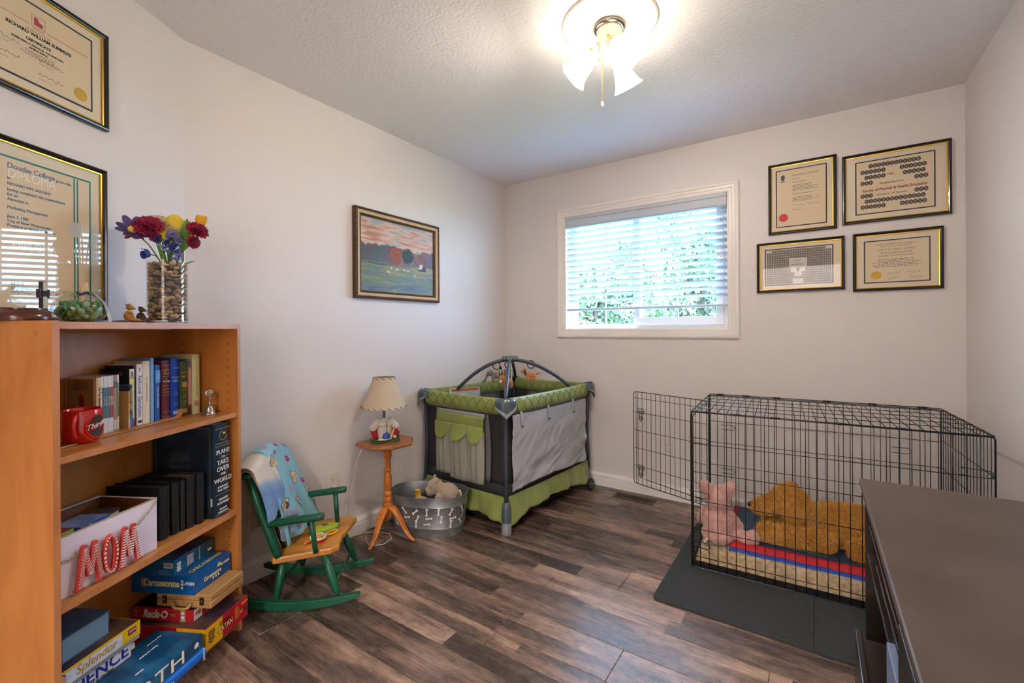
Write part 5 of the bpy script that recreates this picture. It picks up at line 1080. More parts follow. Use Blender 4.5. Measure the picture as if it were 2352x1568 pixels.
b = MB(); b.bx(.008, .030, -.012, .012, .308, .334); b.build('plug', outm, t, bevel=.003)
MB().tube([(.028, 0, .32), (.042, .015, .318), (.048, .030, .300), (.046, .036, .24), (.040, .036, .12), (.030, .03, .04), (.026, .05, .008), (.03, .12, .005), (.05, .22, .005), (.09, .28, .006)], .0026, 6).build('cable', cordw, t, smooth=True)
t = thing('lamp_cord', 'white lamp cord dropping behind the side table and looping on the floor', 'cord', (-2.13, 1.62, .0))
MB().tube([(.0, .0, .515), (-.03, -.01, .46), (-.05, -.03, .30), (-.065, -.06, .14), (-.07, -.07, .05), (-.072, -.06, .018), (-.06, .04, .012), (.0, .12, .005), (.07, .14, .004), (.13, .10, .004), (.14, .03, .004), (.10, -.02, .004), (.03, .0, .005), (-.03, .05, .006)], .0026, 6).build('cable', cordw, t, smooth=True)
# floor register
t = thing('floor_vent', 'dark brown slotted metal floor register near the back wall', 'vent', (-1.057, 3.073, 0)); vm = mat('brown metal', '#4a3a30', .45, .3)
b = MB(); L2, W2 = .142, .052
for q in ((-L2, L2, -W2, -W2+.018), (-L2, L2, W2-.018, W2), (-L2, -L2+.022, -W2+.018, W2-.018), (L2-.022, L2, -W2+.018, W2-.018)): b.bx(q[0], q[1], q[2], q[3], .0002, .005)
b.build('rim', vm, t); MB().bx(-L2+.022, L2-.022, -W2+.018, W2-.018, .0003, .0012).build('dark_duct', dk, t)
s0 = None
for i in range(19):
    if s0 is None: s0 = MB().bx(-.0026, .0026, -W2+.018, W2-.018, .0012, .004).build('louver', vm, t, loc=(-L2+.028+i*.0125, 0, 0))
    else: c = s0.copy(); COL.objects.link(c); c.location = (-L2+.028+i*.0125, 0, 0)

# ------------------------------------------------------------------ side table
oak = wood('honey oak', '#a85a1c', '#c8792e', 2, 3, .32, 18); oakt = wood('oak top', '#8c5228', '#aa7040', 1, 3, .35, 16)
TX, TY, TH = -2.060, 1.745, .545
t = thing('side_table', 'small honey oak pedestal table with clipped corner top and three curved legs', 'table', (TX, TY, 0))
oc = [(-.140, -.116), (.010, -.122), (.104, -.045), (.112, .085), (.030, .170), (-.095, .176), (-.140, .12)]
b = MB(); n = len(oc); vs = []
for s, z in ((.95, TH-.026), (1, TH-.020), (1, TH-.010), (.975, TH-.006), (.955, TH-.004), (.955, TH)): vs += [(x*s, y*s, z) for x, y in oc]
fs = [(k*n+i, k*n+(i+1) % n, (k+1)*n+(i+1) % n, (k+1)*n+i) for k in range(5) for i in range(n)]+[tuple(range(n-1, -1, -1)), tuple(range(5*n, 6*n))]
b.add(vs, fs).build('tabletop', oakt, t)
MB().lathe([(.020, .195), (.024, .205), (.024, .222), (.020, .228), (.025, .238), (.025, .250), (.018, .262), (.021, .275), (.022, .31), (.022, .34), (.0205, .355), (.015, .37), (.022, .378), (.022, .386), (.016, .392), (.0165, .41), (.0155, .44), (.020, .455), (.024, .466), (.019, .472), (.023, .486), (.023, .496), (.017, .502), (.022, .512), (.024, .520)], 28, (0, 0, 0)).build('pedestal', oak, t, smooth='auto')
MB().lathe([(.0, .095), (.020, .098), (.028, .112), (.028, .185), (.024, .195), (0, .195)], 8).build('hub', oak, t)
for az in (-70, 5, 150):
    a = math.radians(az); L_s = .215 if az != 150 else .15; pts = [(.020, .170), (.045, .166), (.085, .130), (.115, .085), (.145, .045), (.180, .020), (.205, .012)] if az != 150 else [(.020, .170), (.040, .166), (.068, .130), (.090, .085), (.110, .045), (.130, .020), (.142, .012)]
    P = [Vector((math.cos(a)*r_, math.sin(a)*r_, z)) for r_, z in pts]
    o = MB().tube(P, [.024, .026, .022, .018, .014, .012, .010], 12, flat=.55, up=(0, 0, 1)).build('leg', oak, t, smooth=True, subsurf=1)
# ------------------------------------------------------------------ table lamp
t = thing('table_lamp', 'baseball jersey figure lamp with a cream shade laced in dark cord on the side table', 'lamp', (-2.085, 1.745, TH+.0006), math.radians(63))
ceram = mat('glazed white ceramic', '#cfc8b8', .25, coat=.3); grs = mat('painted grass', '#24482c', .5, col2='#3f6a3a', nscale=90, bump=1, bscale=200)
b = MB(); vs = [(x, y) for x, y in ((-.075, -.040), (-.050, -.058), (.045, -.058), (.075, -.045), (.088, .0), (.078, .045), (-.060, .045), (-.080, .010))]
b.prism([(x, y) for x, y in vs], 0, .012); b.prism([(x*.93, y*.9) for x, y in vs], .012, .018); b.build('grass_base', grs, t, bevel=.003)
MB().prism([(x*1.01, y*1.01) for x, y in vs], 0, .0015).build('felt', black, t)
b = MB(); b.ell((0, .008, .060), (.044, .030, .058)); b.ell((0, .008, .098), (.050, .030, .032)); b.ell((0, .008, .122), (.024, .020, .014)); b.ell((0, .008, .03), (.043, .030, .030))
link('jersey', meshed(b, .003, 5), ceram, t)
for sx in (-1, 1):
    b = MB(); b.limb((sx*.040, .008, .112), (sx*.064, .002, .082), .022, .022, 5); link('sleeve', meshed(b, .003, 3), ceram, t)
    MB().tube([(sx*.060, .004, .082), (sx*.061, .002, .055), (sx*.054, -.002, .030), (sx*.048, -.004, .018)], [.017, .017, .016, .013], 14).build('undersleeve', mat('red undersleeve', '#a80e14', .5), t, smooth=True)
b = MB(); b.tube([(.006, -.020, .126), (.006, -.0225, .10), (.006, -.0245, .06), (.006, -.024, .03)], .0014, 6)
for z in (.112, .098, .084, .070, .056): b.ell((.009, -.0235, z), .003)
b.build('button_placket', mat('button brown', '#8a7a66', .5), t, smooth=True)
bl = mat('blue cap enamel', '#1440a0', .25, coat=.3)
b = MB(); b.ell((.0, -.042, .036), (.022, .019, .020)); b.ell((-.006, -.056, .026), (.021, .015, .004)); b.ell((0, -.042, .057), .003); link('cap', meshed(b, .0022, 2), bl, t)
MB().tube([(-.045, -.048, .022), (-.015, -.060, .021), (.020, -.050, .022)], [.010, .011, .009], 10, flat=.6).build('folded_cloth', ceram, t, smooth=True)
MB().tube([(.018, -.060, .020), (.028, -.054, .040), (.038, -.046, .062), (.044, -.040, .078)], [.0075, .0070, .0045, .0028], 10).build('bat', mat('bat wood', '#d0a468', .4), t, smooth=True)
MB().ell((.048, -.042, .028), .011).build('ball', ceram, t, smooth=True)
b = MB()
for k in range(7): b.limb((.058+k*.004, -.022+.002*k, .020+.004*k), (.080-.001*k, .000, .022+.005*k), .006, .006, 4)
link('glove', meshed(b, .0022, 1), mat('glove leather', '#7c4a28', .6, col2='#5a3018', nscale=120, bump=1, bscale=150), t)
MB().cyl((0, .008, .128), (0, .008, .200), .0075, n=14).build('neck', mat('grey metal', '#6d6a70', .35, .8), t, smooth='auto')
shm = bpy.data.materials.new('lamp shade paper'); shm.use_nodes = True; nt = shm.node_tree; pb = nt.nodes['Principled BSDF']; pb.inputs['Base Color'].default_value = lin('#dccdb4'); pb.inputs['Roughness'].default_value = .8
tr = nt.nodes.new('ShaderNodeBsdfTranslucent'); tr.inputs[0].default_value = lin('#dcc49c'); mx = nt.nodes.new('ShaderNodeMixShader'); mx.inputs[0].default_value = .3; nt.links.new(pb.outputs[0], mx.inputs[1]); nt.links.new(tr.outputs[0], mx.inputs[2]); nt.links.new(mx.outputs[0], nt.nodes['Material Output'].inputs[0])
R0, R1, Z0_, Z1_ = .129, .060, .152+.045, .372
MB().lathe([(R0, Z0_), (R1, Z1_), (R1-.001, Z1_), (R0-.001, Z0_)], 48, (0, .008, 0), caps=False).build('shade', shm, t, smooth='auto')
b = MB(); b.tube([(R1*math.cos(q), .008+R1*math.sin(q), Z1_-.002) for q in [2*PI*k/40 for k in range(40)]], .0008, 4, closed=True)
for q in (0, 2.1, 4.2): b.cyl((0, .008, Z1_-.012), (R1*math.cos(q), .008+R1*math.sin(q), Z1_-.002), .0012, n=5)
b.build('spider', black, t)
lace = mat('dark lacing', '#2c2622', .6); sr = None
for k in range(20):
    for (R_, z_, ds, nn) in ((R0, Z0_, 1, 20), (R1, Z1_, -1, 10)):
        if k >= nn: continue
        q = 2*PI*k/nn; s = .008/R_*1.2; e = (R0-R1)/(Z1_-Z0_)
        pts = []
        for f in (0, .35, .7, 1):
            dz = .010*(1-f)*ds if ds > 0 else -.012*f; qq = q+s*2*(f-.5); rr = R_+.0012-(dz*e if ds > 0 else dz*e); pts.append((rr*math.cos(qq), .008+rr*math.sin(qq), z_+dz-(.0015 if ds > 0 and f > .9 else 0)))
        MB().tube(pts, .0014, 5).build('lace_stitch', lace, t, smooth=True)
# ------------------------------------------------------------------ galvanized tub
t = thing('galvanized_tub', 'oval galvanized steel tub stencilled with white bones, holding plush toys', 'tub', (-1.935, 1.955, 0), math.atan2(.406, .914))
gal = mat('galvanized steel', '#7c8084', .38, .7, col2='#a0a4a8', nscale=14, ndetail=6, fac=(.3, .7), bump=.15, bscale=40)
TA, TB_ = .236, .145
def oval(s, n=72, p=2.5):
    out = []
    for k in range(n):
        a = 2*PI*k/n; c, s_ = math.cos(a), math.sin(a); out.append((TA*s*math.copysign(abs(c)**(2/p), c), TB_*s*math.copysign(abs(s_)**(2/p), s_)))
    return out
def ovs(zz): return .88+.12*zz/.226
prof = [(.0, .003), (.60, .003), (ovs(0)-.01, .004), (ovs(0), .0), (ovs(.045), .045), (ovs(.048)+.010, .048), (ovs(.051), .051), (ovs(.168), .168), (ovs(.171)+.010, .171), (ovs(.174), .174), (ovs(.222), .222), (ovs(.226)+.012, .224), (ovs(.226)+.012, .229), (ovs(.226)-.004, .229), (ovs(.222)-.010, .222), (ovs(.1)-.010, .1), (ovs(0)-.012, .006), (.60, .006), (0, .006)]
b = MB(); n = 72; vs = []
for s, z in prof: vs += [(x, y, z) for x, y in oval(max(s, .001), n)]
b.add(vs, [(k*n+i, k*n+(i+1) % n, (k+1)*n+(i+1) % n, (k+1)*n+i) for k in range(len(prof)-1) for i in range(n)]).build('shell', gal, t, smooth='auto')
stw = mat('white stencil', '#e6e6e2', .6); op = oval(1, 720)
arc = [0.0]
for i in range(1, 721): arc.append(arc[-1]+math.hypot(op[i % 720][0]-op[i-1][0], op[i % 720][1]-op[i-1][1]))
def on_tub(s, z):
    s = s % arc[-1]; i = int(np.searchsorted(arc, s)); i = min(max(i, 1), 720); f = (s-arc[i-1])/max(1e-9, arc[i]-arc[i-1]); a, b_ = op[i-1], op[i % 720]; k = ovs(z); x, y = a[0]+(b_[0]-a[0])*f, a[1]+(b_[1]-a[1])*f; n_ = Vector((b_[1]-a[1], a[0]-b_[0], 0)).normalized(); return Vector((x*k, y*k, z))+n_*.0008
rb = random.Random(4); s = .02; row = 0
while s < arc[-1]-.02:
    for j, z0 in enumerate((.075, .110, .148)):
        if (row+j) % 3 == 2 and rb.random() < .3: continue
        a = rb.choice((.1, 1.1, -.9, 1.5, .7, -1.2)); ss = s+(.018 if j == 1 else 0)+rb.uniform(-.004, .004); zc = z0+rb.uniform(-.005, .005); b = MB(); ca, sa = math.cos(a), math.sin(a)
        L = .0120
        sh_ = [(x_*1.5, y_*2.0) for x_, y_ in [(-L, -.0045), (-L-.003, -.003), (-L-.001, 0), (-L-.003, .003), (-L, .0045), (-L+.004, .002), (L-.004, .002), (L, .0045), (L+.003, .003), (L+.001, 0), (L+.003, -.003), (L, -.0045), (L-.004, -.002), (-L+.004, -.002)]]
        b.add([on_tub(ss+x*ca-y*sa, zc+x*sa+y*ca) for x, y in sh_], [(0, 1, 2, 3, 4, 5, 13), (5, 6, 12, 13), (6, 7, 8, 9, 10, 11, 12)]).build('bone_stencil', stw, t)
    s += .074; row += 1
b = MB(); b.tube([on_tub(arc[540]+.02, .172), on_tub(arc[540]+.02, .05)], .0012, 5); b.build('seam', gal, t)
# plush toys in the tub (world positions)
def plush(name, label, cat, loc, mb, m, vox=.004, sm=4, rz=0, fur=None, group=None):
    t = thing(name, label, cat, loc, rz, group); me = meshed(mb, vox, sm); body = link('body', me, m, t)
    if fur:
        fm = fur_mesh(me, *fur[0]); f = link('fur', fm, fur[1], t, kind='stuff')
    return t
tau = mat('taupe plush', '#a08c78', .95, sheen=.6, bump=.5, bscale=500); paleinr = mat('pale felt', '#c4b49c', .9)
b = MB(); b.ell((-.045, .0, .045), (.050, .048, .046)); b.ell((-.075, -.012, .020), (.034, .036, .028)); b.ell((.030, .0, .012), (.070, .055, .055)); b.limb((.05, -.035, .0), (.085, -.045, -.035), .026, .024, 4); b.limb((-.01, -.045, -.01), (-.02, -.06, -.05), .026, .022, 4); b.limb((.07, .03, .0), (.09, .04, -.03), .026, .022, 4)
b.ell((-.058, .022, .092), (.010, .013, .018)); 
tp = plush('plush_hippo', 'taupe plush animal with small round ears slumped in the tub', 'plush toy', (-1.858, 1.992, .205), b, tau, rz=math.radians(25))
MB().ell((-.030, -.030, .088), (.007, .012, .020), Matrix.Rotation(.3, 3, 'Y')).build('ear', paleinr, tp, smooth=True)
MB().tube([(.098, -.020, .020), (.112, -.026, .036), (.120, -.026, .020), (.114, -.022, -.005)], [.006, .007, .006, .003], 10).build('tail', paleinr, tp, smooth=True)
MB().ell((-.098, -.030, .012), (.014, .022, .018)).build('dark_snout', mat('dark plush', '#2c2624', .9), tp, smooth=True)
yel = mat('yellow plush', '#e0a80a', .9, sheen=.4, bump=.5, bscale=400)
b = MB(); b.ell((0, 0, .040), (.020, .018, .020)); b.ell((0, .004, .020), (.018, .016, .022)); b.ell((.016, .0, .0), (.034, .024, .018))
tp = plush('plush_bird', 'small yellow plush bird with a black eye band standing in the tub', 'plush toy', (-2.008, 1.930, .165), b, yel, .003)
MB().tube([(-.014, -.015, .048), (.0, -.020, .050), (.014, -.015, .052), (.024, -.010, .050)], .0035, 8, flat=.6).build('eye_band', mat('dark plush', '#2c2624', .9), tp, smooth=True)
b = MB(); b.ell((0, 0, 0), (.036, .026, .022)); b.ell((.045, .01, -.004), (.034, .028, .018)); b.ell((-.03, -.01, .004), (.018, .016, .012))
tp = plush('plush_toy', 'pale cream and yellow plush lying flat beside the small yellow bird', 'plush toy', (-1.953, 1.918, .172), b, mat('cream yellow plush', '#d6c07c', .95, col2='#d8d0c0', nscale=25, fac=(.45, .55)), .004)
b = MB(); b.ell((0, 0, 0), (.022, .020, .018)); b.ell((.012, .006, .014), (.012, .010, .010))
tp = plush('plush_toy', 'mottled brown plush tucked between the bird and the taupe animal', 'plush toy', (-1.968, 1.990, .180), b, mat('mottled plush', '#8a7458', .95, col2='#c0b090', nscale=60), .003)
b = MB()
for i in range(14): b.ell((rnd.uniform(-.12, .12), rnd.uniform(-.05, .05), rnd.uniform(0, .05)), (.045, .035, .032))
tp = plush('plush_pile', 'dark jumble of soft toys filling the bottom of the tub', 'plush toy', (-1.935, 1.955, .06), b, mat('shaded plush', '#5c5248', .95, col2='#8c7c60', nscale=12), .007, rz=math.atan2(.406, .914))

# ------------------------------------------------------------------ child's rocking chair
CO_ = (-1.931, 1.175, 0); CRZ = math.atan2(.622, .783)
t = thing('rocking_chair', "child's wooden rocking chair with green frame and honey coloured seat", 'rocking chair', CO_, CRZ)
grn = mat('green enamel', '#0f4a34', .35, col2='#175c42', nscale=4, nstretch=(1, 8, 8)); sea = wood('honey pine seat', '#b4762e', '#cc9040', 0, 2.5, .35, 8)
ss = [(-.100, -.150), (-.085, -.170), (.110, -.128), (.140, -.125), (.165, -.095), (.150, 0), (.165, .195), (.140, .225), (.10, .215), (-.085, .200), (-.105, .175)]
b = MB(); n = len(ss); vs = []
for s_, z in ((.97, .206), (1, .211), (1, .229), (.975, .235)): vs += [(x*s_, y*s_, z+.014*(x+.1)/.27) for x, y in ss]
b.add(vs, [(k*n+i, k*n+(i+1) % n, (k+1)*n+(i+1) % n, (k+1)*n+i) for k in range(3) for i in range(n)]+[tuple(range(n-1, -1, -1)), tuple(range(3*n, 4*n))]).build('seat', sea, t, bevel=.003)
for y in (-.145, .145):
    b = MB(); N = 26; vs = []
    for i in range(N+1):
        f = i/N; x = -.28+.545*f; xx = x-.0; z = .62*(xx*xx)*1.05; hw = .0125; th = .038*(1-.55*abs(2*f-1)**3)
        vs += [(x, y-hw, z), (x, y+hw, z), (x, y+hw, z+th), (x, y-hw, z+th)]
    fs = [(4*i+k, 4*i+(k+1) % 4, 4*i+4+(k+1) % 4, 4*i+4+k) for i in range(N) for k in range(4)]+[(3, 2, 1, 0), (4*N, 4*N+1, 4*N+2, 4*N+3)]
    b.add(vs, fs).build('rocker', grn, t, bevel=.003)
for (p0, p1) in (((.175, -.145, .052), (.105, -.110, .222)), ((.175, .145, .052), (.110, .125, .222)), ((-.085, -.145, .037), (-.060, -.120, .210)), ((-.085, .145, .037), (-.060, .130, .210))):
    q0, q1 = Vector(p0), Vector(p1); MB().tube([q0-Vector((0, 0, .0)), q0.lerp(q1, .06), q0.lerp(q1, .12), q0.lerp(q1, .5), q1], [.007, .009, .0155, .0175, .014], 14).build('leg', grn, t, smooth=True)
MB().cyl((.155, -.137, .095), (.155, .137, .105), .0065, n=10).build('stretcher', grn, t, smooth=True); MB().cyl((-.075, -.137, .100), (-.075, .137, .100), .0065, n=10).build('stretcher', grn, t, smooth=True)
for y in (-.152, .165): MB().tube([(-.068, y, .232), (-.105, y, .335), (-.150, y, .46), (-.188, y, .575)], [.017, .018, .016, .011], 12).build('back_post', grn, t, smooth=True)
for y in (-.09, -.03, .03, .10): MB().tube([(-.078, y*.8, .232), (-.19, y, .56)], [.008, .007], 8).build('back_spindle', grn, t, smooth=True)
b = MB(); b.tube([(-.192+.0*u, -.17+.35*u, .575+.045*math.sin(PI*u)) for u in [k/12 for k in range(13)]], .022, 10, flat=.45, up=(0, 0, 1)); b.build('crest_rail', grn, t, smooth=True)
for y in (-.155, .168):
    MB().tube([(-.125, y, .372), (-.11, y, .375), (.10, y, .398), (.118, y, .400), (.122, y, .400)], [.008, .0155, .0165, .0155, .008], 12).build('armrest', grn, t, smooth=True)
    MB().tube([(.082, y*.92, .240), (.068, y, .388)], [.0105, .0115], 10).build('arm_post', grn, t, smooth=True)

# blankets over the chair back, in chair space
def drape(name, label, y0, y1, xc, ztop, fall_f, fall_b, m, off, wave=.006, arch=.045, spread=0, nu=26, seed=1, skew=0):
    """cloth hung over the crest: v runs from the front hem up over the top and down the back"""
    t = thing(name, label, 'blanket', CO_, CRZ, None); Lf, Lb = fall_f, fall_b; Rr = .026+off
    def S(u, v):
        yc = y0+(y1-y0)*u; zt = ztop+arch*math.sin(PI*min(max((yc+.17)/.35, 0), 1))
        lf = Lf*(1+skew*(u-.5)); tot = lf+PI*Rr+Lb; d = v*tot; w1 = wave*math.sin(u*14+seed)+wave*.5*math.sin(u*31+seed*2)
        if d < lf:
            k = (lf-d)/Lf; x = xc+Rr+.10*k**1.0*Lf/.3*.9+w1*k*1.6+.010*math.sin(k*2.5); z = zt-off*0-.0-(lf-d)*.93; y = yc+(u-.5)*spread*k
        elif d < lf+PI*Rr:
            a = (d-lf)/Rr; x = xc+Rr*math.cos(a); z = zt+Rr*math.sin(a)*.8; y = yc
        else:
            k = (d-lf-PI*Rr); x = xc-Rr-.02*k-w1*k*2; z = zt-k; y = yc
        return Vector((x, y, max(z, .268) if d < lf else z))
    MB().grid(lambda u, v: S(u, v), nu, 44).build('cloth', m, t, smooth=True, solid=.006); return t, S
fl = lambda n, c, c2=None, sc=8: mat(n, c, .95, sheen=.5, bump=.5, bscale=350, **({'col2': c2, 'nscale': sc} if c2 else {}))
turq = fl('turquoise fleece', '#6aa8bc', '#84c0cc', 3); beigef = fl('beige fleece', '#a88a66', '#8c6e4c', 5)
def tpl(name, c0, c1, axis_edge=.5):
    m = fl(name, c0); return m
# beige lining layer
tb, _ = drape('beige_blanket', 'beige fleece blanket hanging behind the chair back beneath the others', -.172, .175, -.192, .580, .16, .335, beigef, .004, seed=2, arch=.048, wave=.010)
tw, Sw = drape('blue_towel', 'fluffy towel fading from cream to denim blue over the near chair post', -.185, -.045, -.192, .585, .20, .10, mat('denim fleece', '#5c84b0', .95, sheen=.5, bump=.6, bscale=300), .020, seed=5, wave=.003, arch=.040, spread=.03)
nt = MATS['denim fleece'].node_tree; pb = nt.nodes['Principled BSDF']; tc = nt.nodes.new('ShaderNodeTexCoord'); sp = nt.nodes.new('ShaderNodeSeparateXYZ'); rp = nt.nodes.new('ShaderNodeValToRGB'); nz = nt.nodes.new('ShaderNodeTexNoise'); nz.inputs['Scale'].default_value = 6; ad = nt.nodes.new('ShaderNodeMath'); ad.operation = 'MULTIPLY_ADD'; ad.inputs[1].default_value = .12
nt.links.new(tc.outputs['Object'], sp.inputs[0]); nt.links.new(tc.outputs['Object'], nz.inputs['Vector']); nt.links.new(nz.outputs['Fac'], ad.inputs[0]); nt.links.new(sp.outputs['Z'], ad.inputs[2]); nt.links.new(ad.outputs[0], rp.inputs[0]); e = rp.color_ramp.elements
e[0].position = .46; e[0].color = lin('#6d90ba'); e[1].position = .625; e[1].color = lin('#cdc2b6'); q = e.new(.55); q.color = lin('#4f7cb0'); q = e.new(.595); q.color = lin('#7698bc'); nt.links.new(rp.outputs[0], pb.inputs['Base Color'])
tq, Sq = drape('puppy_blanket', 'turquoise fleece blanket printed with puppies and pink paw prints', -.075, .180, -.190, .592, .390, .16, turq, .014, seed=3, spread=.15, wave=.009, skew=.06)
pk = mat('pink paw print', '#b02468', .9); pk2 = mat('pale pink print', '#d88cb0', .9); pup = mat('puppy cream print', '#cdbd9c', .9, col2='#b0946c', nscale=40); brn = mat('brown outline print', '#5c3a2c', .9)
def decal(parent, S, u0, v0, shapes, m, name, du=1/.225, dv=1/.52, out=.0046, rot=0):
    b = MB(); e = .004
    for (cx, cy, rx, ry) in shapes:
        ps = []
        for k in range(-1, 14):
            q = 2*PI*k/14; x, y = (cx, cy) if k < 0 else (cx+rx*math.cos(q), cy+ry*math.sin(q)); x, y = x*math.cos(rot)-y*math.sin(rot), x*math.sin(rot)+y*math.cos(rot); u, v = u0+x*du, v0+y*dv
            P = S(u, v); n_ = (S(u+e, v)-P).cross(S(u, v+e)-P).normalized(); ps.append(P+n_*out)
        b.add(ps, [(0, 1+i, 1+(i+1) % 14) for i in range(14)])
    return b.build(name, m, parent)
cl_ = [o for o in tq.children if o.name.startswith('cloth')][0]
rb = random.Random(8); paw = [(0, 0, .010, .008), (-.011, .010, .0042, .005), (-.004, .015, .0042, .005), (.005, .015, .0042, .005), (.012, .009, .0042, .005)]
_P = Sq(.5, .3); _n = (Sq(.504, .3)-_P).cross(Sq(.5, .304)-_P).normalized(); sgn = 1 if _n.x > 0 or _n.z > .3 else -1
for (u, v, s, r_, m_) in ((.10, .40, 1.1, .3, pk), (.62, .50, .9, -.4, pk), (.90, .14, 1.1, -.2, pk), (.45, .62, .7, .5, pk), (.22, .12, 1.0, .1, pk2), (.30, .06, .8, -.2, pk), (.80, .33, .8, .2, pk), (.75, .62, .6, .2, pk), (.35, .30, .7, 0, pk2), (.28, .57, .6, .4, pk), (.16, .64, .7, .2, pk2)):
    decal(cl_, Sq, u, v, [(a*s, b_*s, c*s, d*s) for a, b_, c, d in paw], m_, 'paw_print', out=.0046*sgn, rot=r_)
for (u, v, s, r_) in ((.12, .22, 1.25, 0), (.50, .20, 1.15, .2), (.13, .53, 1.0, .9), (.62, .38, 1.0, -.3), (.85, .27, .8, .1)):
    decal(cl_, Sq, u, v, [(0, 0, .0185*s, .0155*s), (0, -.018*s, .0125*s, .014*s), (-.013*s, .012*s, .0075*s, .008*s), (.013*s, .012*s, .0075*s, .008*s)], brn, 'puppy_outline', out=.0044*sgn, rot=r_)
    pz = decal(cl_, Sq, u, v, [(0, 0, .0170*s, .014*s), (0, -.018*s, .011*s, .0125*s), (-.013*s, .012*s, .006*s, .0065*s), (.013*s, .012*s, .006*s, .0065*s)], pup, 'puppy_print', out=.0050*sgn, rot=r_)
    decal(cl_, Sq, u, v, [(-.006*s, .002*s, .0018, .0018), (.006*s, .002*s, .0018, .0018), (0, -.004*s, .003, .002)], brn, 'puppy_face', out=.0056*sgn, rot=r_)
# grey knitted soft toy hanging between towel and arm
gk = mat('grey knitted plush', '#6d7c92', .95, sheen=.5, bump=1, bscale=160)
b = MB(); b.limb((-.062, -.120, .375), (-.056, -.125, .300), .017, .015, 6); b.limb((-.045, -.085, .390), (-.032, -.092, .315), .012, .011, 6); b.limb((-.030, -.070, .385), (-.012, -.072, .322), .012, .011, 6); b.ell((-.045, -.09, .395), (.030, .032, .016))
plush('plush_toy', 'grey knitted soft toy hanging limp behind the near armrest', 'plush toy', CO_, b, gk, .004, 3, rz=CRZ)
# toys on the seat
t = thing('toy_cushion', 'lime green and red crinkle toy cushion with a purple star on the chair seat', 'toy', (CO_[0]+.783*.050-.622*.065, CO_[1]+.622*.050+.783*.065, .246), CRZ+.5)
b = MB(); b.ell((0, 0, .012), (.066, .042, .013)); b.build('green_top', mat('lime fabric', '#a4b81c', .7), t, smooth=True); b = MB(); b.ell((0, 0, .004), (.066, .042, .011)); b.build('red_bottom', mat('red fabric', '#a82818', .7, bump=.8, bscale=200), t, smooth=True)
MB().tube([(.067*math.cos(q), .043*math.sin(q), .008) for q in [2*PI*k/30 for k in range(30)]], .0028, 6, closed=True).build('teal_piping', mat('teal piping', '#2c9c98', .7), t, smooth=True)
b = MB(); b.add([(0, 0, .0268)]+[((.024 if k % 2 else .008)*math.cos(PI*k/5), (.022 if k % 2 else .007)*math.sin(PI*k/5), .0245 if k % 2 else .0262) for k in range(10)], [(0, 1+k, 1+(k+1) % 10) for k in range(10)]); b.build('purple_star', mat('purple felt', '#6d2c90', .8), t)
t = thing('rattle', 'round red and white rattle with a yellow ring handle on the chair seat', 'toy', (CO_[0]+.783*.055+.622*.038, CO_[1]+.622*.055-.783*.038, .2445), CRZ+.85)
MB().lathe([(.034, 0), (.037, .004), (.037, .011), (.034, .013), (0, .013)], 30).build('red_rim', mat('red plastic', '#c02018', .3), t, smooth='auto'); MB().lathe([(.036, .013), (.036, .018), (.032, .021), (.028, .019), (0, .019)], 30).build('white_top', mat('white plastic', '#dcd8d0', .3), t, smooth='auto')
b = MB(); disc(b, 0, 0, .027, 0); b = MB().lathe([(.026, .0192), (.026, .0198), (0, .0198)], 24); b.build('picture', mat('rattle picture', '#d8b838', .4, col2='#c05030', nscale=60), t)
yp = mat('yellow plastic', '#e0a010', .35)
MB().tube([(.040+.018*1.6+.026*math.cos(q)*1.25, .014*math.sin(q), .012) for q in [2*PI*k/24 for k in range(24)]], .0048, 8, closed=True).build('ring_handle', yp, t, smooth=True); MB().tube([(.034, 0, .010), (.046, 0, .012)], [.009, .007], 10).build('joint', yp, t, smooth=True)
MB().tube([(-.036, 0, .010), (-.052, .004, .009), (-.066, .0, .006)], [.004, .005, .003], 8).build('orange_tag', mat('orange plastic', '#d86a10', .4), t, smooth=True)
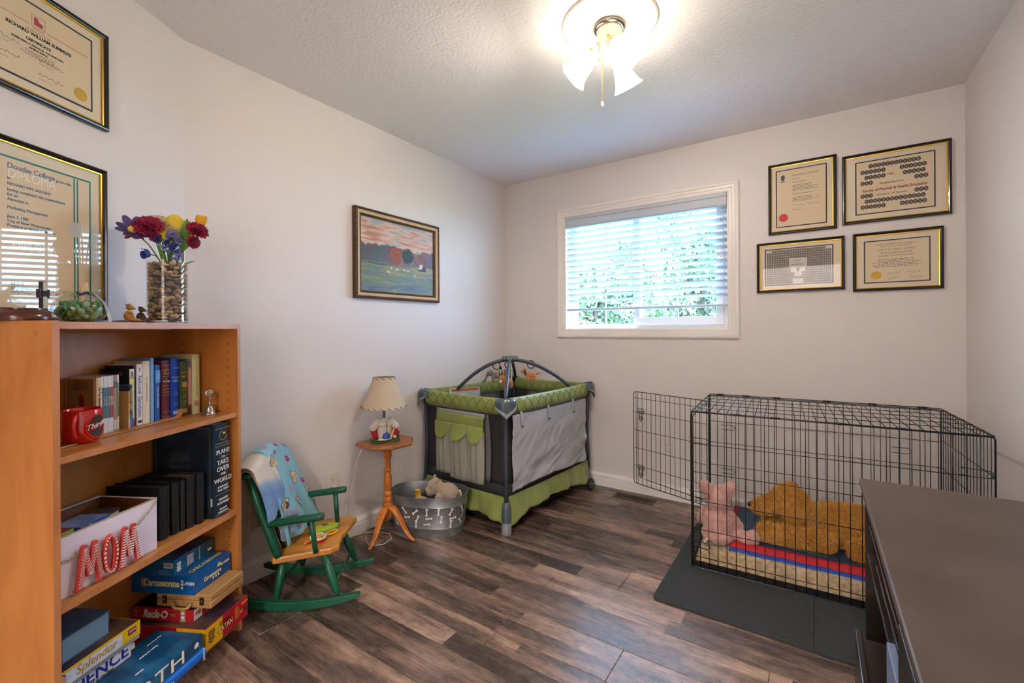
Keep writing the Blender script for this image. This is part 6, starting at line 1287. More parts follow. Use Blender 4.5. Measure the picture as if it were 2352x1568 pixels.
# ------------------------------------------------------------------ folding playpen, local frame at its near post
PO = (-1.498, 2.141, 0); PRZ = math.radians(-4.6); PW2, PL2 = .700, .960
t = pen = thing('playpen', 'folding playpen in charcoal and lime green with padded rails and arched toy bar', 'playpen', PO, PRZ)
char = mat('charcoal fabric', '#2c2a2e', .8, bump=.2, bscale=300); gp = mat('grey green plastic', '#46525a', .3, coat=.3); lg = mat('light grey plastic', '#8c9094', .4); lime = mat('lime satin fabric', '#74803c', .42, col2='#86924a', nscale=6, sheen=.2)
tubem = mat('slate tube', '#3c424e', .4)
posts = ((0, 0), (-PW2, 0), (-PW2, PL2), (0, PL2))
for i, (x, y) in enumerate(posts):
    sx, sy = (1 if x == 0 else -1), (-1 if y == 0 else 1); ox, oy = x+sx*.006, y+sy*.006
    MB().tube([(ox, oy, .16), (ox-sx*.008, oy-sy*.008, .40), (ox-sx*.004, oy-sy*.004, .66), (ox, oy, .74)], .0135, 14).build('post', tubem, t, smooth=True)
    if i in (0, 1):
        f = MB().lathe([(.028, 0), (.030, .004), (.030, .030), (.027, .070), (.025, .098)], 24, (ox, oy, 0)).build('foot', lg, t, smooth='auto')
        MB().lathe([(.0275, .070), (.0285, .100), (.027, .150), (.022, .178), (.014, .186)], 24, (ox, oy, 0)).build('foot_collar', gp, t, smooth='auto')
    else:
        w_ = MB().lathe([(.020, -.011), (.036, -.012), (.0385, -.006), (.0385, .006), (.036, .012), (.020, .011)], 32, (ox+sx*.022, oy-.012, .0385), Matrix.Rotation(PI/2, 3, 'Y')).build('wheel', mat('rubber black', '#161618', .6), t, smooth='auto')
        b = MB(); M = Matrix.Rotation(PI/2, 3, 'Y'); cc = Vector((ox+sx*.022, oy-.012, .0385)); b.lathe([(.026, -.0125), (.0285, -.010), (.0285, .010), (.026, .0125), (.022, .010), (.022, -.010)], 28, cc, M)
        for q in range(5): a = 2*PI*q/5; b.tube([cc+Vector((0, .006*math.cos(a), .006*math.sin(a))), cc+Vector((0, .025*math.cos(a), .025*math.sin(a)))], .0042, 6)
        b.lathe([(0, -.013), (.009, -.012), (.009, .012), (0, .013)], 14, cc, M); b.build('hub', mat('wheel grey', '#a09a90', .4), w_, smooth='auto')
        MB().prism([(oy-.045, .035), (oy-.050, .075), (oy-.02, .12), (oy+.012, .16), (oy+.020, .10), (oy+.02, .06)], ox-.010, ox+.008, Matrix(((0, 0, 1), (1, 0, 0), (0, 1, 0)))).build('wheel_fork', gp, t, bevel=.003)
    # moulded corner cap wrapping the rails, pale chevron along its lower edge
    ad = math.atan2(sy, sx); cx0, cy0 = x+sx*.004, y+sy*.004
    zb_ = lambda a: .672+.062*min(abs(a)/1.5, 1)**.85
    def cap(u, v, r=.046):
        a = -2.0+4.0*u; zt = .796-.010*abs(a)/2; z = zb_(a)+(zt-zb_(a))*v; rr = r*(1+.35*min(abs(a)/1.6, 1))-(.020*max(0, v-.8)/.2 if v > .8 else 0); return (cx0+rr*math.cos(ad+a), cy0+rr*math.sin(ad+a), z)
    c_ = MB().grid(cap, 28, 12).build('corner_cap', gp, t, smooth=True, solid=.003)
    MB().prism([cap(k/28, 1)[:2] for k in range(29)], .780, .7865).build('cap_lid', gp, c_, smooth=False)
    MB().grid(lambda u, v: cap(.12+.76*u, .03+.22*v, .0485), 28, 3).build('cap_trim', lg, c_, smooth=True, solid=.003)
def side(ax, fixed, a0, a1, outn):
    """fabric wall; ax 0: runs along x at y=fixed, ax 1: along y at x=fixed"""
    def P(s, z, o=0): v = a0+(a1-a0)*s; return Vector((v, fixed+outn*o, z)) if ax == 0 else Vector((fixed+outn*o, v, z))
    return P
SD = {'front': side(0, 0.0, -PW2, 0, -1), 'right': side(1, 0.0, 0, PL2, 1), 'left': side(1, -PW2, 0, PL2, -1), 'back': side(0, PL2, -PW2, 0, 1)}
meshm = mat('grey mesh fabric', '#77757a', .85, alpha=.8); 
for nm, P in SD.items():
    z0 = .195; sag = lambda s: -.006*math.sin(PI*s)
    # dark fabric with an oval edged mesh panel: two side strips, a bottom strip and the mesh between
    def edgeL(z): k = (z-z0)/(.70-z0); return .20-.035*math.sin(PI*k)
    b = MB(); b.grid(lambda u, v: P(.012+(edgeL(z0+.08+v*.42)-.012)*u, z0+.08+v*.42, sag(.1)), 4, 12); b.grid(lambda u, v: P(1-.012-(edgeL(z0+.08+v*.42)-.012)*u, z0+.08+v*.42, sag(.1)), 4, 12); b.grid(lambda u, v: P(.012+.976*u, z0+.081*v, sag(u)), 12, 2); b.grid(lambda u, v: P(.012+.976*u, z0+.5+.03*v, 0), 8, 2)
    b.build('fabric_wall', char, t, smooth=True, solid=.004)
    MB().grid(lambda u, v: P(edgeL(z0+.08+v*.42)+(1-2*edgeL(z0+.08+v*.42))*u, z0+.08+v*.42, sag(u)), 8, 10).build('mesh_window', meshm, t, smooth=True, solid=.001)
    # padded quilted rail
    outn = -1 if nm in ('front', 'left') else 1
    def R_(u, v, P=P):
        a = 2*PI*v; s = .035+.93*u; zc = .738-.006*math.sin(PI*u); quilt = .0085*(abs(math.sin((s*(7 if nm in ('front', 'back') else 9)+v*2)*PI*1.0))**.3+abs(math.sin((s*(7 if nm in ('front', 'back') else 9)-v*2)*PI*1.0))**.3)*.5
        r_ = .017+quilt; return P(s, zc+.049*math.sin(a)*(1+quilt*3), r_*math.cos(a)+.004)
    MB().grid(R_, 200, 28).build('padded_rail', lime, t, smooth=True)
    nz_ = 9 if nm in ('front', 'back') else 12; b = MB(); inner = nm in ('left', 'back'); seamm = mat('dark lime seam', '#4c5826', .6)
    def Z_(u, w_):
        v_ = .5*w_/(2) ; a = (PI if inner else 0)+w_*1.05; s = .035+.93*u; return P(s, .738-.006*math.sin(PI*u)+.0505*math.sin(a if not inner else PI-a)*(1.02), (.0225*math.cos(a))+.004+(.003 if not inner else -.003))
    for ph in (0, 1):
        pts = []
        for k in range(nz_*8+1):
            q = k/8+ph; tri = 1-2*abs((q % 2)-1); pts.append(Z_(k/(nz_*8), tri))
        b.tube(pts, .0013, 4)
    b.build('quilting_seam', seamm, t, smooth=True)
    MB().tube([P(s, .689-.004*math.sin(PI*s)+(.012 if s in (.03, .97) else 0), .022) for s in (.03, .06, .2, .4, .6, .8, .94, .97)], .0045, 8).build('rail_piping', mat('dark piping', '#26262a', .6), t, smooth=True)
# mattress floor inside
MB().bx(-PW2+.03, -.03, .03, PL2-.03, .20, .225).build('mattress', mat('navy quilt', '#2c3040', .8), t, bevel=.006)
# green skirt on the two visible sides
def skirt(P, nm, hem):
    MB().grid(lambda u, v: P(.01+.98*u, (.212-.004*math.sin(PI*u))*(1-v)+hem(u)*v, .006+.022*v+.010*v*math.sin(u*23)+.005*v*math.sin(u*51)), 60, 10).build('skirt', lime, t, smooth=True, solid=.002)
skirt(SD['front'], 'front', lambda u: .055+.035*math.sin(PI*u)**.6)
skirt(SD['right'], 'right', lambda u: .045+.055*math.sin(PI*min(u*1.05, 1))**.7)
MB().bx(-PW2+.03, -.04, .04, PL2-.04, .030, .045).build('base_board', mat('dark base', '#18181a', .8), t)
# grey sheet hung on the right side
gs = mat('grey cotton sheet', '#a4a6aa', .85, bump=.5, bscale=9)
P = SD['right']
def hs(u, v): 
    s = .035+.90*u; zt = .688; zb = .235+.015*math.sin(u*4)-.0*u; n_ = noise.noise(Vector((u*5+v*2.2, v*3.5, 3)))*.020+abs(noise.noise(Vector((u*11+v*4, v*9+u*6, 7))))*.014
    return P(s, zt+(zb-zt)*v, .018+max(n_, -.012)*(.3+.7*v)+.004)
MB().grid(hs, 70, 50).build('hanging_sheet', gs, t, smooth=True, solid=.0015)
for s in (.12, .42, .74):
    b = MB(); b.grid(lambda u, v: P(s-.010+.02*u+.01*v, .70-.10*v, .026+.004*math.sin(v*3)), 2, 6); st = b.build('sheet_strap', gs, t, smooth=True, solid=.002); MB().ell(P(s+.009, .612, .032), .006).build('snap', gp, st, smooth=True)
# changing organiser on the front side with scalloped flaps and net pockets
P = SD['front']
MB().grid(lambda u, v: P(.20+.60*u, .684-.03*v, .030), 6, 2).build('hanging_band', lg, t, smooth=True, solid=.004)
MB().grid(lambda u, v: P(.205+.59*u, .665-.10*v, .034+.004*math.sin(u*40)*(1-v)+.004*math.sin(v*3)), 40, 6).build('pocket_header', lime, t, smooth=True, solid=.002)
net = mat('white netting', '#b6b4a8', .8, alpha=.5); backp = mat('pocket back green', '#7c8e4c', .8)
MB().grid(lambda u, v: P(.205+.59*u, .58-.31*v, .030), 6, 6).build('pocket_back', backp, t, smooth=True, solid=.001)
for k, (s0, s1) in enumerate(((.20, .39), (.39, .61), (.61, .80))):
    sm = (s0+s1)/2; zb = .275-.018*(k == 1)-.012*(k == 2)
    MB().grid(lambda u, v: P(s0+(s1-s0)*u+.006*math.sin(v*4), .57+(zb-.57)*v, .036+(.028*math.sin(PI*u)**.7+.006*math.sin(u*19))*(.35+.65*math.sin(PI*min(v*.9+.1, 1)))), 22, 14).build('net_pocket', net, t, smooth=True, solid=.0012)
    def flap(u, v):
        q = s0+(s1-s0)*u; zf = .575-.075*math.sin(PI*min(max(u, .02), .98))**.5; return P(q, .606+(zf-.606)*v, .048+.030*math.sin(PI*u)**.8*v)
    MB().grid(flap, 18, 8).build('scallop_flap', lime, t, smooth=True, solid=.003)
# logo patch at the bottom of the right side
MB().bx(.003, .006, .045, .115, .222, .262).build('logo_patch', black, t, bevel=.002)
text('chicco', .022, white, pen, (.0068, .08, .241), (0, 1, 0), (0, 0, 1), bold=.0006)
# warning label on the inside of the far long side
lb = MB().add([(-PW2+.035, .18, .66), (-PW2+.035, .50, .64), (-PW2+.035, .50, .755), (-PW2+.035, .18, .775)], [(0, 1, 2, 3)]).build('warning_label', mat('label white', '#c4c6c8', .6), t, solid=.001)
MB().add([(-PW2+.0365, .20, .750), (-PW2+.0365, .48, .732), (-PW2+.0365, .48, .750), (-PW2+.0365, .20, .768)], [(0, 1, 2, 3)]).build('orange_bar', mat('label orange', '#c46a1c', .6), lb)
b = MB(); scrib(b, (-PW2+.0366, .20, .742), (0, 1, -.06), Z1, .13, .075, 8, th=.3); scrib(b, (-PW2+.0366, .35, .733), (0, 1, -.06), Z1, .13, .075, 8, th=.3); b.build('small_print', mat('label grey print', '#8a8c94', .7), lb, kind='stuff')
# arched toy bars
HX, HY, HZ = -.360, .490, .985
def arch(p0, p1, name='arch_bar', k=.62):
    p0, p1 = Vector(p0), Vector(p1); pts = []
    for i in range(13): f = i/12; p = p0.lerp(p1, f); p.z = p0.z+(p1.z-p0.z)*math.sin(f*PI/2)**k if False else p0.z+(p1.z-p0.z)*(1-(1-f)**1.9); pts.append(p)
    return MB().tube(pts, [.0125]*13, 12).build(name, tubem, t, smooth=True)
ctr = Vector((HX, HY, HZ-.010))
for p in ((.0, .0, .785), (-PW2+.02, .955, .785), (-PW2+.03, .26, .76), (-.015, .78, .76)): arch(p, ctr)
b = MB(); b.box((HX, HY, HZ), (.115, .060, .032), rz=.6); b.box((HX, HY, HZ), (.060, .115, .032), rz=.6); b.build('hub', gp, t, bevel=.010)
# hanging toys: each its own thing
def tow(p): v = Matrix.Rotation(PRZ, 4, 'Z') @ Vector(p); return (v.x+PO[0], v.y+PO[1], v.z)
def ring(t, z0=0, r=.019, ang=0):
    M = Matrix.Rotation(ang, 3, 'Z'); MB().tube([M @ Vector((r*math.cos(q), 0, z0+r*1.1*math.sin(q))) for q in [2*PI*k/22 for k in range(22)]], .0026, 7, closed=True).build('hanging_ring', black, t, smooth=True)
def quad(b, s=1, head=(-.036, 0, .012), hr=(.017, .015, .016)):
    b.ell((0, 0, 0), (.030*s, .017*s, .018*s)); b.ell(head, hr)
    for x in (-.017, .019):
        for y in (-.009, .009): b.limb((x, y, -.008), (x*1.05, y*1.1, -.032*s), .0095*s, .0085*s, 4)
VD = math.radians(34.1-90+90)
greyp = mat('grey plush', '#6e6a68', .95, sheen=.4); orgp = mat('tan orange plush', '#b87440', .95, sheen=.4)
tt = thing('hanging_elephant', 'grey plush elephant hanging from a ring at the left of the toy bar', 'plush toy', tow((-.440, .430, .862)), VD)
b = MB(); quad(b); b.limb((-.048, 0, .006), (-.058, 0, -.026), .008, .006, 5); b.limb((-.058, 0, -.026), (-.074, 0, -.034), .0065, .006, 3); link('body', meshed(b, .003, 3), greyp, tt)
for s in (-1, 1): MB().ell((-.030, s*.016, .014), (.011, .003, .014)).build('ear', greyp, tt, smooth=True)
ring(tt, .052); MB().tube([(.028, 0, .006), (.042, 0, .014), (.046, 0, .010)], [.005, .005, .004], 8).build('tail', mat('brown plush', '#5c4434', .9), tt, smooth=True)
tt = thing('hanging_dog', 'orange tan plush dog with dark floppy ears hanging at the right of the toy bar', 'plush toy', tow((-.255, .600, .862)), VD)
b = MB(); quad(b, .95, (-.036, 0, .020), (.014, .013, .015)); b.ell((-.048, 0, .016), (.008, .008, .007)); link('body', meshed(b, .003, 3), orgp, tt)
for s in (-1, 1): MB().ell((-.032, s*.014, .014), (.006, .004, .018)).build('ear', mat('brown plush', '#5c4434', .9), tt, smooth=True)
ring(tt, .056); MB().tube([(.028, 0, .004), (.042, 0, .010), (.050, 0, .010)], [.005, .007, .006], 8).build('tail', orgp, tt, smooth=True)
# striped plush
zb = bpy.data.materials.new('zebra plush'); zb.use_nodes = True; nt = zb.node_tree; pb = nt.nodes['Principled BSDF']; pb.inputs['Roughness'].default_value = .95; tc = nt.nodes.new('ShaderNodeTexCoord'); wv_ = nt.nodes.new('ShaderNodeTexWave'); wv_.inputs['Scale'].default_value = 38; wv_.inputs['Distortion'].default_value = 2.5; rp = nt.nodes.new('ShaderNodeValToRGB'); rp.color_ramp.elements[0].position = .42; rp.color_ramp.elements[1].position = .5; rp.color_ramp.elements[0].color = lin('#1a1a22'); rp.color_ramp.elements[1].color = lin('#cfcac4'); nt.links.new(tc.outputs['Object'], wv_.inputs['Vector']); nt.links.new(wv_.outputs['Fac'], rp.inputs[0]); nt.links.new(rp.outputs[0], pb.inputs['Base Color'])
tt = thing('hanging_zebra', 'black and white striped plush zebra hanging behind the near arch bar', 'plush toy', tow((-.370, .470, .885)), VD)
b = MB(); quad(b, 1, (-.040, 0, .004), (.016, .014, .017)); b.ell((-.050, 0, -.010), (.009, .009, .009)); link('body', meshed(b, .003, 3), zb, tt); ring(tt, .040, .016, .6)
MB().ell((-.053, 0, -.014), (.010, .010, .008)).build('muzzle', mat('tan plush', '#a8846c', .9), tt, smooth=True); MB().ell((-.036, -.010, .024), (.006, .004, .009)).build('ear', black, tt, smooth=True)
tt = thing('hanging_lion', 'small orange and white plush hanging lowest in front of the zebra', 'plush toy', tow((-.345, .440, .828)), VD)
b = MB(); quad(b, .9, (-.026, -.004, .010), (.020, .017, .019)); link('body', meshed(b, .003, 3), orgp, tt); MB().ell((-.036, -.016, -.002), (.008, .008, .010)).build('white_face', mat('white plush', '#d0ccc8', .9), tt, smooth=True); ring(tt, .045, .012, 1)
for s in (-1, 1): MB().ell((-.020+s*.008, -.006, .028), (.005, .004, .006)).build('ear', orgp, tt, smooth=True)

for o in list(bpy.data.objects):
    if o.name.startswith('hanging_') and o.parent is None: o.scale = (1.35, 1.35, 1.35)
# ------------------------------------------------------------------ foam mat of interlocking tiles
fmm = mat('dark foam', '#2b2d2e', .75, bump=.4, bscale=900)
t = thing('foam_mat', 'dark grey interlocking foam mat under the wire crate', 'mat', (-.600, 1.972, 0)); TS = .592
groove = mat('mat groove', '#0b0b0c', .9)
def tooth(b, p, q, n, amp, z=.0124):
    """jigsaw joint line between p and q"""
    p, q = Vector(p), Vector(q); d = (q-p)/n; pn = Vector((-d.y, d.x, 0)).normalized(); pts = []
    for i in range(n):
        s = amp*(1 if i % 2 else -1)*.5; a = p+d*i; pts += [a+d*.12+pn*s, a+d*.0+pn*s*.2 if False else a+d*.06+pn*s, a+d*.94+pn*s, a+d*.88+pn*s]
    for i in range(len(pts)-1):
        if rnd.random() < .12: continue
        a, c = pts[i], pts[i+1]; e = (c-a); L = e.length
        if L < 1e-4: continue
        s = Vector((-e.y, e.x, 0)).normalized()*.0006; b.add([a+s+Vector((0, 0, z)), a-s+Vector((0, 0, z)), c-s+Vector((0, 0, z)), c+s+Vector((0, 0, z))], [(0, 1, 2, 3)])
for i in range(2):
    for j in range(2):
        x0, y0 = i*TS+.0006, j*TS+.0006; x1, y1 = min((i+1)*TS-.0006, XR+.600-.020), (j+1)*TS-.0006; r_ = .022
        pl_ = [(x1, y0), (x1, y1), (x0, y1), (x0, y0)]
        if i == 0 and j == 0: pl_ = [(x1, y0), (x1, y1), (x0, y1)]+[(x0+r_-r_*math.cos(q), y0+r_-r_*math.sin(q)) for q in [PI/2*k/6 for k in range(7)]]
        tl = MB().prism(pl_, .0003, .0122).build('tile', fmm, t, bevel=.0015)
        b = MB()
        if i == 0: tooth(b, (x0+.028, y0+.02, 0), (x0+.028, y1-.01, 0), 14, .018); tooth(b, (x0+.055, y0+.05, 0), (x0+.055, y1-.01, 0), 14, .016)
        if j == 0: tooth(b, (x0+.04, y0+.020, 0), (x1-.02, y0+.020, 0), 15, .010)
        if i == 1: tooth(b, (x0+.0, y0+.03, 0), (x0+.0, y1, 0), 14, .020); tooth(b, (x0-.028, y0+.03, 0), (x0-.028, y1, 0), 14, .016)
        b.build('joint_lines', groove, t, kind='stuff')
# ------------------------------------------------------------------ wire dog crate
CRX, CRY = -.512, 2.340; crz = math.radians(2.9); CL, CD, CHt = 1.070, .680, .765; CZ = .0128
wire = mat('black wire', '#0e0e0f', .35, .3, coat=.3)
crate = thing('dog_crate', 'large black wire dog crate with its end door swung open', 'dog crate', (CRX, CRY, CZ), crz)
WR, FR_ = .0017, .0026
_wc = {}
def wirebar(parent, p0, p1, r=WR, name='wire'):
    p0, p1 = Vector(p0), Vector(p1); L = (p1-p0).length; key = (round(L, 4), r)
    x, y, d = frame(p1-p0)
    if key not in _wc:
        mb = MB().tube([(0, 0, 0), (0, 0, L)], r, 6); me = bpy.data.meshes.new('wire'); me.from_pydata(mb.v, [], mb.f); me.update(); me.polygons.foreach_set('use_smooth', [True]*len(me.polygons)); me.materials.append(wire); _wc[key] = me
    o = bpy.data.objects.new(name, _wc[key]); COL.objects.link(o); o.parent = parent; o.matrix_local = Matrix(((x.x, y.x, d.x, p0.x), (x.y, y.y, d.y, p0.y), (x.z, y.z, d.z, p0.z), (0, 0, 0, 1))); return o
def panel(name, O, X, Y, W, H, nv, hs, parent=crate, frame_r=FR_, rc=.012, voff=.0):
    O, X, Y = Vector(O), Vector(X), Vector(Y); N_ = X.cross(Y).normalized()
    pts = []
    for cx, cy, a0 in ((W-rc, rc, -PI/2), (W-rc, H-rc, 0), (rc, H-rc, PI/2), (rc, rc, PI)):
        for k in range(5): a = a0+PI/2*k/4; pts.append(O+X*(cx+rc*math.cos(a))+Y*(cy+rc*math.sin(a)))
    f = MB().tube(pts, frame_r, 7, closed=True).build(name, wire, parent, smooth=True)
    for i in range(1, nv): wirebar(f, O+X*(W*i/nv), O+X*(W*i/nv)+Y*H)
    for h in hs: wirebar(f, O+Y*h+N_*.0028, O+Y*h+X*W+N_*.0028)
    return f
hz = (.055, .190, .330, .470, .610, .715)
pf = panel('front_panel', (0, 0, 0), (1, 0, 0), (0, 0, 1), CL, CHt, 27, (.055, .190, .330, .470, .610))
pb_ = panel('back_panel', (0, CD, 0), (1, 0, 0), (0, 0, 1), CL, CHt-.004, 27, (.055, .190, .330, .470, .600))
pr2 = panel('right_panel', (CL, .004, 0), (0, 1, 0), (0, 0, 1), CD-.008, CHt-.002, 18, (.055, .190, .330, .470, .610))
ptp = panel('top_panel', (0, 0, CHt+.003), (1, 0, 0), (0, 1, 0), CL, CD, 27, (.11, .225, .34, .455, .57))
# left end: frame with a door opening, door hinged on the back post
lf = MB(); lf.tube([(0, .004, .002), (0, .004, CHt), (0, CD-.004, CHt), (0, CD-.004, .002)], FR_, 7, closed=True); lf.tube([(0, .052, .045), (0, .052, CHt-.030), (0, CD-.080, CHt-.030), (0, CD-.080, .045)], FR_, 7, closed=True); lfo = lf.build('left_frame', wire, crate, smooth=True)
for y in (.026, ): wirebar(lfo, (0, y, .002), (0, y, CHt))
for y in (CD-.062, CD-.044, CD-.024): wirebar(lfo, (0, y, .002), (0, y, CHt))
for z in (.12, .26, .40, .54, .68): wirebar(lfo, (0.002, .004, z), (0.002, .052, z)); wirebar(lfo, (0.002, CD-.080, z), (0.002, CD-.004, z))
for z in (CHt-.018, .022): wirebar(lfo, (0.002, .004, z), (0.002, CD-.004, z))
# open door in crate space
dw = math.radians(180-18.5) - crz; hx0 = Vector((0.0, CD-.086, .090)); dx = Vector((math.cos(dw), math.sin(dw), 0)); DW, DH = .545, .645
door = panel('door', hx0+dx*.01, dx, (0, 0, 1), DW, DH, 15, (.125, .25, .375, .50, .60), rc=.02)
wirebar(door, hx0+dx*(DW-.012), hx0+dx*(DW-.012)+Vector((0, 0, DH))); wirebar(door, hx0+dx*.03+Vector((0, 0, .03)), hx0+dx*(DW-.09)+Vector((0, 0, .045)), FR_)
for zc in (.500, .105):
    b = MB(); nn = Vector((dx.y, -dx.x, 0)); c = hx0+dx*(DW-.045)+Vector((0, 0, zc))+nn*.006
    b.tube([c+dx*.022+Vector((0, 0, .030)), c+dx*.022+Vector((0, 0, -.002)), c-dx*.022+Vector((0, 0, -.006)), c-dx*.022+Vector((0, 0, .026))], .0022, 6, closed=True)
    b.tube([c+dx*.030+Vector((0, 0, .012)), c-dx*.032+Vector((0, 0, .008))], .0024, 6)
    b.tube([c+dx*.012+Vector((0, 0, .010)), c+dx*.008+Vector((0, 0, -.052)), c+Vector((0, 0, -.060)), c-dx*.008+Vector((0, 0, -.052)), c-dx*.012+Vector((0, 0, .008))], .0022, 6)
    b.tube([c+dx*(.016*math.cos(q))+Vector((0, 0, -.036+.008*math.sin(q)))+nn*.003 for q in [2*PI*k/14 for k in range(14)]], .0020, 6, closed=True); b.build('latch', wire, door, smooth=True)
for (x, z) in ((0, .640), (0, .375), (0, .13), (CL-.09, .640), (CL-.09, .375)):
    b = MB(); b.tube([(x-.004, -.005, z), (x+.070, -.005, z-.002), (x+.082, -.005, z-.008), (x+.082, -.005, z-.024), (x+.070, -.005, z-.030), (x-.004, -.005, z-.028)], .0018, 6)
    for k in range(2): b.tube([(x+.008*math.cos(q), -.002+.005*math.sin(q), z-.028*k) for q in [2*PI*j/10 for j in range(10)]], .0018, 5, closed=True)
    b.build('bolt_loop', wire, crate, smooth=True)
for (x, z) in ((.13, .58), (.13, .31), (CL-.12, .55)):
    b = MB(); b.tube([(x-.07, CD+.004, z), (x, CD+.004, z), (x+.008, CD+.004, z-.01), (x+.008, CD+.004, z-.018), (x, CD+.004, z-.028), (x-.07, CD+.004, z-.028)], .0018, 6); b.build('bolt_loop', wire, crate, smooth=True)
for x in (.06, .20, .36, .60, .80, 1.0):
    for y in (0, CD): MB().tube([(x-.018, y, CHt+.003), (x+.018, y, CHt+.003)], .0048, 8).build('hinge_clip', wire, crate, smooth=True)
MB().bx(.008, CL-.008, .008, CD-.008, .002, .006).build('tray_floor', black, crate)
b = MB(); b.bx(.008, CL-.008, .006, .010, .002, .028); b.bx(.008, CL-.008, CD-.010, CD-.006, .002, .028); b.bx(.006, .010, .008, CD-.008, .002, .028); b.bx(CL-.010, CL-.006, .008, CD-.008, .002, .028); b.build('tray_rim', black, crate)

def cr(x, y, z): v = Matrix.Rotation(crz, 4, 'Z') @ Vector((x, y, z)); return (v.x+CRX, v.y+CRY, v.z+CZ)
# fleece bed
flc = mat('oatmeal fleece', '#b49c78', .95, col2='#8c765a', nscale=50, sheen=.4, bump=1.0, bscale=120)
bed = thing('fleece_bed', 'oatmeal fleece crate bed lying in the crate tray', 'pet bed', cr(.016, .016, .0065), crz)
b = MB(); bl_, bw_ = CL-.034, CD-.032
def bedf(u, v):
    x = bl_*u; y = bw_*v; e = min(u*bl_, (1-u)*bl_, v*bw_, (1-v)*bw_); z = .075*(1-(1-min(e/.035, 1))**2)**.5 if e > 0 else 0; return (x, y, .004+max(z, 0)-.012*min(max((e-.05)/.06, 0), 1))
b.grid(bedf, 90, 60); me = bpy.data.meshes.new('b'); me.from_pydata(b.v, [], b.f); me.update(); bd_o = link('cushion', me, flc, bed, smooth=True)
link('pile', fur_mesh(me, 26000, .009, .0022, (0, 0, -.1), 3), flc, bed, kind='stuff')
# blue quilt with red and blue edge
qb = thing('dog_quilt', 'slate blue dog pad edged in red and royal blue on the fleece bed', 'blanket', cr(.16, .085, .071), crz)
nv_ = mat('slate blue cotton', '#26344a', .75, col2='#2c3c54', nscale=6); rd = mat('red binding', '#a81820', .7); rb_ = mat('royal blue binding', '#103a90', .7)
QL, QW = .87, .545
def qz(u, v, o=0): return .032+.006*noise.noise(Vector((u*5, v*4, 1)))+.010*v
MB().grid(lambda u, v: (QL*u, .055+(QW-.055)*v, qz(u, v)), 50, 24).build('top_panel', nv_, qb, smooth=True, solid=.004)
MB().grid(lambda u, v: (QL*u, .012+.050*v, .014+.023*v+.003*math.sin(u*60)*v*(1-v)), 120, 4).build('red_band', rd, qb, smooth=True, solid=.004)
MB().tube([(QL*k/30, .002+.003*math.sin(k), .004) for k in range(31)], .019, 12, flat=1.1).build('blue_roll', rb_, qb, smooth=True)
MB().grid(lambda u, v: (-.02+.024*u, .10+(QW-.10)*v, .030+.006*u+.010*v), 2, 16).build('red_side_band', rd, qb, smooth=True, solid=.004); MB().bx(.0, QL, .03, QW, .002, .028).build('padding', nv_, qb, bevel=.01)
# pink plush sitting with its back to the wires
pkp = mat('pink plush fur', '#b88a80', .95, col2='#d0a89c', nscale=40, sheen=.8); pkf = mat('pink fur tips', '#cba398', .9)
b = MB(); b.ell((0, 0, .095), (.070, .066, .085)); b.ell((0, .0, .040), (.078, .075, .045)); b.ell((.0, .0, .215), (.062, .058, .060)); b.ell((.0, .0, .165), (.045, .045, .035))
b.limb((-.042, -.01, .240), (-.058, -.020, .280), .030, .032, 4); b.limb((.030, -.01, .245), (.062, -.020, .290), .032, .034, 4); b.ell((.012, .0, .272), (.030, .024, .020))
b.limb((.055, .01, .140), (.098, .03, .085), .026, .023, 6); b.limb((.070, .02, .040), (.140, .000, .035), .036, .034, 5); b.ell((.160, .0, .045), (.030, .034, .040)); b.limb((-.06, .02, .14), (-.08, .05, .08), .025, .022, 5)
bun = plush('plush_rabbit', 'pink plush with folded ears sitting at the left end of the crate', 'plush toy', cr(.100, .155, .083), b, pkp, .006, 6, rz=crz+.1, fur=((26000, .008, .0016, (0, 0, -.35), 5, .35), pkf))
MB().tube([(-.040, -.075, .030), (-.050, -.092, .040), (-.058, -.090, .020), (-.062, -.080, .0)], [.008, .007, .006, .003], 8).build('tail', mat('cream tail', '#c8b090', .9), bun, smooth=True)
# golden plush dog lying down
gfu = mat('golden plush fur', '#b07c34', .9, col2='#96682a', nscale=14, sheen=.5); gft = mat('golden fur tips', '#d8a452', .85, col2='#c08838', nscale=10)
b = MB(); b.ell((.020, -.005, .180), (.088, .078, .074)); b.ell((-.070, -.015, .150), (.052, .052, .042)); b.limb((-.06, -.015, .152), (-.125, -.020, .132), .040, .030, 5); b.ell((.01, .0, .235), (.040, .05, .022))
b.limb((.06, .01, .11), (.17, .02, .095), .068, .078, 5); b.limb((.20, .02, .095), (.42, .02, .095), .100, .105, 8); b.ell((.45, .02, .10), (.10, .12, .105))
b.limb((.16, -.095, .050), (-.055, -.120, .042), .050, .042, 10); b.ell((-.078, -.120, .046), (.048, .040, .042)); b.limb((.10, .09, .05), (-.06, .10, .045), .05, .045, 8); b.limb((.40, -.09, .05), (.30, -.12, .045), .06, .05, 5)
dog = thing('plush_dog', 'big golden furry plush dog lying on the blue pad facing left', 'plush toy', cr(.395, .345, .108), crz)
me = meshed(b, .007, 3); link('body', me, gfu, dog); link('fur', fur_mesh(me, 60000, .022, .0026, (.35, -.1, -.35), 9, .35), gft, dog, kind='stuff')
MB().ell((-.156, -.022, .136), (.013, .018, .015)).build('nose', mat('black nose', '#0e0c0c', .3), dog, smooth=True)
b = MB(); b.ell((.048, -.088, .160), (.040, .020, .062), Matrix.Rotation(.35, 3, 'Y')); b2 = meshed(b, .006, 2); e_ = link('ear', b2, gfu, dog); link('ear_fur', fur_mesh(b2, 6000, .016, .0024, (.1, -.2, -.5), 4, .3), gft, e_, kind='stuff')
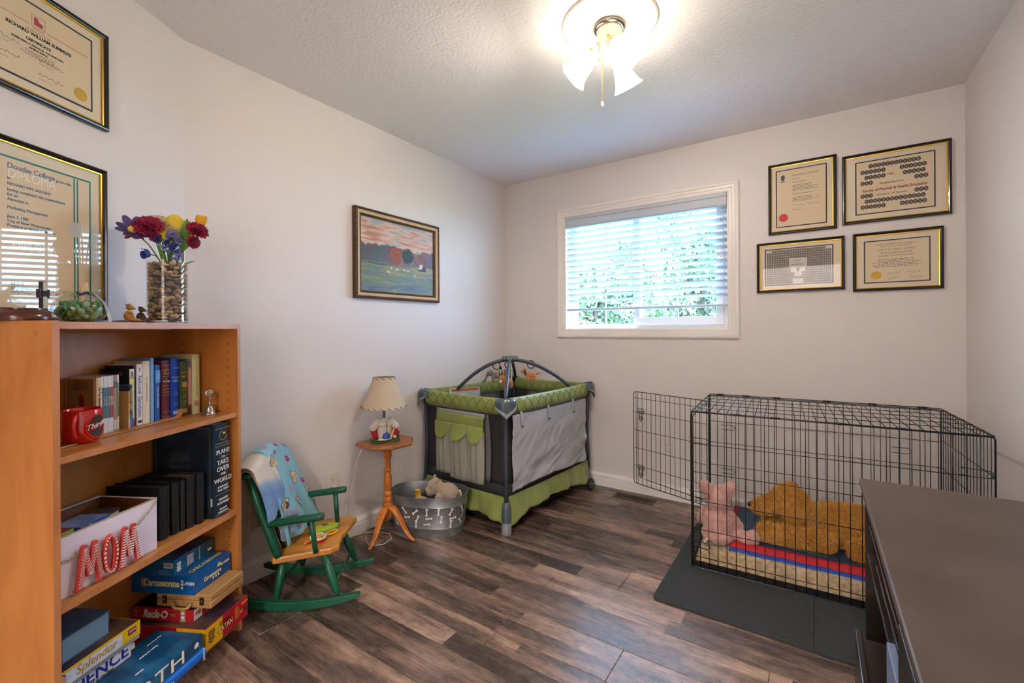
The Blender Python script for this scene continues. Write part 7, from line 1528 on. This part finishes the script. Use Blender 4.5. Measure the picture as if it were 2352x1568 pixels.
b = MB(); b.ell((.030, .03, .240), (.030, .02, .022)); b3 = meshed(b, .006, 2); e_ = link('ear', b3, gfu, dog); link('ear_fur', fur_mesh(b3, 2000, .016, .0024, (0, 0, .2), 6, .3), gft, e_, kind='stuff')

# ------------------------------------------------------------------ dark dresser at the right, drawers open toward the room
dkw2 = mat('espresso laminate', '#1e1816', .28, col2='#28201c', nscale=3, nstretch=(1, 8, 1), coat=.15); top_ = mat('worn espresso top', '#41352f', .36, col2='#4e4139', nscale=5, bump=.05, bscale=60)
DX0, DX1, DY0, DY1, DZ = .108, .630, .30, 1.700, .740
dr_ = thing('dresser', 'dark espresso dresser with scuffed top, open front toward the room', 'dresser', (DX0, DY1, 0))
def dd(name, x0, x1, y0, y1, z0, z1, m=dkw2, bv=.001, parent=None): return MB().bx(x0-DX0, x1-DX0, y0-DY1, y1-DY1, z0, z1).build(name, m, parent or dr_, bevel=bv)
dd('top', DX0, DX1, DY0, DY1, DZ-.020, DZ, top_, .004)
dd('end_panel', DX0+.012, DX1-.01, DY1-.032, DY1-.012, 0, DZ-.0205); dd('end_panel', DX0+.012, DX1-.01, DY0+.01, DY0+.03, 0, DZ-.0205); dd('back_panel', DX1-.012, DX1-.004, DY0+.03, DY1-.033, .04, DZ-.0205); dd('divider', DX0+.02, DX1-.014, .985, 1.005, .05, DZ-.0205); dd('bottom_board', DX0+.02, DX1-.014, DY0+.031, DY1-.033, .05, .068)
dd('drawer_rail', DX0+.016, DX0+.034, 1.006, DY1-.033, .52, .535)
dd('inner_shelf', DX0+.010, DX1-.03, 1.006, 1.535, .652, .662); dd('inner_shelf', DX0+.014, DX1-.03, 1.006, 1.420, .596, .606)
for z0, z1 in ((.55, .70), (.33, .53), (.09, .31)): dd('drawer', DX0+.004, DX0+.018, .345, .975, z0, z1, bv=.002)
f = dd('drawer', DX0-.020, DX0-.006, 1.012, 1.560, .085, .360, bv=.002); dd('drawer_box', DX0-.0055, DX0+.30, 1.03, 1.545, .09, .345, dkw2, .001, f); dd('drawer_handle', DX0-.036, DX0-.020, 1.22, 1.37, .22, .232, silver, .003, f)
tt = thing('round_tray', 'dark round tray standing on edge inside the open dresser', 'tray', (DX0+.045, 1.27, .3455)); MB().lathe([(.0, -.005), (.108, -.005), (.116, 0), (.110, .007), (.104, .002), (0, .002)], 40, (0, 0, .117), Matrix.Rotation(math.radians(86), 3, 'Y')).build('tray_body', mat('dull dark metal', '#2e2a28', .35, .5), tt, smooth='auto')
tt = thing('storage_box', 'blue-grey box standing in the dresser opening at the bottom of the photo', 'box', (DX0+.010, 1.03, .3455))
MB().bx(0, .028, 0, .155, 0, .205).build('carton', mat('blue grey carton', '#6d7a98', .5), tt, bevel=.002)
